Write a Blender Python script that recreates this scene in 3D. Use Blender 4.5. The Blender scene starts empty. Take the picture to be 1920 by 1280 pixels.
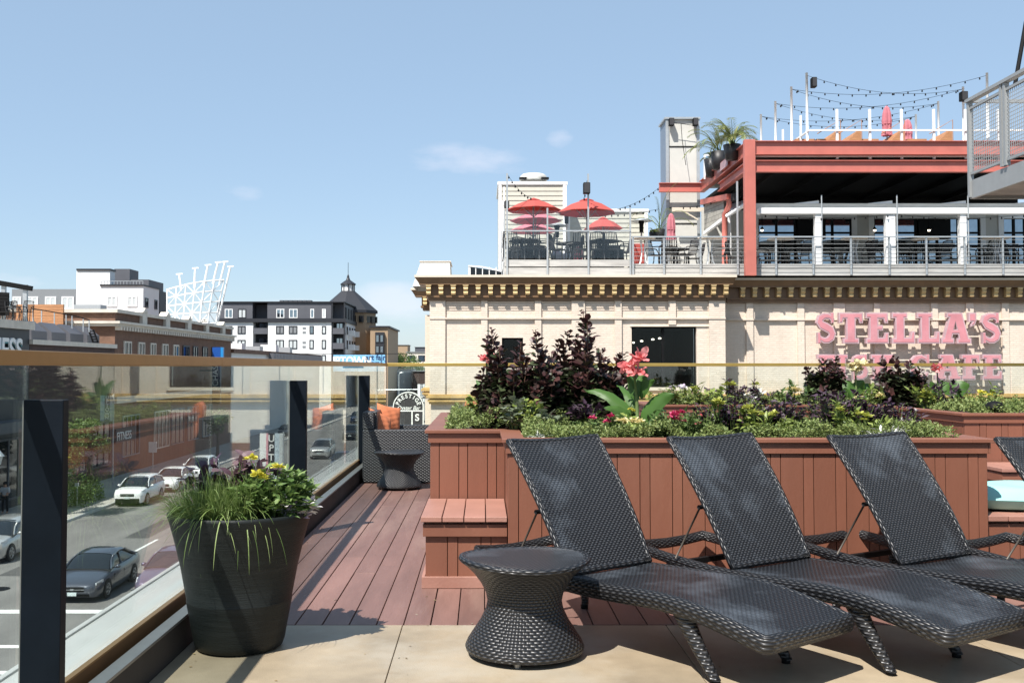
import bpy, math, random
from mathutils import Vector, Matrix
from math import sin, cos, pi, radians, sqrt, atan2, atan
R = random.Random(11)
SC = bpy.context.scene
COL = SC.collection
FPX, HE, CXP, CYP = 1900.0, 1.387, 905.0, 622.0      # focal length in photo pixels, eye height above the deck
PIT = atan(65 / FPX)
SZ = -7.01                                            # street level

def at(px, py, Y):
    dx, dy = (px - CXP) / FPX, (CYP - py) / FPX
    fy, fz = cos(PIT) - dy * sin(PIT), sin(PIT) + dy * cos(PIT)
    t = Y / fy
    return Vector((dx * t, Y, HE + fz * t))
def gr(px, py, z=0.0):
    dx, dy = (px - CXP) / FPX, (CYP - py) / FPX
    fy, fz = cos(PIT) - dy * sin(PIT), sin(PIT) + dy * cos(PIT)
    t = (z - HE) / fz
    return Vector((dx * t, fy * t, z))
def X(px, Y): return at(px, 687, Y).x
def Z(py, Y): return at(905, py, Y).z

# ------------------------------------------------------------------ object helpers
KIDS = {}
def link(o, parent=None):
    COL.objects.link(o)
    if parent is not None:
        o.parent = parent
        KIDS.setdefault(parent.name, []).append(o)
    return o
def wloc(o):
    v = Vector((0, 0, 0))
    while o is not None:
        v += o.location; o = o.parent
    return v
def tag(o, label=None, cat=None, group=None, kind=None):
    if label: o['label'] = label
    if cat: o['category'] = cat
    if group: o['group'] = group
    if kind: o['kind'] = kind
    return o
def thing(name, label, cat, loc=(0, 0, 0), group=None):
    o = bpy.data.objects.new(name, None); o.empty_display_size = .1
    link(o); o.location = loc
    return tag(o, label, cat, group)
def dup(o, loc=None, rz=None, label=None, group=None, parent=None, scale=None):
    c = o.copy(); link(c, parent)
    if loc is not None: c.location = loc
    if rz is not None: c.rotation_euler.z = rz
    if scale is not None: c.scale = (scale, scale, scale)
    if label: c['label'] = label
    if group: c['group'] = group
    for k in KIDS.get(o.name, []):
        dup(k, parent=c)
    return c

class MB:
    def __init__(s): s.v, s.f, s.uv = [], [], []
    def add(s, vs, fs, uvs=None):
        b = len(s.v); s.v += [tuple(v) for v in vs]
        for i, f in enumerate(fs):
            s.f.append([b + k for k in f])
            s.uv.append(uvs[i] if uvs else None)
        return s
    def box(s, x0, x1, y0, y1, z0, z1):
        if x0 > x1: x0, x1 = x1, x0
        if y0 > y1: y0, y1 = y1, y0
        if z0 > z1: z0, z1 = z1, z0
        return s.add([(x, y, z) for x in (x0, x1) for y in (y0, y1) for z in (z0, z1)],
              [(0, 1, 3, 2), (4, 6, 7, 5), (0, 4, 5, 1), (2, 3, 7, 6), (0, 2, 6, 4), (1, 5, 7, 3)])
    def bar(s, p, q, w, h=None, up=(0, 0, 1)):
        p, q = Vector(p), Vector(q); h = h or w
        d = (q - p).normalized(); u = Vector(up)
        if abs(d.dot(u)) > .99: u = Vector((0, 1, 0))
        a = d.cross(u).normalized(); b = a.cross(d)
        vs = [c + a * (w / 2 * i) + b * (h / 2 * j) for c in (p, q) for i in (-1, 1) for j in (-1, 1)]
        return s.add(vs, [(0, 1, 3, 2), (4, 6, 7, 5), (0, 4, 5, 1), (2, 3, 7, 6), (0, 2, 6, 4), (1, 5, 7, 3)])
    def tube(s, pts, r, n=6, radii=None, closed=False, caps=True, sx=1.0, uvs=None):
        pts = [Vector(p) for p in pts]; N = len(pts); vs = []
        prev = None; L = 0; us = []
        for i, p in enumerate(pts):
            if closed: d = pts[(i + 1) % N] - pts[i - 1]
            else: d = pts[min(i + 1, N - 1)] - pts[max(i - 1, 0)]
            if d.length < 1e-9: d = Vector((0, 0, 1))
            d.normalize()
            if prev is None:
                u = Vector((0, 0, 1)) if abs(d.z) < .9 else Vector((1, 0, 0))
                a = d.cross(u).normalized()
            else:
                a = prev - d * prev.dot(d)
                a = a.normalized() if a.length > 1e-6 else prev
            prev = a; b = a.cross(d)
            rr = radii[i] if radii else r
            for k in range(n):
                t = 2 * pi * k / n
                vs.append(p + a * (cos(t) * rr * sx) + b * (sin(t) * rr))
            if i: L += (pts[i] - pts[i - 1]).length
            us.append(L)
        fs, uv = [], []
        for i in range(N if closed else N - 1):
            j = (i + 1) % N
            for k in range(n):
                l = (k + 1) % n
                fs.append((i * n + k, j * n + k, j * n + l, i * n + l))
                if uvs:
                    r0 = 2 * pi * r / n
                    uv.append([(us[i], k * r0), (us[j], k * r0), (us[j], (k + 1) * r0), (us[i], (k + 1) * r0)])
        if caps and not closed:
            fs += [tuple(range(n))[::-1], tuple((N - 1) * n + k for k in range(n))]
            if uvs: uv += [[(0, 0)] * n] * 2
        return s.add(vs, fs, uv if uvs else None)
    def lathe(s, prof, n=24, c=(0, 0, 0), sy=1.0, uvs=False, zf=None):
        vs = []; c = Vector(c); L = [0]
        for i in range(1, len(prof)):
            L.append(L[-1] + math.hypot(prof[i][0] - prof[i-1][0], prof[i][1] - prof[i-1][1]))
        for r, z in prof:
            for k in range(n):
                t = 2 * pi * k / n
                zz = z + (zf(t, r, z) if zf else 0)
                vs.append(c + Vector((cos(t) * r, sin(t) * r * sy, zz)))
        fs, uv = [], []
        rm = max(p[0] for p in prof)
        for i in range(len(prof) - 1):
            for k in range(n):
                l = (k + 1) % n
                fs.append((i * n + k, i * n + l, (i + 1) * n + l, (i + 1) * n + k))
                u0, u1 = 2 * pi * rm * k / n * .8, 2 * pi * rm * (k + 1) / n * .8
                uv.append([(u0, L[i]), (u1, L[i]), (u1, L[i + 1]), (u0, L[i + 1])])
        return s.add(vs, fs, uv if uvs else None)
    def grid(s, fn, nu, nv, uvs=None, flip=False):
        vs = [fn(i / nu, j / nv) for j in range(nv + 1) for i in range(nu + 1)]
        fs, uv = [], []
        for j in range(nv):
            for i in range(nu):
                a = j * (nu + 1) + i; q = (a, a + 1, a + nu + 2, a + nu + 1)
                if flip: q = q[::-1]
                fs.append(q)
                if uvs:
                    w, h = uvs
                    c = [(i / nu * w, j / nv * h), ((i + 1) / nu * w, j / nv * h), ((i + 1) / nu * w, (j + 1) / nv * h), (i / nu * w, (j + 1) / nv * h)]
                    uv.append(c[::-1] if flip else c)
        return s.add(vs, fs, uv if uvs else None)
    def prism(s, poly, d0, d1, fn):
        n = len(poly)
        vs = [fn(a, b, d) for d in (d0, d1) for a, b in poly]
        fs = [tuple(range(n)), tuple(range(2 * n - 1, n - 1, -1))]
        for k in range(n):
            l = (k + 1) % n; fs.append((k, k + n, l + n, l))
        return s.add(vs, fs)
    def build(s, name, mat, parent=None, smooth=False, bevel=0, auto=None, local=False):
        me = bpy.data.meshes.new(name)
        if parent is not None: off = Vector((0, 0, 0)) if local else wloc(parent)
        else:
            xs = [v[0] for v in s.v]; ys = [v[1] for v in s.v]; zs = [v[2] for v in s.v]
            off = Vector(((min(xs) + max(xs)) / 2, (min(ys) + max(ys)) / 2, min(zs))) if not local else Vector((0, 0, 0))
        me.from_pydata([(v[0] - off.x, v[1] - off.y, v[2] - off.z) for v in s.v], [], s.f)
        if any(u for u in s.uv):
            ul = me.uv_layers.new(name='UVMap'); i = 0
            for f, u in zip(s.f, s.uv):
                for k in range(len(f)):
                    ul.data[i].uv = u[k] if u else (0, 0); i += 1
        me.materials.append(mat)
        if smooth: me.polygons.foreach_set('use_smooth', [True] * len(me.polygons))
        me.update()
        o = bpy.data.objects.new(name, me); link(o, parent)
        if parent is None: o.location = off
        if bevel:
            m = o.modifiers.new('bevel', 'BEVEL'); m.width = bevel; m.segments = 2; m.limit_method = 'ANGLE'
        if auto:
            m = o.modifiers.new('split', 'EDGE_SPLIT'); m.split_angle = radians(auto)
        return o
def struct(name, mb, mat, **k): return tag(mb.build(name, mat, **k), kind='structure')
def solo(name, mb, mat, label, cat, group=None, **k): return tag(mb.build(name, mat, **k), label, cat, group)

# ------------------------------------------------------------------ materials
def new_mat(name):
    m = bpy.data.materials.new(name); m.use_nodes = True
    nt = m.node_tree; b = nt.nodes['Principled BSDF']
    return m, nt, b
def nd(nt, t, **kw):
    n = nt.nodes.new(t)
    for k, v in kw.items():
        if k in n.inputs: n.inputs[k].default_value = v
        else: setattr(n, k, v)
    return n
def rgba(c): return (c[0], c[1], c[2], 1)
def mult(c, k): return tuple(min(1, x * k) for x in c)
def pm(name, c, rough=.6, metal=0, var=.12, scale=6, bump=.0, bscale=60, spec=.5, dirt=None, stretch=None, coat=0, isl=0):
    """painted or plain surface with broad and fine variation, optional dirt colour"""
    m, nt, b = new_mat(name)
    tc = nd(nt, 'ShaderNodeTexCoord'); src = tc.outputs['Object']
    if stretch:
        mp = nd(nt, 'ShaderNodeMapping'); mp.inputs['Scale'].default_value = stretch
        nt.links.new(src, mp.inputs[0]); src = mp.outputs[0]
    n1 = nd(nt, 'ShaderNodeTexNoise', Scale=scale, Detail=6.0, Roughness=.6); nt.links.new(src, n1.inputs['Vector'])
    cr = nd(nt, 'ShaderNodeValToRGB'); nt.links.new(n1.outputs['Fac'], cr.inputs[0])
    e = cr.color_ramp.elements; e[0].position = .3; e[1].position = .7
    e[0].color = rgba(mult(c, 1 - var)); e[1].color = rgba(mult(c, 1 + var))
    out = cr.outputs[0]
    if dirt:
        n2 = nd(nt, 'ShaderNodeTexNoise', Scale=scale * .37, Detail=8.0, Roughness=.7); nt.links.new(src, n2.inputs['Vector'])
        r2 = nd(nt, 'ShaderNodeValToRGB'); nt.links.new(n2.outputs['Fac'], r2.inputs[0])
        r2.color_ramp.elements[0].position = .52; r2.color_ramp.elements[1].position = .72
        r2.color_ramp.elements[0].color = (0, 0, 0, 1); r2.color_ramp.elements[1].color = (dirt[3], dirt[3], dirt[3], 1)
        mx = nd(nt, 'ShaderNodeMix', data_type='RGBA'); nt.links.new(r2.outputs[0], mx.inputs[0])
        nt.links.new(out, mx.inputs[6]); mx.inputs[7].default_value = rgba(dirt); out = mx.outputs[2]
    if isl:
        g = nd(nt, 'ShaderNodeNewGeometry'); mr = nd(nt, 'ShaderNodeMapRange'); nt.links.new(g.outputs['Random Per Island'], mr.inputs[0]); mr.inputs[3].default_value = 1 - isl; mr.inputs[4].default_value = 1 + isl
        vm = nd(nt, 'ShaderNodeVectorMath', operation='SCALE'); nt.links.new(out, vm.inputs[0]); nt.links.new(mr.outputs[0], vm.inputs['Scale']); out = vm.outputs[0]
    nt.links.new(out, b.inputs['Base Color'])
    b.inputs['Roughness'].default_value = rough; b.inputs['Metallic'].default_value = metal
    b.inputs['Specular IOR Level'].default_value = spec; b.inputs['Coat Weight'].default_value = coat
    if bump:
        n3 = nd(nt, 'ShaderNodeTexNoise', Scale=bscale, Detail=5.0, Roughness=.6); nt.links.new(src, n3.inputs['Vector'])
        bp = nd(nt, 'ShaderNodeBump', Strength=bump, Distance=.01); nt.links.new(n3.outputs['Fac'], bp.inputs['Height'])
        nt.links.new(bp.outputs[0], b.inputs['Normal'])
    return m
def brick(name, c1, c2, mortar, bw=.22, bh=.075, vert=None, bump=.6, var=.25, msize=.008, rough=.85):
    """brick wall; vert picks which object axis runs along the courses ('x' or 'y')"""
    m, nt, b = new_mat(name)
    tc = nd(nt, 'ShaderNodeTexCoord'); sp = nd(nt, 'ShaderNodeSeparateXYZ'); nt.links.new(tc.outputs['Object'], sp.inputs[0])
    add = nd(nt, 'ShaderNodeMath', operation='ADD'); nt.links.new(sp.outputs[0], add.inputs[0]); nt.links.new(sp.outputs[1], add.inputs[1])
    cb = nd(nt, 'ShaderNodeCombineXYZ'); nt.links.new(add.outputs[0], cb.inputs[0]); nt.links.new(sp.outputs[2], cb.inputs[1])
    br = nd(nt, 'ShaderNodeTexBrick', Scale=1.0); nt.links.new(cb.outputs[0], br.inputs['Vector'])
    br.inputs['Color1'].default_value = rgba(c1); br.inputs['Color2'].default_value = rgba(c2); br.inputs['Mortar'].default_value = rgba(mortar)
    br.inputs['Mortar Size'].default_value = msize; br.inputs['Mortar Smooth'].default_value = .3
    br.inputs['Brick Width'].default_value = bw; br.inputs['Row Height'].default_value = bh; br.inputs['Bias'].default_value = 0
    mp = nd(nt, 'ShaderNodeMapping'); mp.inputs['Scale'].default_value = (1, 1, .35); nt.links.new(tc.outputs['Object'], mp.inputs[0]); no = nd(nt, 'ShaderNodeTexNoise', Scale=1.7, Detail=9.0, Roughness=.68); nt.links.new(mp.outputs[0], no.inputs['Vector'])
    cr = nd(nt, 'ShaderNodeValToRGB'); nt.links.new(no.outputs['Fac'], cr.inputs[0])
    cr.color_ramp.elements[0].position = .3; cr.color_ramp.elements[1].position = .65
    cr.color_ramp.elements[0].color = (1 - var, 1 - var, 1 - var, 1); cr.color_ramp.elements[1].color = (1, 1, 1, 1)
    mx = nd(nt, 'ShaderNodeMix', data_type='RGBA', blend_type='MULTIPLY'); mx.inputs[0].default_value = 1
    nt.links.new(br.outputs['Color'], mx.inputs[6]); nt.links.new(cr.outputs[0], mx.inputs[7])
    nt.links.new(mx.outputs[2], b.inputs['Base Color']); b.inputs['Roughness'].default_value = rough
    n2 = nd(nt, 'ShaderNodeTexNoise', Scale=9.0, Detail=4.0); nt.links.new(tc.outputs['Object'], n2.inputs['Vector'])
    s1 = nd(nt, 'ShaderNodeMath', operation='MULTIPLY_ADD'); nt.links.new(br.outputs['Fac'], s1.inputs[0]); s1.inputs[1].default_value = -1
    nt.links.new(n2.outputs['Fac'], s1.inputs[2])
    bp = nd(nt, 'ShaderNodeBump', Strength=bump, Distance=.02); nt.links.new(s1.outputs[0], bp.inputs['Height']); nt.links.new(bp.outputs[0], b.inputs['Normal'])
    return m
def leafm(name, cols, rough=.5, trans=.25, spec=.4):
    """leaf material: every leaf (mesh island) gets its own shade"""
    m, nt, b = new_mat(name)
    g = nd(nt, 'ShaderNodeNewGeometry'); cr = nd(nt, 'ShaderNodeValToRGB'); nt.links.new(g.outputs['Random Per Island'], cr.inputs[0])
    e = cr.color_ramp.elements; n = len(cols)
    e[0].position = 0; e[0].color = rgba(cols[0]); e[1].position = 1; e[1].color = rgba(cols[-1])
    for i in range(1, n - 1):
        k = e.new(i / (n - 1)); k.color = rgba(cols[i])
    nt.links.new(cr.outputs[0], b.inputs['Base Color'])
    b.inputs['Roughness'].default_value = rough; b.inputs['Specular IOR Level'].default_value = spec
    tr = nd(nt, 'ShaderNodeBsdfTranslucent'); nt.links.new(cr.outputs[0], tr.inputs['Color'])
    ms = nd(nt, 'ShaderNodeMixShader'); ms.inputs[0].default_value = trans
    nt.links.new(b.outputs[0], ms.inputs[1]); nt.links.new(tr.outputs[0], ms.inputs[2])
    nt.links.new(ms.outputs[0], nt.nodes['Material Output'].inputs['Surface'])
    return m
def weave(name, c=(.012, .0125, .015), cu=.026, rv=.012, rough=.36, hi=.03, dust=.0, bump=1.0):
    """resin wicker: flat strands over and under, laid out in UV metres"""
    m, nt, b = new_mat(name)
    uv = nd(nt, 'ShaderNodeUVMap'); sp = nd(nt, 'ShaderNodeSeparateXYZ'); nt.links.new(uv.outputs[0], sp.inputs[0])
    def M(op, a, b_=None, c_=None):
        n = nd(nt, 'ShaderNodeMath', operation=op)
        for i, x in enumerate((a, b_, c_)):
            if x is None: continue
            if isinstance(x, (int, float)): n.inputs[i].default_value = x
            else: nt.links.new(x, n.inputs[i])
        return n.outputs[0]
    V = M('DIVIDE', sp.outputs[1], rv); fl = M('FLOOR', V); fr = M('SUBTRACT', V, fl)
    U = M('DIVIDE', sp.outputs[0], cu)
    ph = M('MULTIPLY_ADD', fl, pi, M('MULTIPLY', U, 2 * pi))
    sn = M('SINE', ph)
    across = M('SINE', M('MULTIPLY', fr, pi))                      # 0 at the strand's edges
    over = M('MULTIPLY_ADD', sn, .5, .5)
    h = M('MULTIPLY', M('POWER', across, .6), M('MULTIPLY_ADD', over, .75, .25))
    bp = nd(nt, 'ShaderNodeBump', Strength=bump, Distance=.006); nt.links.new(h, bp.inputs['Height']); nt.links.new(bp.outputs[0], b.inputs['Normal'])
    tc = nd(nt, 'ShaderNodeTexCoord')
    oi = nd(nt, 'ShaderNodeObjectInfo'); va = nd(nt, 'ShaderNodeVectorMath', operation='MULTIPLY_ADD'); nt.links.new(oi.outputs['Random'], va.inputs[0]); va.inputs[1].default_value = (37, 21, 11); nt.links.new(tc.outputs['Object'], va.inputs[2])
    no = nd(nt, 'ShaderNodeTexNoise', Scale=2.6, Detail=6.0, Roughness=.6); nt.links.new(va.outputs[0], no.inputs['Vector'])
    cr = nd(nt, 'ShaderNodeValToRGB'); nt.links.new(no.outputs['Fac'], cr.inputs[0])
    cr.color_ramp.elements[0].position = .50; cr.color_ramp.elements[1].position = .74
    cr.color_ramp.elements[0].color = (0, 0, 0, 1); cr.color_ramp.elements[1].color = (dust,) * 3 + (1,)
    mx = nd(nt, 'ShaderNodeMix', data_type='RGBA'); nt.links.new(cr.outputs[0], mx.inputs[0])
    # highlight and crevice shade painted into the colour: strand tops paler, sunk parts darker
    m2 = nd(nt, 'ShaderNodeMix', data_type='RGBA'); nt.links.new(M('POWER', h, 2.5), m2.inputs[0])
    m2.inputs[6].default_value = rgba(mult(c, .5)); m2.inputs[7].default_value = (c[0] + hi, c[1] + hi, c[2] + hi * 1.02, 1)
    nt.links.new(m2.outputs[2], mx.inputs[6]); mx.inputs[7].default_value = (.17, .20, .235, 1)
    nt.links.new(mx.outputs[2], b.inputs['Base Color']); b.inputs['Roughness'].default_value = rough
    b.inputs['Specular IOR Level'].default_value = .5
    return m
def glassm(name, tint=(.93, .97, .95), f0=.04, dirty=.02):
    """clear sheet glass: see-through with mirror reflection that grows at grazing angles, a little dust"""
    m, nt, b = new_mat(name); nt.nodes.remove(b)
    lw = nd(nt, 'ShaderNodeLayerWeight', Blend=.5)
    def M(op, a, b_=None, c_=None):
        n = nd(nt, 'ShaderNodeMath', operation=op)
        for i, x in enumerate((a, b_, c_)):
            if x is None: continue
            if isinstance(x, (int, float)): n.inputs[i].default_value = x
            else: nt.links.new(x, n.inputs[i])
        return n.outputs[0]
    fr = M('MULTIPLY_ADD', M('POWER', lw.outputs['Facing'], 5.0), 1 - f0, f0)
    tr = nd(nt, 'ShaderNodeBsdfTransparent'); tr.inputs[0].default_value = rgba(tint)
    gl = nd(nt, 'ShaderNodeBsdfGlossy', Roughness=.0); gl.inputs[0].default_value = (1, 1, 1, 1)
    df = nd(nt, 'ShaderNodeBsdfDiffuse'); df.inputs[0].default_value = (.6, .6, .58, 1)
    m1 = nd(nt, 'ShaderNodeMixShader'); nt.links.new(fr, m1.inputs[0]); nt.links.new(tr.outputs[0], m1.inputs[1]); nt.links.new(gl.outputs[0], m1.inputs[2])
    m2 = nd(nt, 'ShaderNodeMixShader'); nt.links.new(m1.outputs[0], m2.inputs[1]); nt.links.new(df.outputs[0], m2.inputs[2])
    tc = nd(nt, 'ShaderNodeTexCoord'); no = nd(nt, 'ShaderNodeTexNoise', Scale=2.5, Detail=6.0); nt.links.new(tc.outputs['Object'], no.inputs['Vector'])
    nt.links.new(M('MULTIPLY', no.outputs['Fac'], dirty), m2.inputs[0])
    nt.links.new(m2.outputs[0], nt.nodes['Material Output'].inputs['Surface'])
    return m
def emit(name, c, s):
    m, nt, b = new_mat(name); b.inputs['Emission Color'].default_value = rgba(c); b.inputs['Emission Strength'].default_value = s
    b.inputs['Base Color'].default_value = rgba(c); return m

M_ = {}
M_['redwood'] = pm('red_brown_paint', (.195, .075, .045), .5, isl=.07, var=.10, scale=3, bump=.15, bscale=40, dirt=(.27, .125, .08, .4), stretch=(1, 1, .25))
M_['deckwood'] = pm('worn_red_brown_deck_paint', (.175, .095, .078), .5, isl=.17, var=.22, scale=5, bump=.3, bscale=45, dirt=(.27, .18, .145, .6), stretch=(1, .16, 1))
M_['slabwood'] = pm('sun_bleached_bench_board', (.33, .165, .125), .5, isl=.08, var=.1, scale=3, bump=.15, dirt=(.42, .25, .2, .5))
M_['concrete'] = pm('tan_stained_concrete', (.325, .262, .18), .45, var=.26, scale=1.9, bump=.25, bscale=140, dirt=(.385, .35, .285, .9), isl=.05)
M_['darkgap'] = pm('dark_void', (.012, .011, .01), .9)
M_['black_steel'] = pm('black_coated_steel', (.006, .009, .014), .45, metal=.0, var=.2, scale=5, spec=.12)
M_['alu'] = pm('brushed_aluminium', (.30, .29, .27), .45, metal=.7, var=.08, scale=9)
M_['brass'] = pm('anodised_gold_rail', (.40, .225, .085), .42, metal=.65, var=.06, scale=8)
M_['brass_y'] = pm('polished_gold_rail', (.62, .42, .12), .33, metal=.8, var=.06, scale=8)
M_['coping'] = pm('pale_metal_coping', (.45, .45, .44), .5, var=.06, scale=3, bump=.03)
M_['curb_dark'] = pm('dark_membrane_kerb', (.035, .028, .024), .7, var=.25, scale=5)
M_['curb_brown'] = pm('brown_glass_channel', (.17, .075, .025), .45, var=.15, scale=5)
M_['glass'] = glassm('railing_glass', f0=.055, dirty=.004)
M_['glass_d'] = glassm('dark_interior_glass', (.85, .9, .92), .012, .0)
M_['glass_c'] = glassm('screen_glass', (.96, .975, .98), .035, .0)
M_['wick'] = weave('black_wicker')
M_['wick_b'] = weave('black_wicker_back', cu=.029, rv=.0130, hi=.065, dust=.42)
M_['wick_s'] = weave('black_wicker_seat', cu=.030, rv=.0130, hi=.022, dust=.42)
M_['wick_band'] = weave('black_wicker_band', cu=.045, rv=.0155, hi=.045)
M_['wick_t'] = weave('black_wicker_table', cu=.034, rv=.0145, hi=.05)
M_['wick_c'] = weave('charcoal_wicker_chair', c=(.016, .016, .018), cu=.046, rv=.016, hi=.09)
M_['pot'] = pm('black_fibre_pot', (.010, .0125, .012), .5, spec=.25, var=.3, scale=4, bump=.28, bscale=14, stretch=(1, 1, 14), dirt=(.022, .024, .024, .6))
M_['orange'] = pm('orange_canvas', (.50, .155, .065), .85, var=.07, scale=8, bump=.1, bscale=200)
M_['teal'] = pm('teal_canvas', (.27, .58, .555), .85, var=.05, scale=6, bump=.08, bscale=200)
M_['soil'] = pm('dark_soil', (.03, .02, .013), .95, var=.4, scale=30, bump=.8, bscale=60)
M_['cream'] = brick('cream_painted_brick', (.69, .585, .49), (.65, .545, .45), (.63, .53, .435), .215, .072, bump=.45, var=.14)
M_['creamtrim'] = pm('cream_painted_trim', (.67, .575, .47), .7, var=.1, scale=3, bump=.2, bscale=40)
M_['cornice'] = pm('bronze_brown_cornice', (.155, .085, .040), .5, var=.18, scale=2.5, spec=.5)
M_['gilt'] = pm('gilded_bracket', (.52, .37, .18), .42, metal=.35, var=.25, scale=30)
M_['cap_white'] = pm('cream_flashing', (.62, .54, .44), .5, var=.05)
M_['winblack'] = pm('black_window_glass', (.006, .007, .009), .06, var=.1, spec=.6)
M_['winblue'] = pm('sky_reflecting_glass', (.30, .35, .40), .03, var=.1, metal=1.0)
M_['black'] = pm('black_paint', (.006, .006, .0065), .6, spec=.15)
M_['steelred'] = pm('salmon_red_steel', (.45, .135, .105), .5, var=.10, scale=2)
M_['white'] = pm('white_paint', (.78, .78, .77), .5, var=.04, scale=2)
M_['greypaint'] = pm('weathered_grey_boards', (.42, .41, .39), .75, var=.22, scale=4, bump=.2, stretch=(.3, 1, 3), dirt=(.2, .18, .17, .6))
M_['galv'] = pm('galvanised_steel', (.42, .44, .45), .45, metal=.5, var=.08)
M_['siding'] = pm('beige_lap_siding', (.47, .455, .385), .75, var=.06, scale=5)
M_['trimgrey'] = pm('pale_grey_panel', (.52, .51, .47), .65, var=.06, scale=2)
M_['umb_red'] = leafm('red_umbrella_canvas', [(.60, .14, .12), (.60, .15, .13)], rough=.85, trans=.42, spec=.1)
M_['umb_pink'] = leafm('pink_umbrella_canvas', [(.66, .25, .29), (.64, .24, .28)], rough=.85, trans=.35, spec=.1)
SKYWHITE = .5; SKYTINT = (3.6, 5.0, 6.6, 1); CLCOL = (7.2, 7.1, 7.8, 1); SKYS = .084; SUNS = 5.0; EXPO = .78
# ================================================================== THE TERRACE
def uvbox(mb, x0, x1, y0, y1, z0, z1):
    vs = [(x, y, z) for x in (x0, x1) for y in (y0, y1) for z in (z0, z1)]
    fs = [(0, 1, 3, 2), (4, 6, 7, 5), (0, 4, 5, 1), (2, 3, 7, 6), (0, 2, 6, 4), (1, 5, 7, 3)]
    uv = []
    for k, f in enumerate(fs):
        ax = (1, 2) if k < 2 else ((0, 2) if k < 4 else (0, 1))
        uv.append([(vs[i][ax[0]], vs[i][ax[1]]) for i in f])
    return mb.add(vs, fs, uv)

# concrete slabs with real saw-cut joints
m = MB(); xs = [-1.47, -.43, .985, 2.5, 4.0, 6.0, 9.0, 14.0]; ys = [-5, -2.5, .2, 2.6, 5.5]
for i in range(len(xs) - 1):
    for j in range(len(ys) - 1):
        m.box(xs[i] + .002, xs[i + 1] - .002, ys[j] + .002, ys[j + 1] - .002, -.12, 0)
struct('concrete_terrace', m, M_['concrete'], bevel=.003)
m = MB(); x = .0115 - 10 * .146
while x < 12:
    y = 5.505 - R.uniform(0, 0)
    cuts = [5.505]; y = 5.505 + R.uniform(1.2, 3.5)
    while y < 16.6: cuts.append(y); y += R.uniform(2.4, 3.7)
    cuts.append(16.85)
    for a, b in zip(cuts, cuts[1:]):
        dz = R.uniform(-.0012, .0012); g = R.uniform(.0045, .0075)
        m.box(x + g / 2, x + .146 - g / 2, a + .0015, b - .0015, -.03, dz)
    x += .146
struct('wooden_deck', m, M_['deckwood'], bevel=.0025)
m = MB(); m.box(-1.46, 12, 5.5, 16.86, -.09, -.05); struct('deck_substrate_floor', m, M_['darkgap'])

# parapet kerb under the glass
m = MB(); m.box(-1.497, -1.470, -5, 16.86, -.12, .150); m.box(-1.575, -1.497, -5, 16.86, -.12, .055)
struct('parapet_kerb_wall', m, M_['curb_dark'])
m = MB(); m.box(-1.530, -1.462, -5, 16.86, .150, .164); m.box(-1.530, -1.524, -5, 16.86, .10, .150)
struct('kerb_edge_strip', m, M_['alu'], bevel=.002)
m = MB(); m.box(-1.93, -1.620, -5, 17.2, -.30, .142); m.box(-1.935, -1.905, -5, 17.2, .08, .152)
struct('parapet_coping', m, M_['coping'], bevel=.004)

# side railing
rl = thing('glass_railing', 'long glass railing with bronze handrail and dark steel posts above the street', 'railing', (-1.6, 8, 0))
m = MB(); m.box(-1.598, -1.577, -5, 16.86, .055, .190); m.build('base_channel', M_['curb_brown'], rl)
m = MB(); m.box(-1.600, -1.5735, -5, 16.86, .190, .199); m.build('channel_lip', M_['brass'], rl)
cuts = [-3.6, -1.2, 1.2, 3.56, 6.0, 8.4, 10.7, 13.06, 15.4, 16.83]
for a, b in zip(cuts, cuts[1:]):
    m = MB(); m.box(-1.611, -1.601, a + .006, b - .006, .165, 1.3905); m.build('glass_panel', M_['glass'], rl)
for a, b in ((-5, 1.5), (1.503, 6.20), (6.203, 11.5), (11.503, 16.93)):
    m = MB(); m.box(-1.652, -1.594, a, b, 1.391, 1.444); m.build('handrail', M_['brass'], rl, bevel=.003)
for y in (-1.3, 3.56, 8.40, 13.06):
    m = MB(); m.box(-1.588, -1.45, y - .05, y, .056, 1.272); p = m.build('post', M_['black_steel'], rl, bevel=.003)
    m = MB(); m.box(-1.600, -1.589, y - .03, y - .006, .19, 1.268); m.build('clamp_strip', M_['alu'], p)
# back railing
rb = thing('glass_railing', 'level gold handrail over clear glass along the far end of the terrace', 'railing', (3, 16.9, 0))
m = MB(); m.box(-1.59, 10.6, 16.87, 16.925, 1.391, 1.444); m.build('handrail', M_['brass_y'], rb, bevel=.004)
xs = [-1.58, .98, 3.58, 6.2, 8.8, 10.6]
for a, b in zip(xs, xs[1:]):
    m = MB(); m.box(a + .01, b - .01, 16.89, 16.90, .1, 1.3905); m.build('glass_panel', M_['glass'], rb)
m = MB(); m.box(-1.59, 10.6, 16.875, 16.915, -.02, .12); m.build('base_channel', M_['curb_brown'], rb)

# ------------------------------------------------------------------ planter boxes
def inset(poly, d):
    """shrink a simple polygon by d (mitred)"""
    n = len(poly); ar = sum(poly[i - 1][0] * poly[i][1] - poly[i][0] * poly[i - 1][1] for i in range(n)); sg = 1 if ar > 0 else -1; out = []
    for i in range(n):
        p0, p1, p2 = Vector(poly[i - 1]), Vector(poly[i]), Vector(poly[(i + 1) % n])
        d1, d2 = (p1 - p0).normalized(), (p2 - p1).normalized(); n1, n2 = Vector((-d1.y, d1.x)) * sg, Vector((-d2.y, d2.x)) * sg
        b = n1 + n2; b = b / max(.35, b.dot(n1)) if b.length > 1e-6 else n1
        out.append(tuple(p1 + b * d))
    return out

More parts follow.
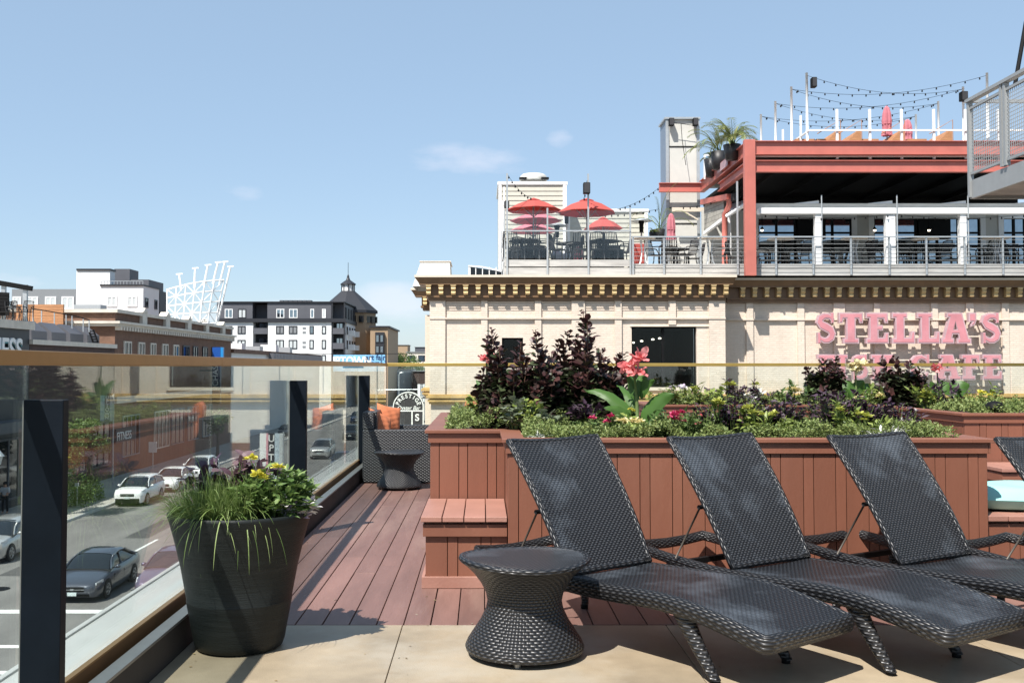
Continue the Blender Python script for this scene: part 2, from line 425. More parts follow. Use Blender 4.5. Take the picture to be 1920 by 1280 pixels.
def boards(mb, p0, p1, z0, z1, nx, ny, th=.02):
    """vertical cladding boards from p0 to p1; (nx, ny) points outwards"""
    p0, p1 = Vector((p0[0], p0[1], 0)), Vector((p1[0], p1[1], 0)); L = (p1 - p0).length; d = (p1 - p0) / L
    s, k = 0, R.choice((0, 1)); W = (.142, .064)
    while s < L - .005:
        w = W[k % 2] * R.uniform(.97, 1.03); e = min(s + w, L)
        a = p0 + d * (s + .002); b = p0 + d * (e - .002); o = th + R.uniform(-.0015, .0015)
        if (b - a).length > .004:
            q = [a, b, b + Vector((nx, ny, 0)) * -th, a + Vector((nx, ny, 0)) * -th]
            off = Vector((nx, ny, 0)) * (o - th)
            vs = [v + off + Vector((0, 0, z)) for z in (z0, z1) for v in q]
            mb.add(vs, [(0, 3, 2, 1), (4, 5, 6, 7), (0, 1, 5, 4), (1, 2, 6, 5), (2, 3, 7, 6), (3, 0, 4, 7)])
        s += w + .0005; k += 1
def edge_box(mb, p0, p1, nx, ny, o0, o1, z0, z1, ext0=0, ext1=0):
    """box along p0-p1 lying between offsets o0 and o1 outward of the face"""
    p0, p1 = Vector((p0[0], p0[1], 0)), Vector((p1[0], p1[1], 0)); d = (p1 - p0).normalized()
    p0 -= d * ext0; p1 += d * ext1; n = Vector((nx, ny, 0))
    vs = [v + n * o + Vector((0, 0, z)) for v in (p0, p1) for o in (o0, o1) for z in (z0, z1)]
    mb.add(vs, [(0, 1, 3, 2), (4, 6, 7, 5), (0, 4, 5, 1), (2, 3, 7, 6), (0, 2, 6, 4), (1, 5, 7, 3)])
def planter(name, label, poly, zt=.935, zb=0.0, soil=.86, caps=True, grp=None):
    """box round an axis-aligned polygon (counter-clockwise seen from above)"""
    cx = sum(p[0] for p in poly) / len(poly); cy = sum(p[1] for p in poly) / len(poly)
    t = thing(name, label, 'planter box', (cx, cy, zb), grp)
    bd, tr, cp = MB(), MB(), MB(); n = len(poly)
    for i in range(n):
        p, q = Vector(poly[i]), Vector(poly[(i + 1) % n]); o = Vector(poly[i - 1]); r = Vector(poly[(i + 2) % n])
        d = (q - p).normalized(); nx, ny = d.y, -d.x
        cvx0 = (p - o).cross(q - p) > 0; cvx1 = (q - p).cross(r - q) > 0
        boards(bd, p, q, zb + .002, zt - .026, nx, ny)
        edge_box(tr, p, q, nx, ny, .0015, .016, zt - .092, zt - .026, .0155 if cvx0 else -.017, -.0016 if cvx1 else -.0016 * 0)
        # cap boards butt at the corners: each starts at its own corner and stops short of the next
        edge_box(cp, p, q, nx, ny, -.105, .038, zt - .024, zt + R.uniform(0, .0008), .038 if cvx0 else -.038 - .001, -.1055 if cvx1 else .105)
    bd.build('side_boards', M_['redwood'], t, bevel=.0015); tr.build('trim_board', M_['redwood'], t, bevel=.0015)
    cp.build('cap_board', M_['redwood'], t, bevel=.003)
    so = MB()
    so.prism(inset(poly, .03), soil - .4, soil, lambda a, b, d: (a, b, d))
    so.build('soil', M_['soil'], t)
    return t
PL1 = [(-.375, 7.28), (.16, 7.28), (.16, 6.38), (3.165, 6.38), (3.165, 8.3), (1.3, 10.0), (-.375, 10.0)]
PL1 = [(-.375, 7.28), (.16, 7.28), (.16, 6.38), (3.165, 6.38), (3.165, 8.2), (1.35, 8.2), (1.35, 10.0), (-.375, 10.0)]
planter('raised_planter', 'large stepped red-brown wooden planter right behind the loungers', PL1)
PL2 = [(2.0, 12.0), (4.65, 12.0), (4.65, 9.8), (12.0, 9.8), (12.0, 13.2), (2.0, 13.2)]
planter('raised_planter', 'red-brown wooden planter farther back in front of the pink cafe sign', PL2)

def bench(label, x0, x1, y0, y1, zt, base=True, hw=True):
    t = thing('step_bench', label, 'bench', ((x0 + x1) / 2, (y0 + y1) / 2, 0))
    s = MB(); w = (x1 - x0) / max(1, round((x1 - x0) / .146)); k = 0; x = x0 - .03
    nb = max(1, round((x1 + .0 - x) / .146)); w = (x1 - x) / nb
    for k in range(nb):
        s.box(x + k * w + .003, x + (k + 1) * w - .003, y0 - .05, y1 - .003, zt - .032, zt + R.uniform(-.001, .001))
    s.build('seat_boards', M_['slabwood'], t, bevel=.003)
    b = MB(); boards(b, (x0, y0), (x1, y0), .0, zt - .033, 0, -1); boards(b, (x0, y1 - .004), (x0, y0 + .021), .0, zt - .033, -1, 0)
    b.build('side_boards', M_['redwood'], t, bevel=.0015)
    f = MB(); f.box(x0 - .015, x1 - .002, y0 - .026, y0 - .0025, zt - .125, zt - .05)
    f.box(x0 - .0155, x0 - .003, y0 - .0022, y1 - .004, zt - .125, zt - .05); f.build('fascia_board', M_['redwood'], t, bevel=.0015)
    if base:
        g = MB(); g.box(x0 - .022, x1, y0 - .028, y0 - .0028, .0015, .072); g.box(x0 - .0225, x0 - .003, y0 - .0025, y1 - .004, .0015, .072)
        g.build('skirting_board', M_['slabwood'], t, bevel=.002)
    return t
bench('low red-brown step bench with bleached board top left of the loungers', -.36, .155, 6.42, 7.258, .448)
bench('low bench carrying the teal cushion at the right end of the big planter', 3.19, 5.6, 6.45, 7.2, .448)
bench('low ledge bench against the far right planter', 4.7, 9.0, 9.2, 9.778, .47)

M_['rod'] = pm('dull_bronze_rod', (.10, .085, .07), .5, metal=.4)
# ------------------------------------------------------------------ loungers
def zprof(s):
    P = [(-.74, .376), (-.5, .356), (-.3, .338), (-.1, .326), (.1, .326), (.35, .336), (.6, .352), (.8, .346), (1.0, .318), (1.22, .272)]
    for (a, za), (b, zb) in zip(P, P[1:]):
        if s <= b:
            t = max(0, (s - a) / (b - a)); return za + (zb - za) * t
    return P[-1][1]
def zs(s): return (zprof(s - .07) + zprof(s) * 2 + zprof(s + .07)) / 4
def make_lounger():
    t = thing('sun_lounger', 'x', 'sun lounger', (0, 0, 0), 'black wicker sun loungers in a row')
    W = .305
    def top(u, v):
        x = (u * 2 - 1) * (W + .008); s = v * 1.225
        return (x, s, zs(s) + .004 - .012 * (1 - (u * 2 - 1) ** 2) + (.0 if abs(u - .5) < .46 else -.006))
    m = MB(); m.grid(top, 20, 40, uvs=(.62, 1.22)); m.grid(lambda u, v: (top(u, v)[0], top(u, v)[1], top(u, v)[2] - .02), 20, 40, uvs=(.62, 1.22), flip=True)
    for e in (0, 1):
        m.grid(lambda u, v: (top(u, e)[0], top(u, e)[1], top(u, e)[2] - .02 * v), 20, 1, uvs=(.62, .02), flip=(e == 1))
        m.grid(lambda u, v: (top(e, u)[0], top(e, u)[1], top(e, u)[2] - .02 * v), 40, 1, uvs=(1.22, .02), flip=(e == 0))
    m.build('seat', M_['wick_s'], t, smooth=True, auto=40)
    # woven frame running all the way round
    pts = []
    side = [-.72 + .08 * i for i in range(25)]
    for s in side: pts.append((W, s, zs(s) - .036))
    e = zs(1.215) - .036
    pts += [(W - .001, 1.216, e), (W - .014, 1.228, e), (W * .5, 1.232, e), (0, 1.233, e), (-W * .5, 1.232, e), (-W + .014, 1.228, e), (-W + .001, 1.216, e)]
    for s in side[::-1]: pts.append((-W, s, zs(s) - .036))
    e = zs(-.74) - .034
    pts += [(-W * .93, -.76, e + .004), (-W * .5, -.775, e - .012), (0, -.78, e - .018), (W * .5, -.775, e - .012), (W * .93, -.76, e + .004)]
    m = MB(); m.tube(pts, .043, 12, radii=[.043 if p[1] > .15 else .031 + .012 * max(0, (p[1] + .45) / .6) for p in pts], closed=True, sx=.58, uvs=True); m.build('frame', M_['wick_band'], t, smooth=True)
    # back rest
    H_, S_ = .645, .40
    def bk(u, v, o=0):
        w = (W - .005) + .028 * v; x = (u * 2 - 1) * w; c = 1 - (u * 2 - 1) ** 2
        s = .03 - S_ * v - .05 * sin(v * pi) * -.35 - .035 * v * v - .03 * c * (.4 + .6 * v); z = .345 + H_ * v - .016 * c * v
        k = Vector((0, -H_, -S_)).normalized() * o
        return Vector((x, s + k.y, z + k.z))
    m = MB()
    m.grid(lambda u, v: bk(u, v), 18, 22, uvs=(.62, .80)); m.grid(lambda u, v: bk(u, v, .022), 18, 22, uvs=(.62, .80), flip=True)
    b = m.build('backrest', M_['wick_b'], t, smooth=True)
    n = 14; loop = [bk(0, i / n, .011) for i in range(n + 1)] + [bk(i / n, 1, .011) for i in range(1, n)] + [bk(1, 1 - i / n, .011) for i in range(n + 1)] + [bk(1 - i / n, 0, .011) for i in range(1, n)]
    m = MB(); m.tube(loop, .0175, 8, closed=True, uvs=True); m.build('edge_binding', M_['wick_band'], b, smooth=True)
    for sx in (1, -1):
        p = bk(.5 + .5 * sx, .47, .03); q = Vector((sx * (W + .03), -.36, zs(-.36) - .01)); p.x = sx * (W + .03)
        m = MB(); m.tube([p, q], .0055, 6); r = m.build('support_rod', M_['rod'], t, smooth=True)
        m = MB(); m.tube([p + Vector((-.03 * sx, 0, 0)), p + Vector((.012 * sx, 0, 0))], .012, 8); m.build('pivot_knob', M_['black'], r, smooth=True)
        for s0, s1, wd in ((.74, .92, .125), (-.46, -.44, .06)):
            z0 = zs(s0) - .05; m = MB(); N = 8
            for i in range(N):
                pass
            ring = []
            def lg(u, v):
                k = 2 * pi * u; ww = wd * (1 - .55 * v) / 2; wx = .033 * (1 - .25 * v)
                s = s0 + (s1 - s0) * v ** 1.15
                return (sx * (.272 - .012 * v) + cos(k) * wx, s + sin(k) * ww, z0 * (1 - v) + .018 * v)
            m.grid(lg, 12, 10, uvs=(.18, .3), flip=False); g = m.build('leg', M_['wick_band'], t, smooth=True)
            m = MB(); m.lathe([(0, .001), (.021, .001), (.022, .022), (0, .0225)], 10, (sx * .255, s1, 0)); m.build('foot_cap', M_['black'], g)
    for s in (.74, -.44):
        m = MB(); m.bar((-.28, s, zs(s) - .07), (.28, s, zs(s) - .07), .03); m.build('cross_bar', M_['black'], t)
    return t
lg0 = make_lounger()
LG = [((.655, 5.37), 38, 'black wicker sun lounger with one end by the hourglass side table'),
      ((1.545, 5.52), 33.5, 'black wicker sun lounger with pale scuffs on its seat, second from the hourglass table'),
      ((2.475, 5.62), 31, 'black wicker sun lounger with scuffed back, third from the hourglass table'),
      ((3.345, 5.45), 30, 'black wicker sun lounger cut off by the right edge beside the teal cushion')]
for i, ((x, y), a, lb) in enumerate(LG):
    o = lg0 if i == 0 else dup(lg0)
    o.location = (x, y, 0); o.rotation_euler.z = pi + radians(a); o['label'] = lb

def make_table():
    t = thing('side_table', 'x', 'side table', (0, 0, 0), 'hourglass wicker side tables')
    prof = [(.262, .022), (.283, .028), (.288, .045), (.275, .075), (.245, .12), (.212, .17), (.188, .22), (.180, .26), (.188, .30), (.212, .345), (.247, .39), (.285, .425), (.312, .443)]
    m = MB(); m.lathe(prof, 56, uvs=True, zf=lambda t_, r, z: .008 * cos(2 * t_) * max(0, (z - .3) / .14)); m.build('body', M_['wick_t'], t, smooth=True)
    rim = [(.312, .443), (.3205, .455), (.316, .467), (.300, .470), (.285, .466)]
    m = MB(); m.lathe(rim, 56, uvs=True, zf=lambda t_, r, z: .008 * cos(2 * t_)); m.build('rim', M_['wick_band'], t, smooth=True)
    def tp(u, v):
        # square-ish patch mapped to a disc so the top's weave runs straight
        a, b = u * 2 - 1, v * 2 - 1
        x = a * sqrt(1 - b * b / 2); y = b * sqrt(1 - a * a / 2); r = math.hypot(x, y)
        return (x * .290, y * .290, .4665 + .008 * cos(2 * atan2(y, x)) * r * r - .006 * (1 - r * r))
    m = MB(); m.grid(tp, 28, 28, uvs=(.6, .6)); m.build('table_top', M_['wick_b'], t, smooth=True)
    for k in range(4):
        a = pi / 4 + k * pi / 2 + .35; m = MB(); m.lathe([(0, .0005), (.016, .0005), (.018, .024), (0, .028)], 10, (cos(a) * .235, sin(a) * .235, 0)); m.build('foot', M_['alu'], t)
    return t
tb0 = make_table(); tb0.location = (.203, 4.95, 0); tb0.rotation_euler.z = .25
tb0['label'] = 'hourglass black wicker side table in front of the first lounger'
dup(tb0, (-.95, 11.6, 0), .9, 'hourglass black wicker side table beside the wicker armchair with orange pillows', scale=.90)

# ------------------------------------------------------------------ armchair with pillows
def make_armchair(label, W=1.0, D=.92):
    """seat opens towards +X; back panel on the -X side, arms on -Y and +Y sides"""
    t = thing('wicker_armchair', label, 'armchair', (0, 0, 0), 'charcoal wicker armchairs')
    m = MB(); uvbox(m, 0, W, 0, .11, .012, .635); m.build('arm', M_['wick_c'], t, bevel=.012)
    m = MB(); uvbox(m, 0, W, D - .11, D, .012, .645); m.build('arm', M_['wick_c'], t, bevel=.012)
    m = MB(); uvbox(m, .0, .16, .112, D - .112, .012, .85); m.build('backrest', M_['wick_c'], t, bevel=.012)
    m = MB(); uvbox(m, .162, W - .01, .112, D - .112, .012, .30); m.build('seat_base', M_['wick_c'], t, bevel=.01)
    m = MB(); uvbox(m, .0, .13, .002, .108, .637, .845); m.build('back_corner', M_['wick_c'], t, bevel=.012)
    m = MB(); m.box(.17, W - .0, .116, D - .116, .302, .43); m.build('seat_cushion', M_['dkcush'], t, bevel=.03)
    return t
M_['dkcush'] = pm('charcoal_cushion', (.05, .05, .055), .9)
ac = make_armchair('dark wicker armchair with two orange pillows at the far end of the deck')
ac.location = (-1.43, 12.1, 0)
def pillow(name, mat, label, loc, rot, w=.46, h=.46, th=.15, cat='pillow', grp=None):
    m = MB()
    def f(sgn):
        def g(u, v):
            a, b = u * 2 - 1, v * 2 - 1
            e = (1 - abs(a) ** 2.4) * (1 - abs(b) ** 2.4); k = 1 - .07 * (1 - e)
            x = a * w / 2 * (1 - .10 * (1 - b * b) * abs(a)); z = b * h / 2 * (1 - .10 * (1 - a * a) * abs(b))
            wr = .006 * sin(a * 9 + b * 5) * e + .004 * sin(b * 17 - a * 7) * e
            return Vector((x, sgn * (th / 2) * max(0, e) ** .42 + wr, z))
        return g
    m.grid(f(-1), 16, 16); m.grid(f(1), 16, 16, flip=True)
    o = m.build(name, mat, smooth=True, local=True); o.location = loc; o.rotation_euler = rot
    return tag(o, label, cat, grp)
pillow('throw_pillow', M_['orange'], 'crumpled orange throw pillow slumped on the near arm of the wicker armchair', (-1.27, 12.45, .665), (radians(-24), radians(24), radians(42)), .38, .36, .16, grp='orange throw pillows')
pillow('throw_pillow', M_['orange'], 'orange throw pillow standing against the far arm of the wicker armchair', (-1.19, 12.80, .725), (radians(-14), radians(12), radians(36)), .36, .36, .16, grp='orange throw pillows')
# furniture behind the planter that shows only as a reflection in the glass
a2 = dup(ac, (-.38, 10.55, 0), 0, 'wicker armchair hidden behind the planter and mirrored in the street glass')
pillow('throw_pillow', M_['orange'], 'orange throw pillow on the hidden armchair, seen mirrored in the street glass', (-.10, 11.05, .80), (radians(-10), 0, radians(80)), .48, .44, grp='orange throw pillows')
pillow('seat_pad', M_['teal'], 'teal seat pad lying on the low deck behind the planter, mirrored in the street glass', (.35, 10.35, .45), (radians(75), 0, 0), .5, .5, .12, 'cushion')
def slab_cushion(loc, rz, w, d, h, label):
    m = MB()
    def sh(k):
        def g(u, v):
            a, b = u * 2 - 1, v * 2 - 1; e = (1 - abs(a) ** 6) * (1 - abs(b) ** 6)
            return Vector((a * w / 2, b * d / 2, h / 2 + k * h / 2 * max(0, e) ** .5 + .008 * sin(a * 6 + b * 3) * e * (k > 0)))
        return g
    m.grid(sh(1), 20, 20); m.grid(sh(-1), 20, 20, flip=True)
    o = m.build('seat_cushion', M_['teal'], smooth=True, local=True); o.location = loc; o.rotation_euler.z = rz
    return tag(o, label, 'cushion')
slab_cushion((3.64, 6.80, .452), radians(-12), .90, .62, .15, 'pale teal seat cushion lying on the low bench at the right edge')

# ------------------------------------------------------------------ pot
pt = thing('plant_pot', 'tall tapering black ribbed pot beside the glass railing', 'plant pot', (-1.21, 5.09, 0))
pf = [(0, .004), (.195, .004), (.212, .012), (.222, .04), (.236, .12), (.2575, .235), (.2585, .240), (.2565, .245), (.285, .40), (.318, .54), (.343, .63), (.352, .655), (.352, .668), (.345, .672), (.330, .668), (.322, .64), (.31, .60)]
m = MB(); m.lathe(pf, 64, (-1.21, 5.09, 0)); m.build('body', M_['pot'], pt, smooth=True)
m = MB(); m.lathe([(0, .612), (.2, .622), (.314, .606)], 32, (-1.21, 5.09, 0)); m.build('soil', M_['soil'], pt)

M_['litter'] = leafm('dry_leaf_litter', [(.20, .13, .06), (.32, .24, .12), (.12, .08, .04), (.4, .36, .28)], trans=.1)
def flat_leaf(mb, x, y, L):
    a = R.uniform(0, 6.3); d = Vector((cos(a), sin(a), 0)); s = Vector((-d.y, d.x, 0)) * L * .22; p = Vector((x, y, .003))
    mb.add([p, p + d * L * .5 + s + Vector((0, 0, L * .12)), p + d * L, p + d * L * .5 - s + Vector((0, 0, L * .05))], [(0, 1, 2), (0, 2, 3)])
m = MB()
for i in range(420):
    x = R.uniform(-1.40, 4.5); y = R.uniform(3.6, 11.5); L = R.choice((.006, .009, .012, .02)) * R.uniform(.7, 1.3)
    if R.random() < .35: x = R.choice((-1.42, -.40)) + abs(R.gauss(0, .05)) * (1 if R.random() < .9 else -1)
    flat_leaf(m, x, y, L)
tag(m.build('leaf_litter', M_['litter']), 'scattered bits of dry leaf and petals on the terrace floor', 'litter', kind='stuff')
# ================================================================== PLANTS
M_['lf_light'] = leafm('light_green_leaves', [(.085, .13, .032), (.16, .21, .058), (.27, .32, .11), (.12, .17, .045)])
M_['lf_mid'] = leafm('mid_green_leaves', [(.045, .085, .022), (.075, .125, .035), (.12, .18, .055)])
M_['lf_bright'] = leafm('bright_green_leaves', [(.07, .13, .035), (.12, .19, .05), (.19, .27, .09)])
M_['lf_deep'] = leafm('deep_green_canna_leaves', [(.045, .10, .022), (.07, .15, .03)], rough=.45, spec=.3)
M_['lf_lime'] = leafm('lime_leaves', [(.14, .19, .04), (.24, .29, .07), (.18, .24, .05)])
M_['lf_smoke'] = leafm('smoke_bush_leaves', [(.026, .015, .015), (.038, .024, .02), (.030, .040, .018), (.05, .068, .028), (.085, .10, .055)], rough=.42, trans=.15)
M_['lf_smoke_top'] = leafm('smoke_bush_young_leaves', [(.042, .018, .020), (.072, .029, .027), (.035, .022, .016)], rough=.42, trans=.18)
M_['lf_purple'] = leafm('purple_black_leaves', [(.030, .014, .026), (.06, .03, .05), (.10, .075, .085)], rough=.4, trans=.12)
M_['lf_grass'] = leafm('grass_blades', [(.09, .15, .035), (.17, .24, .065), (.30, .37, .15)], rough=.45)
M_['lf_white'] = leafm('white_woolly_leaves', [(.50, .52, .48), (.66, .67, .62)], trans=.1)
M_['fl_yel'] = leafm('yellow_petals', [(.60, .54, .06), (.70, .64, .14), (.52, .52, .10)], trans=.3)
M_['fl_lime'] = leafm('lime_yellow_petals', [(.42, .45, .09), (.56, .56, .16)], trans=.3)
M_['fl_mag'] = leafm('magenta_petals', [(.42, .03, .10), (.55, .06, .16), (.62, .14, .24)], trans=.2)
M_['fl_pink'] = leafm('coral_pink_petals', [(.66, .09, .11), (.78, .22, .22), (.80, .38, .36)], trans=.3)
M_['fl_cream'] = leafm('cream_petals', [(.72, .62, .30), (.78, .72, .45)], trans=.3)
M_['fl_wht'] = leafm('white_violet_petals', [(.62, .58, .62), (.72, .70, .70), (.40, .28, .46)], trans=.25)
M_['stem'] = pm('green_stem', (.10, .15, .04), .6)
M_['stem_br'] = pm('brown_stem', (.10, .05, .03), .8)

def rv(s=1.0):
    while True:
        v = Vector((R.uniform(-1, 1), R.uniform(-1, 1), R.uniform(-1, 1)))
        if .05 < v.length < 1: return v.normalized() * s
def qleaf(mb, p, d, n, L, W):
    """small folded leaf: 4 corner points, 2 triangles"""
    d = d.normalized(); s = d.cross(n)
    if s.length < 1e-4: s = d.orthogonal()
    s.normalize(); n = s.cross(d)
    mid = p + d * L * .45
    mb.add([p, mid + s * W * .5 + n * W * .18, p + d * L, mid - s * W * .5 + n * W * .18], [(0, 1, 2), (0, 2, 3)])
def rleaf(mb, p, d, n, L, W):
    """round leaf, cupped, 9 points"""
    d = d.normalized(); s = d.cross(n)
    if s.length < 1e-4: s = d.orthogonal()
    s.normalize(); n = s.cross(d); vs = [p]
    for k, (a, b) in enumerate(((.12, .28), (.42, .5), (.75, .42), (1, 0), (.75, -.42), (.42, -.5), (.12, -.28))):
        vs.append(p + d * L * a + s * W * b + n * (abs(b) * W * .28 - L * .10 * a * a))
    vs.append(p + d * L * .5)
    mb.add(vs, [(8, i, i + 1) for i in range(0, 7)] + [(8, 7, 0)])
def blade(mb, p, d, L, W, droop=1.0, seg=7, n0=None, fold=.25, shape=None, wave=0):
    """long leaf or grass blade bending under its weight; d points along its start"""
    d = Vector(d).normalized(); pos = Vector(p); vs = []; side = d.cross(Vector((0, 0, 1)))
    if side.length < .05: side = n0.cross(Vector((0, 0, 1))) if n0 else Vector((1, 0, 0))
    side.normalize()
    for i in range(seg + 1):
        t = i / seg
        w = W * (shape(t) if shape else (1 - t) ** .6 * min(1, .35 + t * 3)) * .5
        up = side.cross(d).normalized(); wv = wave * sin(t * 14) * W
        vs += [pos - side * w + up * (w * fold + wv), pos + Vector((0, 0, 0)), pos + side * w + up * (w * fold - wv)]
        pos = pos + d * (L / seg)
        d = (d + Vector((0, 0, -droop * L / seg * 2.2))).normalized()
    fs = []
    for i in range(seg):
        a = i * 3; fs += [(a, a + 1, a + 4, a + 3), (a + 1, a + 2, a + 5, a + 4)]
    mb.add(vs, fs)
def mound(name, mat, label, region, h, n, L=.022, W=.012, cat='ground cover', kind='stuff', soil=.86, seed=0, skip=None):
    """mat of small leaves over a region [(x0,x1,y0,y1)...] with a bumpy top"""
    from mathutils import noise
    mb = MB(); tot = sum((b - a) * (d - c) for a, b, c, d in region)
    for a, b, c, d in region:
        k = int(n * (b - a) * (d - c) / tot)
        for i in range(k // 5):
            x, y = R.uniform(a, b), R.uniform(c, d)
            hh = h * (.62 + .55 * noise.noise(Vector((x * 4.5, y * 4.5, seed))) + .25 * noise.noise(Vector((x * 14, y * 14, seed))))
            z = soil + hh * (1 - R.random() ** 2 * .55)
            for q in range(5):
                p = Vector((x, y, z)) + rv(.016); dd = rv(); dd.z = abs(dd.z) * .8 + .15
                qleaf(mb, p, dd, rv(), L * R.uniform(.6, 1.3), W * R.uniform(.7, 1.3))
    return solo(name, mb, mat, label, cat, smooth=False) if kind is None else tag(mb.build(name, mat), label, cat, kind=kind)
def bloom(mb, c, r, n=26, flat=.6, L=.5):
    for i in range(n):
        d = rv(); d.z = abs(d.z) * flat + .15; d.y -= .25
        rleaf(mb, c + d * r * .35, d, Vector((0, 0, 1)) + rv(.5), r * (L + R.uniform(0, .4)), r * .55)
def clump(name, label, px, py, Y, w, h, leafmat, kind='q', n=160, L=.05, W=.022, group=None, flowers=None, fmat=None, fr=.028, cat='plant', base=None):
    """bushy bedding plant whose foliage is centred on photo position px,py at depth Y"""
    c = at(px, py, Y); zb = base if base is not None else c.z - h * .75
    t = thing(name, label, cat, (c.x, c.y, zb), group)
    mb, st = MB(), MB(); b = Vector((c.x, c.y, zb))
    ns = max(8, n // 9)
    for i in range(ns):
        d = rv(); d.z = abs(d.z) * .9 + .35
        tip = Vector((c.x + d.x * w / 2, c.y + d.y * w / 2 * .8, c.z - h * .35 + d.z * h * .62))
        st.tube([b + Vector((d.x * w * .1, d.y * w * .1, 0)), (b + tip) / 2 + Vector((d.x, d.y, 0)) * w * .08, tip], .0022, 4)
        for k in range(max(3, n // ns)):
            t_ = R.uniform(.35, 1.02); p = b.lerp(tip, t_) + rv(.012)
            dd = rv(); dd.z = dd.z * .5 + .25; dd += Vector((d.x, d.y, .1)) * .7
            if kind == 'q': qleaf(mb, p, dd, Vector((0, 0, 1)) + rv(.4), L * R.uniform(.6, 1.25), W * R.uniform(.7, 1.2))
            elif kind == 'r': rleaf(mb, p, dd, Vector((0, 0, 1)) + rv(.5), L * R.uniform(.6, 1.2), W * R.uniform(.8, 1.2))
            else: blade(mb, p, dd, L * R.uniform(.7, 1.2), W, 3, 4)
    st.build('stem', M_['stem'], t); mb.build('foliage', leafmat, t)
    if flowers:
        for (fx, fy) in flowers:
            f = at(fx, fy, Y - .05 + R.uniform(-.04, .04)); m = MB(); bloom(m, f, fr * R.uniform(.85, 1.2)); m.build('flower', fmat, t)
            m = MB(); m.tube([b + (f - b) * .2, (b + f) / 2 + Vector((0, .01, 0)), f], .0025, 4); m.build('flower_stem', M_['stem'], t)
    return t
def smoke(label, bx, by, Y, tips, zb, dens=1.0, LS=.068, depth=.3, Y0=7.7):
    b = at(bx, by, Y); b.z = zb
    t = thing('smoke_bush', label, 'shrub', b, 'dark smoke bushes in the planters')
    st, lo, hi = MB(), MB(), MB()
    extra = [(x + R.uniform(-16, 16) * Y0 / Y, y + R.uniform(14, 62)) for x, y in tips for _ in range(3)]
    for (tx, ty) in tips + extra:
        tip = at(tx, ty, Y + R.uniform(-depth, depth)); 
        m1 = b.lerp(tip, .5) + Vector((R.uniform(-.04, .04), R.uniform(-.06, .06), 0)); m1.x = b.x + (tip.x - b.x) * .62
        P = [b + Vector((R.uniform(-.04, .04), R.uniform(-.04, .04), 0)), m1, tip]
        st.tube([P[0], P[0].lerp(P[1], .6), P[1], P[1].lerp(P[2], .5), P[2]], .006, 5, radii=[.008, .007, .006, .004, .003])
        Ls = (P[1] - P[0]).length + (P[2] - P[1]).length; nl = int(Ls / .0088 * dens); a = R.uniform(0, 6)
        for i in range(nl):
            u = .12 + .88 * i / nl
            p = P[0].lerp(P[1], u / .5) if u < .5 else P[1].lerp(P[2], (u - .5) / .5)
            ax = (P[1] - P[0] if u < .5 else P[2] - P[1]).normalized(); a += 2.4
            o = ax.orthogonal().normalized(); o2 = ax.cross(o); rad = o * cos(a) + o2 * sin(a)
            k = 1 if u < .85 else max(.35, 1 - (u - .85) * 4)
            d = rad + ax * (.45 + .9 * max(0, u - .5)) + rv(.45); S = LS * R.uniform(.6, 1.25) * k
            rleaf(hi if u > .66 and R.random() < .8 else lo, p + rad * .012 + rv(.012 + .03 * (1 - u)), d, ax + rv(.5), S, S * R.uniform(.6, .85))
    # short side twigs fill the shrub's skirt
    c = Vector((b.x, b.y, zb)); spread = max(abs(at(x, y, Y).x - b.x) for x, y in tips) * .95 + .06
    top = sum(at(x, y, Y).z for x, y in tips) / len(tips)
    for i in range(int(1700 * dens)):
        u = R.random(); ang = R.uniform(0, 2 * pi); rr = spread * sqrt(R.random()) * (1.02 - .42 * u)
        p = Vector((c.x + cos(ang) * rr, c.y + sin(ang) * rr * .8, zb + .02 + (top - zb) * .74 * u))
        d = Vector((cos(ang), sin(ang) * .8 - .2, .25)) + rv(.6); S = LS * R.uniform(.7, 1.15)
        rleaf(lo, p, d, Vector((0, 0, 1)) + rv(.6), S, S * .78)
    st.build('stem', M_['stem_br'], t); lo.build('foliage', M_['lf_smoke'], t, smooth=True); hi.build('young_foliage', M_['lf_smoke_top'], t, smooth=True)
    return t
cshape = lambda t: max(0, min(1, t * 3.2 + .12)) ** .6 * max(0, 1 - t) ** .62 * 1.25
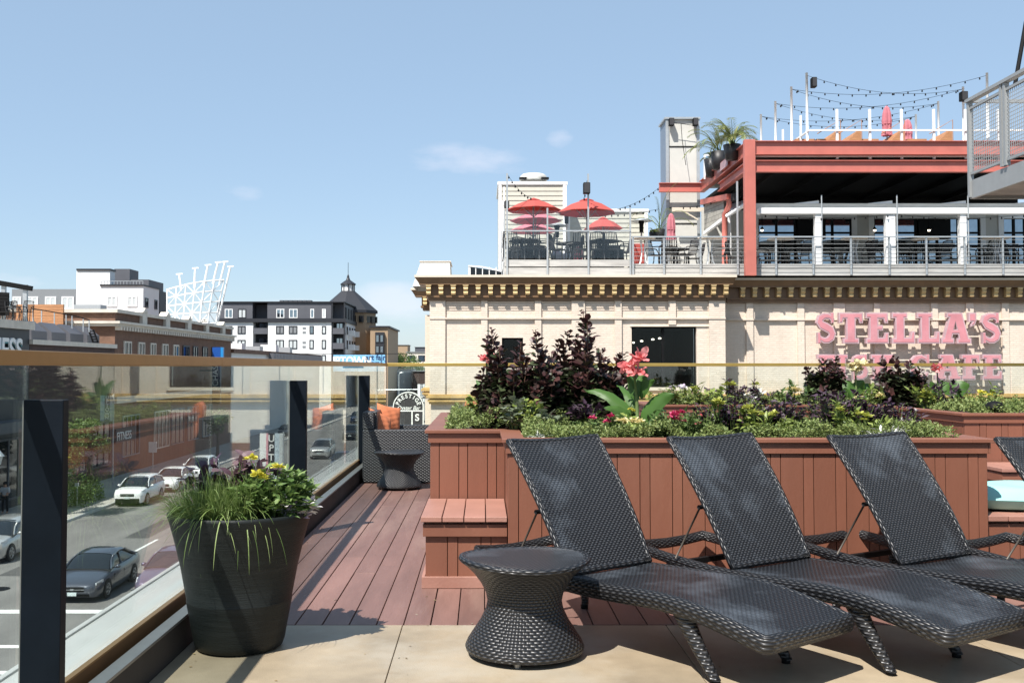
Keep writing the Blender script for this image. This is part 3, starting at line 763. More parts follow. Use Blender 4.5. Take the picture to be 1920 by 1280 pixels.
def canna(label, bx, by, Y, zb, leaves, fl=None, fmat=None, fr=.12, lw=.10, stalk=None):
    """leaves: (start px,py, tip px,py, width factor, depth step)"""
    b = at(bx, by, Y); b.z = zb
    t = thing('canna_lily', label, 'canna lily', b, None)
    st = MB(); tp = at(*(stalk or (fl if fl else (bx, by - 60))), Y)
    st.tube([b, b.lerp(tp, .5) + Vector((.01, 0, 0)), tp], .011, 8, radii=[.016, .012, .007]); st.build('stalk', M_['stem'], t, smooth=True)
    for (sx, sy, ex, ey, wf, dy) in leaves:
        s, e = at(sx, sy, Y), at(ex, ey, Y + dy); L = (e - s).length; m = MB(); n = 12
        side0 = (e - s).cross(Vector((0, -1, .55))).normalized(); bow = Vector((0, 0, 1)) * L * .16
        nr = side0.cross((e - s).normalized()); vs = []
        for i in range(n + 1):
            u = i / n; c = s.lerp(e, u) + bow * sin(pi * u); w = lw * wf * cshape(u) / 2
            tw = side0 + nr * (.25 * sin(u * 5 + sx)); tw.normalize()
            for k in (-1, -.5, 0, .5, 1):
                vs.append(c + tw * w * k + nr * (-abs(k) * w * .30 + .006 * sin(u * 22 + k * 3) * abs(k)))
        fs = [(i * 5 + k, i * 5 + k + 1, i * 5 + k + 6, i * 5 + k + 5) for i in range(n) for k in range(4)]
        m.add(vs, fs); m.build('leaf', M_['lf_deep'], t, smooth=True)
    if fl:
        c = at(fl[0], fl[1], Y - .05)
        for k in range(6):
            m = MB(); cc = c + Vector((R.uniform(-.75, .75) * fr, R.uniform(-.3, .3) * fr, R.uniform(-.5, .6) * fr))
            for i in range(8):
                d = rv(); d.z = d.z * .5 + .25; d.y = d.y * .5 - .3
                n = 6; s = d.cross(rv()).normalized(); nn = d.cross(s); vs = []
                L = fr * R.uniform(.45, .9)
                for a in range(n + 1):
                    u = a / n; w = L * .30 * sin(pi * min(1, .12 + u * .82)) ** .6
                    ctr = cc + d.normalized() * L * u + nn * (L * .25 * u * u)
                    for kk in (-1, -.4, .4, 1): vs.append(ctr + s * w * kk + nn * (L * .10 * sin(u * 9 + kk * 5 + i) + abs(kk) * w * .25))
                m.add(vs, [(a * 4 + q, a * 4 + q + 1, a * 4 + q + 5, a * 4 + q + 4) for a in range(n) for q in range(3)])
            m.build('petals', fmat, t, smooth=True)
    return t

# ---- main planter
def gc(name, label, regs, h, n, mat='lf_light', **k): return mound(name, M_[mat], label, regs, h, n, **k)
gc('creeping_ground_cover', 'low light green leafy carpet along the front rim of the big planter', [(.28, 3.05, 6.50, 7.15)], .185, 26000, seed=3)
gc('creeping_ground_cover', 'low green leafy carpet filling the narrow left arm of the big planter', [(-.27, .28, 7.40, 9.6), (.28, .62, 7.15, 8.6)], .21, 15000, seed=9)
gc('creeping_ground_cover', 'pale seeding carpet behind the front row of the big planter', [(.62, 3.05, 7.15, 7.9)], .16, 9000, 'lf_mid', seed=5)
smoke('dark smoke bush at the left of the big planter, leaning over the left canna', 960, 790, 7.75, [(903, 690), (921, 617), (935, 650), (977, 642), (950, 700), (925, 740), (985, 690)], .87)
smoke('dark smoke bush with two bushy peaks in the middle of the big planter', 1030, 790, 7.65, [(1004, 618), (1018, 655), (1047, 640), (1066, 619), (1080, 665), (1000, 690), (1045, 700), (1090, 700)], .87)
smoke('tallest dark smoke bush, its spire rising above the cornice shadow line', 1110, 790, 7.6, [(1093, 580), (1100, 640), (1127, 655), (1100, 690), (1140, 705), (1166, 659), (1172, 690), (1130, 740)], .87)
canna('canna lily with a big coral pink flower head in the big planter', 1195, 805, 6.95, .87,
      [(1190, 790, 1098, 732, 1.1, .15), (1195, 785, 1156, 722, .7, .3), (1200, 800, 1265, 738, 1.35, -.1), (1195, 750, 1175, 700, .8, .05), (1200, 745, 1228, 712, .7, -.1),
       (1192, 745, 1205, 700, .6, .1), (1205, 790, 1250, 770, 1.0, .2), (1188, 795, 1130, 765, .9, -.05), (1207, 745, 1213, 690, .4, .05)], (1188, 686), M_['fl_pink'], .10, .10)
canna('small canna lily with coral flower at the left end of the big planter', 912, 760, 8.6, .9,
      [(910, 752, 893, 712, .9, .1), (912, 750, 915, 705, .8, 0), (914, 752, 932, 715, .8, .1), (908, 756, 885, 738, .8, -.1), (915, 755, 940, 735, .7, 0)], (912, 671), M_['fl_pink'], .075, .085)
BD = 'bedding plants in the big planter'
clump('zinnia_plant', 'magenta zinnias low on the front rim left of the pink canna', 1128, 795, 6.75, .34, .2, M_['lf_mid'], n=130, L=.055, W=.028, flowers=[(1110, 786), (1138, 792), (1146, 783)], fmat=M_['fl_mag'], fr=.032)
clump('zinnia_plant', 'magenta zinnia with broad bloom right of the pink canna', 1262, 795, 6.75, .42, .22, M_['lf_mid'], n=170, L=.075, W=.035, flowers=[(1266, 780), (1276, 776), (1264, 788)], fmat=M_['fl_mag'], fr=.036)
clump('heuchera', 'pale yellow flower clump at the foot of the pink canna', 1178, 800, 6.7, .34, .18, M_['lf_lime'], 'r', n=110, L=.045, W=.04, flowers=[(1165, 790), (1176, 795), (1190, 791), (1200, 794)], fmat=M_['fl_cream'], fr=.036)
clump('marigold', 'small yellow marigold between the pink canna leaves', 1186, 775, 7.0, .12, .14, M_['lf_mid'], n=40, L=.03, W=.014, flowers=[(1183, 768), (1190, 772)], fmat=M_['fl_yel'], fr=.026)
clump('geranium', 'small red-flowered plant in pale foliage beside the purple basil', 1312, 790, 6.8, .34, .22, M_['lf_light'], n=220, L=.028, W=.014, flowers=[(1313, 780), (1309, 795), (1283, 790)], fmat=M_['fl_pink'], fr=.022)
for i, (px, py, w, h, lb) in enumerate([(1368, 772, .56, .34, 'largest purple-black basil clump, over the gap between the first and second loungers'),
        (1462, 772, .34, .26, 'purple-black basil clump behind the yellow coleus above the second lounger'), (1572, 765, .48, .34, 'purple-black basil clump in front of the cafe sign, tallest on the right'),
        (1680, 782, .34, .28, 'purple-black basil clump at the right end of the big planter'), (1625, 778, .3, .2, 'small purple-black basil clump beside the lime flower heads'), (1100, 772, .22, .12, 'small purple-black clump under the tallest smoke bush')]):
    clump('purple_basil', lb, px, py, 6.95, w, h * .85, M_['lf_purple'], n=int(1350 * w), L=.05, W=.034, group=BD)
for i, (px, py, w, fl, lb) in enumerate([(1428, 790, .42, [(1412, 776), (1430, 778), (1446, 780), (1452, 776)], 'lime coleus with yellow heads above the second lounger back'),
        (1402, 772, .16, [(1398, 766), (1404, 764)], 'dull yellow marigold heads between two purple basils'), (1618, 792, .36, [(1612, 778), (1628, 782), (1620, 788)], 'lime coleus with yellow heads left of the third lounger back'),
        (1236, 800, .2, [], 'plain green coleus near the middle lounger top'), (1345, 745, .12, [(1344, 754), (1350, 758)], 'single yellow bloom left of the largest purple basil'), (1577, 772, .1, [(1573, 770)], 'single yellow bloom on the tall right basil')]):
    clump('coleus', lb, px, py, 6.75, w, .2, M_['lf_lime'] if fl else M_['lf_mid'], n=int(420 * w) + 20, L=.055, W=.03, group=BD, flowers=fl, fmat=M_['fl_lime'], fr=.034)
clump('dusty_miller', 'white dusty miller on the front rim left of the third lounger', 1662, 814, 6.55, .24, .08, M_['lf_white'], 'b', n=90, L=.07, W=.02)
clump('dusty_miller', 'small white dusty miller on the front rim behind the first lounger', 1012, 821, 6.52, .13, .04, M_['lf_white'], 'b', n=50, L=.05, W=.016)
clump('coleus', 'yellow-green coleus beside the left canna', 905, 748, 8.1, .26, .2, M_['lf_lime'], 'r', n=90, L=.05, W=.045, group=BD, flowers=[(898, 742), (910, 752), (915, 738)], fmat=M_['fl_lime'], fr=.03)
clump('coleus', 'loose lime coleus poking out below the middle smoke bush', 990, 765, 7.2, .2, .16, M_['lf_lime'], 'r', n=40, L=.05, W=.04, group=BD, flowers=[(994, 756), (996, 782)], fmat=M_['fl_lime'], fr=.026)
clump('silver_leaf_plant', 'grey-green round-leaved plant under the left smoke bush', 965, 760, 7.3, .3, .26, leafm('grey_green_round_leaves', [(.10, .13, .08), (.17, .20, .13), (.24, .27, .19)]), 'r', n=70, L=.06, W=.055)
clump('silver_leaf_plant', 'grey-green round-leaved plant under the middle smoke bush', 1015, 778, 7.2, .3, .2, bpy.data.materials['grey_green_round_leaves'], 'r', n=70, L=.055, W=.05)
# ---- back planter
gc('creeping_ground_cover', 'bushy green carpet all along the back planter', [(2.1, 4.75, 12.1, 12.9), (4.75, 9.6, 9.95, 11.0)], .20, 22000, seed=13, L=.035, W=.02)
gc('creeping_ground_cover', 'lime tinted carpet at the back of the far planter', [(2.1, 9.6, 12.75, 13.1)], .22, 5000, 'lf_lime', seed=17, L=.035, W=.022)
smoke('far smoke bush left of the yellow canna in the back planter', 1550, 745, 12.6, [(1513, 690), (1545, 672), (1568, 668), (1535, 700), (1580, 695), (1556, 690)], .87, .8, .085)
smoke('far smoke bush right of the yellow canna in the back planter', 1690, 745, 12.6, [(1652, 672), (1677, 668), (1640, 695), (1708, 680), (1725, 690), (1668, 700), (1700, 705), (1735, 705)], .87, .8, .085)
canna('canna lily with pale yellow bloom between the far smoke bushes', 1605, 750, 12.3, .87,
      [(1600, 745, 1583, 712, 1.2, .1), (1605, 742, 1618, 712, 1.2, 0), (1608, 748, 1638, 722, 1.3, .1), (1598, 750, 1580, 730, 1.1, -.1)], (1604, 690), M_['fl_cream'], .11, .15, (1602, 672))
canna('canna lily with small pink spike in the back planter', 1757, 750, 12.3, .87, [(1757, 748, 1745, 715, .9, 0), (1759, 745, 1768, 712, .9, .1)], (1757, 692), M_['fl_pink'], .07, .13)
canna('flowerless canna lily with one broad leaf at the right of the back planter', 1790, 750, 12.2, .87, [(1785, 740, 1818, 720, 1.5, 0), (1782, 742, 1772, 715, 1, .1), (1786, 745, 1800, 728, 1, -.1)], None, None, .1, .15, (1786, 735))
BB = 'bedding plants in the back planter'
for (px, py, w, mt, fl, fm, lb) in [(1365, 728, .5, 'lf_purple', [(1362, 722), (1372, 724)], 'fl_lime', 'purple clump with lime heads left of the facade shadow'),
        (1427, 733, .35, 'lf_purple', [(1418, 722)], 'fl_lime', 'purple clump in the sunlit gap right of the facade shadow'), (1490, 735, .4, 'lf_mid', [(1480, 733), (1490, 731), (1498, 735)], 'fl_cream', 'cream and orange flowering clump left of the far smoke bush'),
        (1770, 738, .5, 'lf_purple', [], 'fl_lime', 'purple clump under the small pink canna'), (1738, 742, .5, 'lf_lime', [(1735, 738), (1745, 745), (1728, 746)], 'fl_lime', 'lime clump at the foot of the right far smoke bush'),
        (1850, 745, .55, 'lf_lime', [(1840, 738), (1858, 742)], 'fl_yel', 'yellow flowering clump near the right edge of the back planter'), (1270, 735, .4, 'lf_light', [(1262, 728), (1280, 730)], 'fl_wht', 'white flowering clump at the left end of the back planter'),
        (1305, 738, .35, 'lf_lime', [(1302, 730)], 'fl_lime', 'lime clump under the corner of the big dark window'), (1410, 743, .3, 'lf_white', [], 'fl_wht', 'white dusty miller in the back planter'),
        (1640, 745, .4, 'lf_lime', [(1650, 745), (1612, 748)], 'fl_cream', 'lime clump between the yellow canna and right smoke bush')]:
    clump('bedding_plant', lb, px, py, 12.25 if px < 1700 else 11.9, w, .3, M_[mt], n=int(300 * w), L=.085, W=.045, group=BB, flowers=fl, fmat=M_[fm], fr=.06)
# path light in the back planter
pl = thing('path_light', 'small black dome light in the corner of the back planter', 'light', at(1865, 757, 10.1))
m = MB(); c = at(1865, 765, 10.1); m.lathe([(.09, 0), (.085, .03), (.06, .06), (0, .075)], 16, c); m.build('dome', M_['black'], pl, smooth=True)
m = MB(); m.tube([c, c - Vector((0, 0, .12))], .01, 6); m.build('stake', M_['black'], pl)

# ---- plants in the pot
PC = Vector((-1.21, 5.09, .615))
g = thing('ornamental_grass', 'arching green grass spilling over the left side of the black pot', 'grass plant', PC + Vector((-.14, -.04, 0)))
m = MB()
for i in range(1500):
    a = R.uniform(0, 2 * pi); r = .20 * sqrt(R.random()); p = PC + Vector((-.09 + cos(a) * r, -.07 + sin(a) * r * .9, 0))
    out = Vector((p.x - PC.x + .04, p.y - PC.y, 0)); lean = R.uniform(.1, .75) + out.length * 1.8
    d = Vector((out.x * 1.7 + R.uniform(-.35, .35) - .03, out.y * 1.8 + R.uniform(-.35, .35) - .05, 0)) * lean; d.z = 1
    blade(m, p, d, R.uniform(.14, .29), R.uniform(.004, .008), R.uniform(1.6, 4.8), 8)
for i in range(60):
    a = R.uniform(0, 2 * pi); p = PC + Vector((-.05 + cos(a) * .1, -.1 + sin(a) * .1, 0))
    blade(m, p, Vector((R.uniform(-.9, .9), R.uniform(-.9, .1), 1)), R.uniform(.3, .48), R.uniform(.006, .009), R.uniform(2.5, 5), 10)
m.build('blades', M_['lf_grass'], g)
c = clump('leafy_bedding_plant', 'bright green leafy plant with yellow flowers filling the right of the black pot', 512, 927, 5.03, .40, .31, M_['lf_bright'], n=1000, L=.07, W=.034,
      flowers=[(470, 862), (521, 878), (482, 893), (494, 900)], fmat=M_['fl_yel'], fr=.036, base=.615)
clump('coleus', 'dark purple broad-leaved coleus at the back of the black pot', 415, 897, 5.2, .34, .22, M_['lf_purple'], 'r', n=140, L=.07, W=.05, base=.615)
clump('coleus', 'dusky purple coleus behind the yellow flowers in the black pot', 475, 888, 5.2, .34, .20, leafm('dusky_purple_leaves', [(.07, .035, .04), (.16, .10, .11), (.05, .02, .035)]), 'r', n=170, L=.08, W=.04, base=.615)
clump('ornamental_kale', 'white and violet ornamental kale at the right rim of the black pot', 553, 948, 5.0, .17, .09, M_['fl_wht'], 'r', n=110, L=.055, W=.034, base=.615)
k = thing('broad_leaf_plant', 'plant with flat round green leaves resting on the right rim of the black pot', 'plant', PC + Vector((.25, -.05, 0)))
for (a, b, L, W) in (((525, 960), (583, 948), .1, .09), ((515, 955), (570, 925), .09, .07), ((520, 965), (545, 975), .09, .07), ((480, 965), (500, 990), .08, .05)):
    p, q = at(*a, 4.98), at(*b, 4.93); m = MB(); rleaf(m, p, q - p, Vector((0, -.3, 1)), (q - p).length, W); m.build('leaf', M_['lf_mid'], k, smooth=True)
# ================================================================== CAFE BUILDING ACROSS THE ALLEY
FY = 32.5
M_['ochre'] = pm('ochre_moulding', (.52, .34, .13), .7, var=.2, scale=4, bump=.3, dirt=(.30, .18, .07, .6))
cafe = thing('brick_building', 'long cream painted brick building with bronze cornice and gilded brackets', 'building', (8, 38, SZ))
def wall_with_holes(mb, x0, x1, y0, y1, z0, z1, holes):
    xs = sorted({x0, x1} | {h[0] for h in holes} | {h[1] for h in holes})
    for a, b in zip(xs, xs[1:]):
        hs = sorted([h for h in holes if h[0] <= a + 1e-6 and h[1] >= b - 1e-6], key=lambda h: h[2]); z = z0
        for h in hs: mb.box(a, b, y0, y1, z, h[2]); z = h[3]
        mb.box(a, b, y0, y1, z, z1)
xA0, xA1, xB1 = X(808, FY), X(1358, FY), 20.5
W1 = (X(1185, FY), X(1307, FY), Z(726, FY), Z(612, FY)); W2 = (X(941, FY), X(981, FY), Z(690, FY), Z(633, FY))
m = MB(); wall_with_holes(m, xA0, xA1, FY + .05, FY + .45, SZ, 3.62, [W1, W2])
m.box(xA0, xA0 + .4, FY + .451, 50, SZ, 3.62)
m.box(xA1 + .001, xB1, FY + 1.0, FY + 1.4, SZ, 3.62)
m.box(xA1 - .4, xA1, FY + .451, FY + 1.399, SZ, 3.62)
m.build('wall', M_['cream'], cafe)
m = MB(); m.box(X(797, 37.6), xA0 - .002, 37.6, 50, SZ, 3.3); m.build('rear_wall', M_['cream'], cafe)
YB = FY + .95
# pilasters, ribs, string course
m = MB(); zt = 3.60; zm = Z(742, FY)
for a, b in ((808, 835), (902, 914), (1003, 1015), (1072, 1097), (1153, 1166), (1254, 1268), (1330, 1358)):
    z0 = W1[3] + .06 if a == 1254 else zm
    m = MB(); m.box(X(a, FY) - (.04 if a == 808 else 0), X(b, FY) + (.04 if a == 1330 else 0), FY - .02, FY + .049, z0, zt); m.build('pilaster', M_['cream'], cafe)
pb = [(1400, 1413), (1496, 1509), (1564, 1585), (1640, 1651), (1747, 1760), (1813, 1827), (1880, 1893), (1975, 1990)]
for a, b in pb: m = MB(); m.box(X(a, YB), X(b, YB), YB - .02, YB + .049, zm, zt); m.build('pilaster', M_['cream'], cafe)
m = MB()
def ribs(px0, px1, Y):
    for k, py in enumerate((563.5, 568, 572.5, 577, 581.5)):
        z = Z(py, Y); m.box(X(px0, Y) + .01, X(px1, Y) - .01, Y + .012 + k * .006, Y + .0495, z, z + .042)
A = (835, 902), (914, 1003), (1015, 1072), (1097, 1153), (1166, 1254), (1268, 1330)
for a, b in A: ribs(a, b, FY)
pe = [1360] + [v for p in pb for v in p]
for a, b in zip(pe[::2], pe[1::2]): ribs(a, b, YB)
m.build('corbel_ribs', M_['cream'], cafe)
m = MB(); z = Z(598, FY)
m.box(xA0 - .05, xA1 + .05, FY - .045, FY + .048, z, z + .05); m.box(xA1 + .06, xB1, YB - .045, YB + .048, z, z + .05)
m.build('string_course', M_['cream'], cafe)
m = MB(); zb = Z(757, FY)
for k, (o, a, b) in enumerate(((.06, 0, .07), (.10, .071, .15), (.05, .151, .19), (.14, .191, .27), (.09, .271, .31))):
    m.box(xA0 - o, xA1 + o, FY - o, FY + .04, zb + a, zb + b); m.box(xA1 + o + .001, xB1, YB - o, YB + .04, zb + a, zb + b)
    m.box(X(797, 37.6) - o, xA0 - o - .002, 37.6 - o, 49, zb + a + .1, zb + b + .1)
m.build('base_moulding', M_['ochre'], cafe)
# cornice
def cornice(x0, x1, Y, lx, rx, yb, mats=('cornice', 'cap_white'), zoff=0):
    zt_ = 4.295 + zoff; lo, cp = MB(), MB()
    for (o, a, b) in ((.07, -.80, -.70), (.13, -.699, -.64), (.10, -.639, -.30), (.295, -.299, -.262)):
        lo.box(x0 - o * lx, x1 + o * rx, Y - o, yb, zt_ + a, zt_ + b)
    P = [(.30, -.261), (.32, -.22), (.33, -.20), (.385, -.10), (.395, -.075)]
    for (o1, a), (o2, b) in zip(P, P[1:]):
        vs = [(x0 - o * lx, Y - o, zt_ + z) for o, z in ((o1, a), (o2, b))] + [(x1 + o * rx, Y - o, zt_ + z) for o, z in ((o1, a), (o2, b))]
        vs += [(x0 - o * lx, yb, zt_ + z) for o, z in ((o1, a), (o2, b))] + [(x1 + o * rx, yb, zt_ + z) for o, z in ((o1, a), (o2, b))]
        lo.add(vs, [(0, 2, 3, 1), (0, 1, 5, 4), (2, 6, 7, 3), (1, 3, 7, 5), (0, 4, 6, 2)])
    cp.box(x0 - .41 * lx, x1 + .41 * rx, Y - .41, yb, zt_ - .074, zt_)
    lo.build('cornice', M_[mats[0]], cafe); cp.build('cornice_cap', M_[mats[1]], cafe)
cornice(xA0, xA1, FY, 1.25, .8, FY + 1.1)
cornice(xA1 + .31, xB1, YB, 0, 0, FY + 2.0, zoff=-.01)
cornice(X(797, 37.6), xA0 - .05, 37.6, 1.25, 0, 38.2, zoff=-.02)
bp = [(.0, 0), (.185, 0), (.188, -.03), (.165, -.05), (.185, -.09), (.178, -.12), (.15, -.15), (.135, -.18), (.155, -.21), (.16, -.25), (.13, -.285), (.0, -.285)]
b0 = None
def bracket(x, Y, z):
    global b0
    if b0 is None:
        m = MB(); m.prism(bp, -.07, .07, lambda a, b, d: (d, -a, b)); m.box(-.09, .09, -.192, 0, .001, .03)
        b0 = m.build('bracket', M_['gilt'], cafe, local=True); o = b0
    else: o = b0.copy(); link(o, cafe)
    o.location = Vector((x, Y, z)) - wloc(cafe)
for k in range(25): bracket(X(803 + 23.35 * k, 32.2), FY - .10, 4.295 - .335)
for k in range(27): bracket(X(1397 + 22.8 * k, 33.0), YB - .10, 4.285 - .335)
bracket(X(796, 37.2), 37.5, 4.275 - .335)
m = MB(); m.box(xA0 + .01, xB1, FY + 1.101, 52, 3.9, 4.22); m.build('roof', M_['greypaint'], cafe)
# windows
M_['lamp'] = emit('warm_lamp_glow', (1, .86, .65), 3)
def cafe_win(w, Y, nm, mull, lamps=()):
    x0, x1, z0, z1 = w; fr = MB(); t = .05
    for a, b, c, d in ((x0, x1, z1 - t, z1), (x0, x1, z0, z0 + t), (x0, x0 + t, z0 + t, z1 - t), (x1 - t, x1, z0 + t, z1 - t)): fr.box(a, b, Y + .12, Y + .20, c, d)
    for mx in mull: fr.box(mx - .04, mx + .04, Y + .12, Y + .20, z0 + t, z1 - t)
    f = fr.build('window', M_['black'], cafe)
    g = MB(); g.box(x0 + t, x1 - t, Y + .155, Y + .163, z0 + t, z1 - t); g.build('pane', M_['glass_d'], f)
    r = MB()
    for q in ([(x0, Y + .46, z0), (x0, Y + 4, z0), (x0, Y + 4, z1), (x0, Y + .46, z1)], [(x1, Y + .46, z0), (x1, Y + .46, z1), (x1, Y + 4, z1), (x1, Y + 4, z0)],
              [(x0, Y + 4, z0), (x1, Y + 4, z0), (x1, Y + 4, z1), (x0, Y + 4, z1)], [(x0, Y + .46, z1), (x0, Y + 4, z1), (x1, Y + 4, z1), (x1, Y + .46, z1)], [(x0, Y + .46, z0), (x1, Y + .46, z0), (x1, Y + 4, z0), (x0, Y + 4, z0)]):
        r.add(q, [(0, 1, 2, 3)])
    r.build('dark_room', M_['darkgap'], f)
    for (px, py) in lamps:
        c = at(px, py, Y + 1.5); l = MB(); l.lathe([(0, -.03), (.045, -.025), (.05, .01), (0, .03)], 10, c); l.build('ceiling_lamp', M_['lamp'], f)
cafe_win(W1, FY + .05, 'window', [X(1245, FY)], [(1187, 642), (1203, 639), (1224, 636), (1237, 634)])
cafe_win(W2, FY + .05, 'window', [])
m = MB(); m.box(W1[0] - .03, W1[1] + .03, FY - .01, FY + .17, W1[2] - .1, W1[2] - .001); m.box(W1[0] - .05, W1[1] + .55, FY + .01, FY + .049, W1[3] + .001, W1[3] + .05); m.build('window_sill', M_['creamtrim'], cafe)
# parapet block and louvred unit on the roof corner
t = thing('roof_hatch_box', 'beige sloped metal box on the left roof corner of the cream building', 'roof box', at(812, 510, 34.6))
m = MB(); x0, x1, z0, z1 = X(783, 34.6), X(843, 34.6), 4.1, Z(491, 34.6)
m.add([(x0 - .15, 34.2, z0), (x1 + .05, 34.2, z0), (x1 + .05, 36.4, z0), (x0 - .15, 36.4, z0), (x0 + .1, 34.6, z1), (x1, 34.6, z1), (x1, 36.4, z1), (x0 + .1, 36.4, z1)], [(0, 1, 5, 4), (1, 2, 6, 5), (2, 3, 7, 6), (3, 0, 4, 7), (4, 5, 6, 7)])
m.build('casing', M_['trimgrey'], t); m = MB(); m.box(x0 + .06, x1 + .04, 34.56, 36.44, z1 + .001, z1 + .03); m.build('lid', M_['creamtrim'], t)
t = thing('skylight', 'low dark-glazed skylight with white edge on the cream roof', 'skylight', at(905, 510, 36))
x0, x1 = X(878, 36), X(940, 36); m = MB()
m.box(x0, x0 + .08, 35.9, 37.5, 4.22, Z(498, 36)); m.bar((x0, 35.9, Z(499, 36)), (X(905, 36), 35.9, Z(501, 36)), .05); m.bar((X(905, 36), 35.9, Z(501, 36)), (x1, 35.9, Z(509, 36)), .05)
for k in range(4): m.box(x0 + .25 + k * .24, x0 + .28 + k * .24, 35.9, 35.95, 4.22, Z(501, 36))
m.build('frame', M_['white'], t); m = MB(); m.add([(x0 + .08, 36, 4.22), (x1, 36, 4.22), (x1, 36, Z(509, 36)), (x0 + .08, 36, Z(500, 36)), (x0 + .08, 37.4, 4.22), (x1, 37.4, 4.22), (x1, 37.4, Z(509, 36)), (x0 + .08, 37.4, Z(500, 36))], [(0, 1, 2, 3), (3, 2, 6, 7), (0, 3, 7, 4), (1, 5, 6, 2)]); m.build('pane', M_['winblack'], t)

# ------------------------------------------------------------------ sign letters
def sarc(pts, w):
    """outline of a thick stroke through pts with widths w"""
    L, Rr = [], []
    n = len(pts)
    for i, p in enumerate(pts):
        a, b = Vector(pts[max(0, i - 1)]), Vector(pts[min(n - 1, i + 1)]); d = (b - a).normalized(); nr = Vector((-d.y, d.x)); k = w[i] / 2
        L.append((p[0] + nr.x * k, p[1] + nr.y * k)); Rr.append((p[0] - nr.x * k, p[1] - nr.y * k))
    return L + Rr[::-1]
def glyphs():
    G = {}
    G['T'] = (.82, [[(0, 1), (.82, 1), (.82, .66), (.70, .66), (.66, .80), (.57, .80), (.57, .18), (.68, .18), (.68, 0), (.14, 0), (.14, .18), (.25, .18), (.25, .80), (.16, .80), (.12, .66), (0, .66)]])
    G['E'] = (.80, [[(0, 1), (.78, 1), (.78, .66), (.66, .66), (.62, .80), (.44, .80), (.44, .60), (.60, .60), (.60, .42), (.44, .42), (.44, .20), (.64, .20), (.68, .36), (.80, .36), (.80, 0), (0, 0), (0, .18), (.12, .18), (.12, .82), (0, .82)]])
    G['F'] = (.76, [[(0, 1), (.76, 1), (.76, .64), (.64, .64), (.60, .80), (.44, .80), (.44, .58), (.60, .58), (.60, .40), (.44, .40), (.44, .18), (.56, .18), (.56, 0), (0, 0), (0, .18), (.12, .18), (.12, .82), (0, .82)]])
    G['L'] = (.80, [[(0, 1), (.54, 1), (.54, .82), (.44, .82), (.44, .20), (.64, .20), (.68, .40), (.80, .40), (.80, 0), (0, 0), (0, .18), (.12, .18), (.12, .82), (0, .82)]])
    G['I'] = (.55, [[(0, 1), (.55, 1), (.55, .82), (.44, .82), (.44, .18), (.55, .18), (.55, 0), (0, 0), (0, .18), (.11, .18), (.11, .82), (0, .82)]])
    G['H'] = (.98, [[(0, 1), (.46, 1), (.46, .82), (.40, .82), (.40, .60), (.58, .60), (.58, .82), (.52, .82), (.52, 1), (.98, 1), (.98, .82), (.88, .82), (.88, .18), (.98, .18), (.98, 0), (.52, 0), (.52, .18), (.58, .18), (.58, .42), (.40, .42), (.40, .18), (.46, .18), (.46, 0), (0, 0), (0, .18), (.10, .18), (.10, .82), (0, .82)]])
    G['A'] = (1.02, [[(.20, 1), (.72, 1), (.94, .18), (1.02, .18), (1.02, 0), (.54, 0), (.54, .18), (.60, .18), (.575, .30), (.40, .30), (.37, .18), (.44, .18), (.44, 0), (0, 0), (0, .18), (.08, .18), (.28, .84), (.20, .84)], [(.49, .70), (.435, .46), (.545, .46)]])
    G["'"] = (.26, [[(0, 1), (.26, 1), (.26, .74), (.20, .60), (.06, .54), (.06, .62), (.12, .70), (0, .70)]])
    S = [(.66, .72), (.62, .83), (.50, .89), (.36, .89), (.22, .82), (.18, .70), (.26, .60), (.42, .53), (.58, .44), (.64, .32), (.60, .19), (.48, .11), (.34, .10), (.20, .16), (.13, .28)]
    o = sarc(S, [.10, .16, .19, .21, .25, .27, .28, .29, .28, .27, .25, .21, .19, .16, .10])
    n = len(S)
    # slab ends
    G['S'] = (.80, [o[:n] + [(.0, .36), (0, .0), (.10, .0)] + o[n:] if False else o, [(.58, 1), (.70, 1), (.70, .66), (.60, .66)], [(.09, .0), (.21, .0), (.19, .36), (.09, .36)]])
    C = [(.70, .70), (.62, .83), (.48, .90), (.32, .86), (.20, .70), (.165, .50), (.20, .30), (.32, .14), (.48, .10), (.62, .16), (.72, .30)]
    G['C'] = (.82, [sarc(C, [.08, .14, .19, .24, .28, .30, .28, .24, .19, .14, .09]), [(.64, 1), (.76, 1), (.76, .64), (.65, .64)]])
    return G
GL = glyphs()
from mathutils.geometry import tessellate_polygon
def solid(mb, loops, hole, d0, d1, fn):
    """prism of an outline with optional holes"""
    L = [[Vector((a, b, 0)) for a, b in l] for l in ([loops] + ([hole] if hole else []))]
    flat = [v for l in L for v in l]; tris = tessellate_polygon(L); n = len(flat)
    vs = [fn(v.x, v.y, d) for d in (d0, d1) for v in flat]
    fs = [tuple(t) for t in tris] + [tuple(k + n for k in t[::-1]) for t in tris]
    s = 0
    for l in L:
        for k in range(len(l)):
            a, b = s + k, s + (k + 1) % len(l); fs.append((a, b, b + n, a + n))
        s += len(l)
    mb.add(vs, fs)
M_['let_rim'] = pm('pale_pink_enamel_rim', (.46, .31, .335), .5, var=.14, scale=3)
M_['let_face'] = pm('pink_enamel_face', (.53, .21, .235), .5, var=.14, scale=2.2, dirt=(.52, .32, .34, .7))
M_['neon_off'] = pm('unlit_neon_tube', (.72, .42, .45), .2)
sign = thing('cafe_sign', "pink slab-serif channel letters reading STELLA'S FISH CAFE on the cream wall", 'sign', (X(1700, YB), YB - .3, Z(712, YB)))
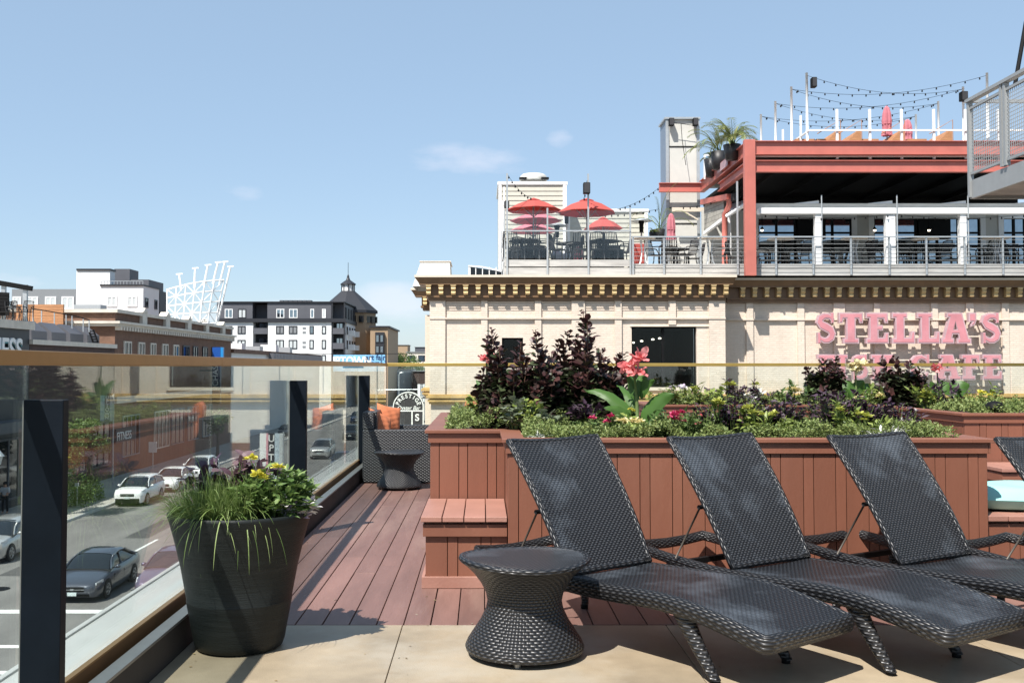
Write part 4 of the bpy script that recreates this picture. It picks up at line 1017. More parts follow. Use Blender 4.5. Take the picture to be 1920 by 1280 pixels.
def put(chx, x0, x1, ytop, ybot, Y, k):
    w, polys = GL[chx]; Yl = Y - .38; xa, xb, za, zb_ = X(x0, Yl), X(x1, Yl), Z(ybot, Yl), Z(ytop, Yl); sx, sz = (xb - xa) / w, zb_ - za
    m, f = MB(), MB()
    def fn(a, b, d): return (xa + a * sx, Y - d, za + b * sz)
    if chx == 'A':
        solid(m, polys[0], polys[1], .24, .40, fn); solid(f, inset(polys[0], .045), inset(polys[1], -.03), .4005, .412, fn)
    else:
        for i, p in enumerate(polys):
            e = .0015 * i
            solid(m, p, None, .24 + e, .40 + e, fn); solid(f, inset(p, .045 if i == 0 else .02), None, .4005 + e * 2, .412 + e * 2, fn)
    o = m.build('letter', M_['let_rim'], sign); f.build('face', M_['let_face'], o)
c3 = lambda v: 1320 + v / 3.2
for chx, a, b in (('S', 668, 797), ('T', 812, 956), ('E', 974, 1110), ('L', 1130, 1268), ('L', 1282, 1418), ('A', 1425, 1605), ("'", 1592, 1638), ('S', 1660, 1788)):
    put(chx, c3(a), c3(b), 586, 644, YB, 0)
for chx, a, b in (('F', 680, 790), ('I', 802, 862), ('S', 880, 990), ('H', 1002, 1140), ('C', 1226, 1362), ('A', 1385, 1540), ('F', 1545, 1655), ('E', 1670, 1788)):
    put(chx, c3(a), c3(b), 664, 712, YB, 0)
m = MB()
for py in (600, 632, 676, 702): m.box(X(1530, YB), X(1876, YB), YB - .235, YB - .20, Z(py, YB), Z(py, YB) + .04)
for px in (1545, 1640, 1740, 1830, 1870):
    for py in (600, 632, 676, 702): m.box(X(px, YB), X(px, YB) + .04, YB - .199, YB - .021, Z(py, YB), Z(py, YB) + .04)
m.build('mounting_rails', M_['creamtrim'], sign)

def text(s, size, loc, rx, rz, mat, parent, name='lettering', ext=.01, align='CENTER', shear=0, sp=1.0, sx=1, bold=0):
    cu = bpy.data.curves.new('txt', 'FONT'); cu.body = s; cu.size = size; cu.extrude = ext; cu.align_x = align; cu.shear = shear; cu.space_character = sp; cu.offset = bold
    tmp = bpy.data.objects.new('tmp', cu); COL.objects.link(tmp); bpy.context.view_layer.update()
    me = bpy.data.meshes.new_from_object(tmp.evaluated_get(bpy.context.evaluated_depsgraph_get()))
    bpy.data.objects.remove(tmp); me.materials.clear(); me.materials.append(mat)
    o = bpy.data.objects.new(name, me); link(o, parent); o.location = Vector(loc) - (wloc(parent) if parent else Vector()); o.rotation_euler = (rx, 0, rz); o.scale = (sx, 1, 1)
    return o

# arch-topped oyster bar sign
PY = 39.0
M_['sign_black'] = pm('sign_black_enamel', (.035, .033, .035), .5); M_['sign_white'] = pm('sign_white_enamel', (.75, .75, .73), .45)
ps = thing('bar_sign', 'black arched blade sign reading PRESTIGE Oyster Bar with white border', 'sign', at(766, 800, PY))
cx, cz, r = X(766, PY), Z(763, PY), (X(795, PY) - X(737, PY)) / 2
zl = Z(806, PY)
arch = [(cos(a) * r, sin(a) * r) for a in [pi * i / 24 for i in range(25)]] + [(-r, zl - cz), (r, zl - cz)]
inn = [(a * .93, b * .93 if b > 0 else b + .05) for a, b in arch]
m = MB(); solid(m, arch, inn, 0, .22, lambda a, b, d: (cx + a, PY - .1 + d, cz + b)); m.build('border', M_['sign_white'], ps)
m = MB(); m.prism([(a * .928, b * .928 if b > 0 else b + .051) for a, b in arch], .03, .19, lambda a, b, d: (cx + a, PY - .1 + d, cz + b)); m.build('panel', M_['sign_black'], ps)
m = MB(); z = Z(771, PY); m.box(cx - r * .926, cx + r * .926, PY - .095, PY - .072, z, z + .05); m.box(cx + .12, cx + .17, PY - .095, PY - .072, zl + .06, z - .001); m.build('divider', M_['sign_white'], ps)
for i, ch in enumerate('PRESTIGE'):
    a = radians(160 - i * (140 / 7)); rr = r * .60
    o = text(ch, .215, (cx + cos(a) * rr, PY - .085, cz + sin(a) * rr + .0), pi / 2, 0, M_['sign_white'], ps, sx=.95, bold=.006); o.rotation_euler = Matrix.Rotation(-(a - pi / 2), 3, 'Y').to_euler(); o.rotation_euler = (Matrix.Rotation(-(a - pi / 2), 3, 'Y') @ Matrix.Rotation(pi / 2, 3, 'X')).to_euler()
text('Oyster Bar', .21, (cx, PY - .085, Z(767.6, PY)), pi / 2, 0, M_['sign_white'], ps, shear=.35, bold=.003, sx=.92)
text('S', .36, (cx + .34, PY - .085, Z(788, PY)), pi / 2, 0, M_['sign_white'], ps, bold=.01)
m = MB(); m.lathe([(.0, 0)], 3) if False else None
m = MB(); m.tube([(cx - r - .05 + cos(a) * .12, PY, cz - .25 + sin(a) * .12) for a in [2 * pi * i / 14 for i in range(14)]], .015, 5, closed=True); m.build('ring_ornament', M_['sign_white'], ps)
m = MB()
for py in (745, 790): m.bar((cx + r - .05, PY, Z(py, PY)), (X(797, 37.6) + .02, PY, Z(py, PY)), .06)
m.build('bracket_arm', M_['black'], ps)

# ================================================================== ROOF PATIO
zL, zR = Z(487, 32.9), Z(497, 33.2)
xj = X(1185, 33)
pd = thing('roof_deck', 'weathered grey timber patio platform along the cornice of the cream building', 'roof deck', (8, 36, 4.22))
m = MB(); m.box(X(946, 32.9), xj, 32.95, 40, zL - .06, zL); m.box(xj + .002, xB1, 32.9, 41, zR - .06, zR); m.build('floor', M_['greypaint'], pd)
m = MB(); m.box(X(946, 32.9), xj, 32.90, 32.949, zL - .22, zL + .005); m.box(X(946, 32.9), xj, 32.88, 32.949, 4.30, zL - .26)
m.box(xj + .003, xB1, 32.85, 32.899, zR - .12, zR + .005); m.box(xj + .003, xB1, 32.83, 32.899, 4.34, zR - .15); m.build('fascia_boards', M_['greypaint'], pd)
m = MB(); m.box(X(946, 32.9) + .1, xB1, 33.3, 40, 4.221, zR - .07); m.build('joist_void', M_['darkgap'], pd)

def rail_run(name, label, posts, Y, zb, zt, rail_z, cab=0, glass=None, tall={}, pr=.028):
    t = thing(name, label, 'railing', (X(posts[0], Y), Y, zb))
    for p in posts:
        m = MB(); h = Z(tall[p], Y) if p in tall else zt; m.box(X(p, Y) - pr, X(p, Y) + pr, Y - .02, Y + .02, zb, h); m.build('post', M_['galv'], t)
    m = MB(); m.box(X(posts[0], Y), X(posts[-1], Y), Y - .045, Y - .0205, rail_z - .025, rail_z + .02); m.build('top_rail', M_['galv'], t)
    if cab:
        m = MB()
        for k in range(cab):
            z = zb + .2 + (rail_z - zb - .3) * k / (cab - 1); m.tube([(X(posts[0], Y), Y - .025, z), (X(posts[-1], Y), Y - .025, z)], .006, 4)
        m.build('cables', M_['galv'], t)
    if glass:
        for a, b in zip(posts, posts[1:]):
            m = MB(); m.box(X(a, Y) + .05, X(b, Y) - .05, Y - .005, Y + .005, glass[0], glass[1]); m.build('glass_panel', M_['glass_c'], t)
    return t
rail_run('windscreen', 'glass windscreen on tall steel posts around the left roof patio', [951, 1027, 1104, 1183], 32.86, 4.35, Z(390, 32.86), Z(433, 32.86), 0, (zL + .05, Z(395, 32.86)), {951: 325, 1104: 326})
rail_run('cable_railing', 'steel cable railing running along the front of the right roof patio', [1188, 1246, 1315, 1385, 1457, 1527, 1598, 1670, 1740, 1812, 1884, 1960], 32.78, 4.36, Z(443, 32.78), Z(444, 32.78), 8, None, {1385: 340})
t = thing('windscreen', 'glass side windscreen receding along the left edge of the roof patio', 'railing', (X(946, 33), 36, 4.35))
xx = X(947, 33)
for i, y in enumerate((33.4, 34.3, 35.6, 37.2, 38.8)):
    m = MB(); m.box(xx - .02, xx + .02, y, y + .05, 4.23, 6.6 + (.9 if i in (1, 3) else 0)); m.build('post', M_['white'] if i % 2 else M_['galv'], t)
m = MB(); m.box(xx - .02, xx + .02, 33.46, 38.79, Z(433, 32.86) - .02, Z(433, 32.86) + .02); m.build('top_rail', M_['galv'], t)
m = MB(); m.box(xx - .005, xx + .005, 33.46, 38.79, zL, 6.4); m.build('glass_panel', M_['glass_c'], t)
for px, pt, lb in ((1544, 366, 'thin steel light pole by the left white pavilion post'), (1686, 366, 'thin steel light pole by the middle white pavilion post'), (1820, 366, 'thin steel light pole by the right white pavilion post')):
    m = MB(); m.tube([(X(px, 32.86), 32.86, zR), (X(px, 32.86), 32.86, Z(pt, 32.86))], .022, 6); o = solo('light_pole', m, M_['galv'], lb, 'pole', 'thin light poles on the roof patio')
# steel frame
def ibeam(mb, p, q, h, w=.2):
    p, q = Vector(p), Vector(q); d = (q - p).normalized(); s = d.cross(Vector((0, 0, 1))).normalized()
    for a, b, hh, ww in ((0, 0, h - .05, .03), (0, h / 2 - .0125, .025, w), (0, -h / 2 + .0125, .025, w)):
        mb.bar(p + Vector((0, 0, b)), q + Vector((0, 0, b)), ww, hh)
fs = thing('steel_frame', 'salmon red steel frame carrying the upper roof deck', 'steel frame', (X(1409, 32.5), 32.5, 4.3))
cxL = X(1409, 32.45)
m = MB(); m.box(X(1399, 32.45), X(1419.5, 32.45), 32.40, 32.62, 4.30, Z(262, 32.45)); m.build('column', M_['steelred'], fs, bevel=.01)
zt_, zb_ = Z(264, 32.45), Z(290, 32.45)
m = MB(); ibeam(m, (X(1419.6, 32.5), 32.52, (zt_ + zb_) / 2), (xB1, 32.52, (zt_ + zb_) / 2), zt_ - zb_); m.build('beam', M_['steelred'], fs)
z2a, z2b = Z(301, 32.5), Z(323, 32.5)
m = MB(); ibeam(m, (X(1420, 32.5), 32.53, (z2a + z2b) / 2), (xB1, 32.53, (z2a + z2b) / 2), z2a - z2b); m.build('beam', M_['steelred'], fs)
m = MB(); ibeam(m, (cxL, 32.63, (zt_ + zb_) / 2), (cxL, 39.6, (zt_ + zb_) / 2), zt_ - zb_); m.build('beam', M_['steelred'], fs)
m = MB(); ibeam(m, (cxL, 32.63, (z2a + z2b) / 2 + .02), (cxL, 36.5, (z2a + z2b) / 2 + .02), .3); m.build('beam', M_['steelred'], fs)
m = MB(); ibeam(m, (X(1238, 39.7), 39.75, (zt_ + zb_) / 2), (cxL + .12, 39.75, (zt_ + zb_) / 2), .36); m.build('beam', M_['steelred'], fs)
m = MB(); ibeam(m, (cxL + .2, 39.2, 7.5), (xB1, 39.2, 7.5), .25); m.build('beam', M_['steelred'], fs)
m = MB(); m.box(cxL - .12, cxL - .108, 34.9, 36.4, Z(310, 35.5) - .12, Z(310, 35.5) + .16); o = m.build('name_plate', M_['let_rim'], fs)
m = MB(); m.box(cxL + .12, xB1, 32.7, 39.5, 7.86, 7.98); m.build('soffit', M_['black'], fs)
for k in range(7):
    m = MB(); x = cxL + 1 + k * 1.6; m.box(x, x + .1, 32.8, 39.4, 7.72, 7.859); m.build('joist', M_['black'], fs)
m = MB(); m.box(cxL + .14, xB1, 33.1, 39.5, 8.36, 8.46); m.build('upper_floor', M_['greypaint'], fs)
# upper deck railing and poles
ur = thing('white_railing', 'white pipe railing around the upper roof deck', 'railing', (10.6, 33, 8.5))
zt9, zr9 = Z(205, 32.7), Z(245, 32.7)
for p in (1575, 1637, 1697, 1758, 1818, 1880): m = MB(); m.box(X(p, 32.7) - .035, X(p, 32.7) + .035, 32.68, 32.75, 8.12, zt9); m.build('post', M_['white'], ur)
for y in (33.5, 35.5): m = MB(); m.box(10.57, 10.63, y, y + .06, 8.5, zt9); m.build('post', M_['white'], ur)
m = MB(); m.bar((10.6, 32.66, zr9), (xB1, 32.66, zr9), .05); m.bar((10.6, 32.69, zr9), (10.6, 38.3, zr9), .05); m.bar((X(1419.6, 32.67), 32.67, Z(293, 32.66)), (xB1, 32.67, Z(293, 32.66)), .06); m.build('rail', M_['white'], ur)
LPx, RPx, PYs = 10.6, 16.5, (32.85, 34.5, 36.4, 38.3)
for s, (x, nm) in enumerate(((LPx, 'left'), (RPx, 'right'))):
    for k, y in enumerate(PYs):
        m = MB(); m.tube([(x, y, 8.5), (x, y, 10.98)], .042, 8)
        solo('light_mast', m, M_['white'], 'white mast in the %s row on the upper deck, %s from the cornice' % (nm, ('nearest', 'second', 'third', 'farthest')[k]), 'mast', 'white masts holding the string lights', smooth=True)
bulb = None
def string_lights(label, a, b, sag, n, r=.0065):
    global bulb
    a, b = Vector(a), Vector(b); t = thing('string_lights', label, 'string lights', a, 'string lights over the roof patios')
    P = [a.lerp(b, i / 16) - Vector((0, 0, sag * 4 * (i / 16) * (1 - i / 16))) for i in range(17)]
    m = MB(); m.tube(P, r, 4); m.build('cord', M_['black'], t)
    for k in range(n):
        u = (k + .5) / n; p = a.lerp(b, u) - Vector((0, 0, sag * 4 * u * (1 - u) + .035))
        if bulb is None:
            m = MB(); m.lathe([(0, -.045), (.022, -.032), (.027, -.01), (.018, .02), (.014, .04), (0, .045)], 8); bulb = m.build('bulb', M_['black'], t, local=True); o = bulb
        else: o = bulb.copy(); link(o, t)
        o.location = p - t.location
z = 10.9
for k in range(3):
    string_lights('string of dark bulbs crossing the upper deck from mast %s of the left row' % ('one', 'two', 'three')[k], (LPx, PYs[k], z), (RPx, PYs[k + 1], z), .35, 14)
    string_lights('string of dark bulbs crossing back to mast %s of the right row' % ('one', 'two', 'three')[k], (LPx, PYs[k + 1], z), (RPx, PYs[k], z), .38, 14)
string_lights('string of dark bulbs joining the two masts farthest from the cornice', (LPx, PYs[3], z), (RPx, PYs[3], z), .4, 14)
yw = 32.9
string_lights('string of dark bulbs falling from the left screen pole to the nearest open umbrella', at(951, 326, yw), at(998, 372, 34.3), .15, 8)
string_lights('short string of dark bulbs hanging from the tall screen post by the hanging speaker', at(1102, 333, yw), at(1093, 378, 34.3), .1, 6)
string_lights('string of dark bulbs rising from the umbrella rail to the grey tower', at(1158, 392, 34.5), at(1238, 350, 37), .12, 9)
string_lights('string of dark bulbs slung low across the left roof patio', at(1020, 392, 36), at(1235, 392, 37), .22, 18)
string_lights('string of dark bulbs strung under the black soffit beside the salmon pipe', at(1275, 388, 37), at(1392, 345, 36), .25, 9)
string_lights('string of dark bulbs along the white pavilion beam, left length', at(1425, 402, 32.85), at(1675, 402, 32.85), .12, 12)
string_lights('string of dark bulbs along the white pavilion beam, right length', at(1680, 402, 32.85), at(1930, 402, 32.85), .12, 12)
def speaker(label, px, py, Y, w=.24, h=.5, rz=0):
    t = thing('loudspeaker', label, 'loudspeaker', at(px, py, Y), 'black outdoor loudspeakers'); c = at(px, py, Y)
    m = MB(); m.box(c.x - w / 2, c.x + w / 2, c.y - .1, c.y + .14, c.z - h / 2, c.z + h / 2); m.build('cabinet', M_['black'], t, bevel=.02)
    m = MB(); m.box(c.x - w * .42, c.x + w * .42, c.y - .112, c.y - .1015, c.z - h * .44, c.z + h * .44); m.build('grille', M_['sign_black'], t)
    m = MB(); m.bar((c.x, c.y + .12, c.z), (c.x, c.y + .3, c.z + .02), .04); m.build('bracket_arm', M_['galv'], t)
speaker('black loudspeaker high on the tall windscreen post', 1100, 353, 32.7, .22, .36); speaker('black loudspeaker on the left side screen of the patio', 950, 384, 33.2, .17, .22)
speaker('black loudspeaker on the front left mast of the upper deck', 1526, 155, 32.6, .16, .32); speaker('black loudspeaker on a right row mast of the upper deck', 1807, 181, 34.2, .22, .32)
speaker('small black loudspeaker under the soffit near the salmon pipe', 1378, 370, 35, .22, .28)
speaker('left black loudspeaker at the top of the grey tower', 1259, 229, 40.0, .2, .3); speaker('right black loudspeaker at the top of the grey tower', 1304, 229, 40.0, .2, .3)
# grey tower
TY = 40.25; tx0, tx1 = X(1252, TY), X(1313, TY); tz = Z(222, TY)
tw = thing('panelled_tower', 'tall pale grey panelled shaft behind the roof patio', 'tower', (8, 41, 4.2))
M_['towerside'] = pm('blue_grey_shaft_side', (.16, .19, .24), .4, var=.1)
m = MB(); m.box(tx0 + .05, tx1 - .05, TY, TY + 1.3, 4.2, tz - .05); m.build('shaft', M_['trimgrey'], tw)
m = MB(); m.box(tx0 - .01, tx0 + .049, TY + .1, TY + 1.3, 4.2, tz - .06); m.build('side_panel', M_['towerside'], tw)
m = MB(); m.box(tx0 - .03, tx0 + .09, TY - .06, TY - .002, 4.2, tz - .07); m.box(tx1 - .09, tx1 + .03, TY - .06, TY - .002, 4.2, tz - .07)
m.build('corner_post', M_['galv'], tw)
m = MB()
for py in (276, 391, 420): z = Z(py, TY); m.box(tx0 + .1, tx1 - .1, TY - .025, TY - .001, z, z + .04)
m.build('joint_strips', M_['black'], tw)
m = MB(); m.box(tx0 - .08, tx1 + .06, TY - .1, TY + 1.35, tz - .049, tz + .03); m.build('roof', M_['galv'], tw)
m = MB(); m.tube([at(1277, 232, 39.9), at(1279, 262, 39.9), at(1286, 310, 39.9)], .012, 4); m.tube([at(1259, 230, 39.9), at(1277, 232, 39.9), at(1304, 236, 39.9)], .012, 4); m.build('cable', M_['black'], tw)
m = MB(); m.bar(at(1260, 393, 39.6), at(1328, 393, 39.6), .08, .16); m.bar(at(1285, 398, 39.6), at(1309, 412, 39.6), .05); m.build('crossarm', M_['cap_white'], tw)
# siding huts
def siding(mb, x0, x1, Y, z0, z1, c=.19):
    z = z0
    while z < z1 - .02:
        e = min(z + c, z1)
        mb.add([(x0, Y - .025, z), (x1, Y - .025, z), (x1, Y, e), (x0, Y, e), (x0, Y, z), (x1, Y, z)], [(0, 1, 2, 3), (0, 4, 5, 1)]); z += c
def hut(label, p0, p1, ptop, Y, d, zt0):
    t = thing('siding_hut', label, 'roof hut', (X(p0, Y), Y, zt0)); x0, x1, z1 = X(p0, Y), X(p1, Y), Z(ptop, Y)
    m = MB(); m.box(x0 + .02, x1 - .02, Y + .002, Y + d, zt0, z1 - .1); m.build('wall', M_['siding'], t)
    m = MB(); siding(m, x0 + .1, x1 - .1, Y, zt0, z1 - .12); m.build('lap_boards', M_['siding'], t)
    m = MB(); m.box(x0, x0 + .12, Y - .05, Y + .001, zt0, z1 - .12); m.box(x1 - .14, x1, Y - .05, Y + .001, zt0, z1 - .12); m.box(x0 - .04, x1 + .04, Y - .06, Y + d, z1 - .119, z1); m.build('white_trim', M_['white'], t)
hut('tall beige lap-sided hut with white corner boards behind the umbrellas', 935, 1063, 341, 40.2, 3.5, 4.2)
hut('lower beige lap-sided wall right of the tall hut', 1064, 1216, 392, 41.2, 3, 4.2)
ad = thing('roof_fan', 'rounded grey exhaust fan housing on top of the tall beige hut', 'roof fan', at(1000, 341, 41.5))
c = at(1000, 340, 41.5); m = MB(); m.lathe([(.55, 0), (.58, .06), (.54, .2), (.46, .27), (0, .30)], 20, c); m.build('housing', M_['trimgrey'], ad, smooth=True)
m = MB(); m.box(c.x - .6, c.x - .3, c.y - .66, c.y - .4, c.z - .02, c.z + .05); m.build('foot', M_['black'], ad); m = MB(); m.box(c.x + .3, c.x + .6, c.y - .66, c.y - .4, c.z - .02, c.z + .05); m.build('foot', M_['black'], ad)
# pavilion
pv = thing('pavilion', 'white-posted pavilion with blue-tinted windows under the black soffit', 'pavilion', (14, 37, zR))
PVY = 32.93
for a, b in ((1532, 1544), (1665, 1683), (1805, 1817), (1940, 1952)): m = MB(); m.box(X(a, PVY), X(b, PVY), PVY, PVY + .22, zR, Z(401, PVY)); m.build('post', M_['white'], pv, bevel=.01)
m = MB(); m.box(X(1426, PVY), xB1, PVY - .05, PVY + .25, Z(400.8, PVY), Z(390, PVY)); m.build('beam', M_['white'], pv)
m = MB(); m.box(X(1418, PVY), xB1, PVY + .26, PVY + .6, Z(392, PVY), Z(379, PVY)); m.build('gutter', M_['trimgrey'], pv)
m = MB()
for k in range(4):
    a, b = X(1440 + k * 140, PVY), X(1545 + k * 140, PVY)
    m.add([(a, PVY + .3, Z(385, PVY)), (b, PVY + .3, Z(385, PVY)), (b, PVY + .32, Z(373, PVY)), (b, PVY + 2, Z(373, PVY)), (a, PVY + 2, Z(385, PVY)), (b, PVY + 2, Z(385, PVY))], [(0, 1, 2), (0, 2, 3, 4), (1, 5, 3, 2), (4, 3, 5)])
m.build('sun_shade', M_['white'], pv)
BY = 38.6; zw1, zw0 = Z(410, BY), zR
wins = ((1424, 1600), (1642, 1842), (1886, 1990))
m = MB(); wall_with_holes(m, X(1319, BY), xB1, BY, BY + .2, zR, 7.35, [(X(a, BY), X(b, BY), zw0 + .0, zw1) for a, b in wins]); m.build('wall', M_['trimgrey'], pv)
m = MB(); m.box(cxL + .2, xB1, BY + .02, BY + .18, 7.351, 7.855); m.build('frieze', M_['black'], pv)
for a, b in wins:
    x0, x1 = X(a, BY), X(b, BY); f = MB(); f.box(x0 - .2, x0 - .001, BY - .04, BY - .001, zR, zw1 + .18); f.box(x1 + .001, x1 + .2, BY - .04, BY - .001, zR, zw1 + .18); f.box(x0, x1, BY - .04, BY - .001, zw1 + .001, zw1 + .18)
    fo = f.build('window', M_['white'], pv)
    g = MB(); g.box(x0, x1, BY + .08, BY + .12, zR + .02, zw1); g.build('pane', M_['winblue'], fo)
    k = MB(); n = 5
    for i in range(n + 1): xx = x0 + (x1 - x0) * i / n; k.box(xx - .04, xx + .04, BY + .03, BY + .079, zR, zw1)
    for z in (zR + .7, zR + 1.25, zR + 1.75): k.box(x0, x1, BY + .035, BY + .0785, z, z + .07)
    k.build('muntins', M_['black'], fo)
    q = MB(); q.box(x0 + (x1 - x0) * .42, x0 + (x1 - x0) * .72, BY - .03, BY + .029, Z(448, BY), zw1 - .02); q.build('hanging_screen', M_['black'], fo)
for px in (1429, 1640, 1742): 
    t = thing('pendant_lamp', 'small lit pendant lamp hanging inside the pavilion, %s' % {1429: 'beside the salmon column', 1640: 'at the grey wall between windows', 1742: 'in front of the right black screen'}[px], 'lamp', at(px, 431, 38.2), 'pendant lamps in the pavilion'); c = at(px, 431, 38.2)
    m = MB(); m.lathe([(0, -.06), (.05, -.04), (.055, 0), (0, .03)], 10, c); m.build('bulb', M_['lamp'], t); m = MB(); m.lathe([(.07, 0), (.05, .08), (.012, .12), (.01, .5), (0, .5)], 10, c); m.build('shade', M_['black'], t)
# left end of the pavilion: shingled gable, salmon gutter and downpipe, awning
M_['shingle'] = brick('grey_shingle', (.40, .38, .33), (.34, .32, .28), (.12, .11, .1), .3, .16, var=.2)
eg = thing('shingled_wall', 'grey shingled end wall of the pavilion with salmon gutter and downpipe', 'wall', at(1340, 430, 37))
a, b = at(1320, 383, 38), at(1357, 372, 35.5)
m = MB(); m.add([at(1320, 383, 38), at(1357, 376, 36), at(1357, 408, 36), at(1320, 437, 38), at(1330, 383, 38.3), at(1367, 376, 36.3), at(1367, 408, 36.3), at(1330, 437, 38.3)], [(0, 1, 2, 3), (4, 7, 6, 5), (0, 4, 5, 1), (3, 2, 6, 7), (1, 5, 6, 2), (0, 3, 7, 4)]); m.build('shingles', M_['shingle'], eg)
m = MB(); m.bar(at(1318, 379, 38), at(1368, 369, 35.4), .22, .2); m.build('gutter', M_['steelred'], eg)
m = MB(); m.tube([at(1367, 374, 35.3), at(1367, 386, 35.3), at(1359, 402, 35.6), at(1359, 498, 35.6)], .1, 8); m.build('downpipe', M_['steelred'], eg, smooth=True)
m = MB(); m.bar(at(1320, 438, 37.9), at(1357, 410, 35.9), .1, .12); m.build('white_edge', M_['white'], eg)
m = MB(); m.box(X(1363, 35.8), X(1373, 35.8), 35.8, 36, zR, Z(402, 35.8)); m.build('white_post', M_['white'], eg)
aw = thing('awning', 'rolled white awning between the salmon downpipe and the salmon column', 'awning', at(1385, 400, 35))
m = MB(); m.add([at(1364, 402, 35.2), at(1398, 380, 34.4), at(1398, 374, 36), at(1368, 384, 36.6), at(1364, 408, 35.2), at(1398, 386, 34.4), at(1398, 380, 36), at(1368, 390, 36.6)], [(0, 1, 2, 3), (4, 7, 6, 5), (0, 4, 5, 1), (1, 5, 6, 2), (3, 2, 6, 7), (0, 3, 7, 4)]); m.build('canopy', M_['white'], aw)
m = MB(); m.tube([at(1363, 405, 35.1), at(1399, 383, 34.3)], .07, 8); m.build('roll', M_['white'], aw, smooth=True)

# ------------------------------------------------------------------ umbrellas, heaters, furniture
def umbrella(label, px, ytop, ybot, wpx, Y, zf, mat, closed=False, pole=True):
    t = thing('closed_umbrella' if closed else 'patio_umbrella', label, 'umbrella', (X(px, Y), Y, zf), 'folded umbrellas' if closed else 'open umbrellas on the roof patio')
    x, z1, z0 = X(px, Y), Z(ytop, Y), Z(ybot, Y); r = abs(X(px + wpx / 2, Y) - x)
    m = MB(); m.tube([(x, Y, zf), (x, Y, z1 - .02)], .022, 8); m.build('pole', M_['alu'], t)
    m = MB()
    if closed:
        n = 16; rings = [(.02, 1.0), (.07, .93), (.11, .75), (.13, .5), (.12, .25), (.15, .02)]; vs = []
        for rr, u in rings:
            for k in range(n): q = rr * r / .15 * (1 + .3 * (k % 2)); vs.append((x + cos(2 * pi * k / n) * q, Y + sin(2 * pi * k / n) * q, z0 + (z1 - z0) * u))
        m.add(vs, [(i * n + k, i * n + (k + 1) % n, (i + 1) * n + (k + 1) % n, (i + 1) * n + k) for i in range(5) for k in range(n)] + [tuple(range(n))]); m.build('canopy', mat, t)
        m = MB(); m.tube([(x + cos(2 * pi * k / 12) * r * 1.02, Y + sin(2 * pi * k / 12) * r * 1.02, z0 + (z1 - z0) * .4) for k in range(12)], .012, 4, closed=True); m.build('strap', mat, t)
    else:
        n = 8; vs = [(x, Y, z1), (x, Y, z1 - .02)]; ph = .2 + px * .01
        for k in range(n):
            a = 2 * pi * k / n + ph
            for q, zz in ((.55, z1 - (z1 - z0) * .42), (1.0, z0)): vs += [(x + cos(a) * r * q, Y + sin(a) * r * q, zz), (x + cos(a) * r * q * .995, Y + sin(a) * r * q * .995, zz - .018)]
        f = []
        for k in range(n):
            l = (k + 1) % n; A, B = 2 + k * 4, 2 + l * 4
            f += [(0, A, B), (A, A + 2, B + 2, B), (1, B + 1, A + 1), (A + 1, B + 1, B + 3, A + 3), (A + 2, A + 3, B + 3, B + 2)]
        m.add(vs, f)
        cp = m.build('canopy', mat, t)
        m = MB(); m.lathe([(r * .26, 0), (r * .12, .05), (.0, .09)], 8, (x, Y, z1 - (z1 - z0) * .12)); m.build('vent_cap', mat, cp)
        m = MB()
        for k in range(n): a = 2 * pi * k / n + ph; m.tube([(x, Y, z1 - .08), (x + cos(a) * r * .96, Y + sin(a) * r * .96, z0 - .01)], .009, 4); m.tube([(x, Y, z0 - .25), (x + cos(a) * r * .5, Y + sin(a) * r * .5, z1 - (z1 - z0) * .42 - .04)], .009, 4)
        m.build('ribs', M_['alu'], t)
        m = MB(); m.lathe([(.24, 0), (.24, .06), (.05, .1), (.04, .3), (0, .3)], 14, (x, Y, zf)); m.build('base', M_['black'], t)
umbrella('red umbrella at the left of the patio, over the crowded dark tables', 1001, 373, 394, 106, 34.4, zL, M_['umb_red'])
umbrella('largest red umbrella beside the tall windscreen post', 1101, 373, 399, 112, 34.2, zL, M_['umb_red'])
umbrella('pink umbrella directly below the left red umbrella', 1005, 398, 414, 98, 36.6, zL, M_['umb_pink'])
umbrella('lowest pink umbrella behind the windscreen rail', 1000, 417, 433, 92, 38.2, zL, M_['umb_pink'])
umbrella('small salmon umbrella right of the tall windscreen post', 1132, 408, 429, 74, 37.6, zL, M_['umb_red'])
umbrella('folded pink umbrella in front of the grey tower', 1260, 400, 451, 15, 36.5, zR, M_['umb_pink'], True)
umbrella('folded pink umbrella on the upper deck, the bigger of two', 1669, 199, 256, 16, 34.5, 8.5, M_['umb_pink'], True)
umbrella('folded pink umbrella on the upper deck, the smaller of two', 1708, 224, 270, 16, 36.5, 8.5, M_['umb_pink'], True)
def heater(label, px, py, Y, zf):
    x, z = X(px, Y), Z(py, Y); t = thing('patio_heater', label, 'patio heater', (x, Y, zf), 'mushroom patio heaters')
    m = MB(); m.lathe([(0, .09), (.10, .08), (.30, .02), (.40, -.01), (.395, -.02), (.10, .04), (0, .05)], 24, (x, Y, z)); m.build('reflector', M_['galv'], t, smooth=True)
    m = MB(); m.lathe([(.09, 0), (.11, -.04), (.08, -.12), (.07, -.42), (0, -.42)], 14, (x, Y, z)); m.build('burner', M_['black'], t, smooth=True)
    m = MB(); m.tube([(x, Y, zf + .6), (x, Y, z - .4)], .03, 8); m.build('pole', M_['alu'], t)
    m = MB(); m.lathe([(.22, 0), (.22, .5), (.18, .62), (.03, .66)], 14, (x, Y, zf)); m.build('gas_housing', M_['galv'], t)
heater('patio heater with pale dish below the largest umbrella', 1045, 423, 36, zL); heater('patio heater behind the left edge of the largest umbrella', 1063, 398, 36.8, zL); heater('patio heater with wide dish right of the windscreen', 1204, 414, 37, zR)
M_['wire'] = pm('black_wire_chair', (.018, .017, .017), .5)
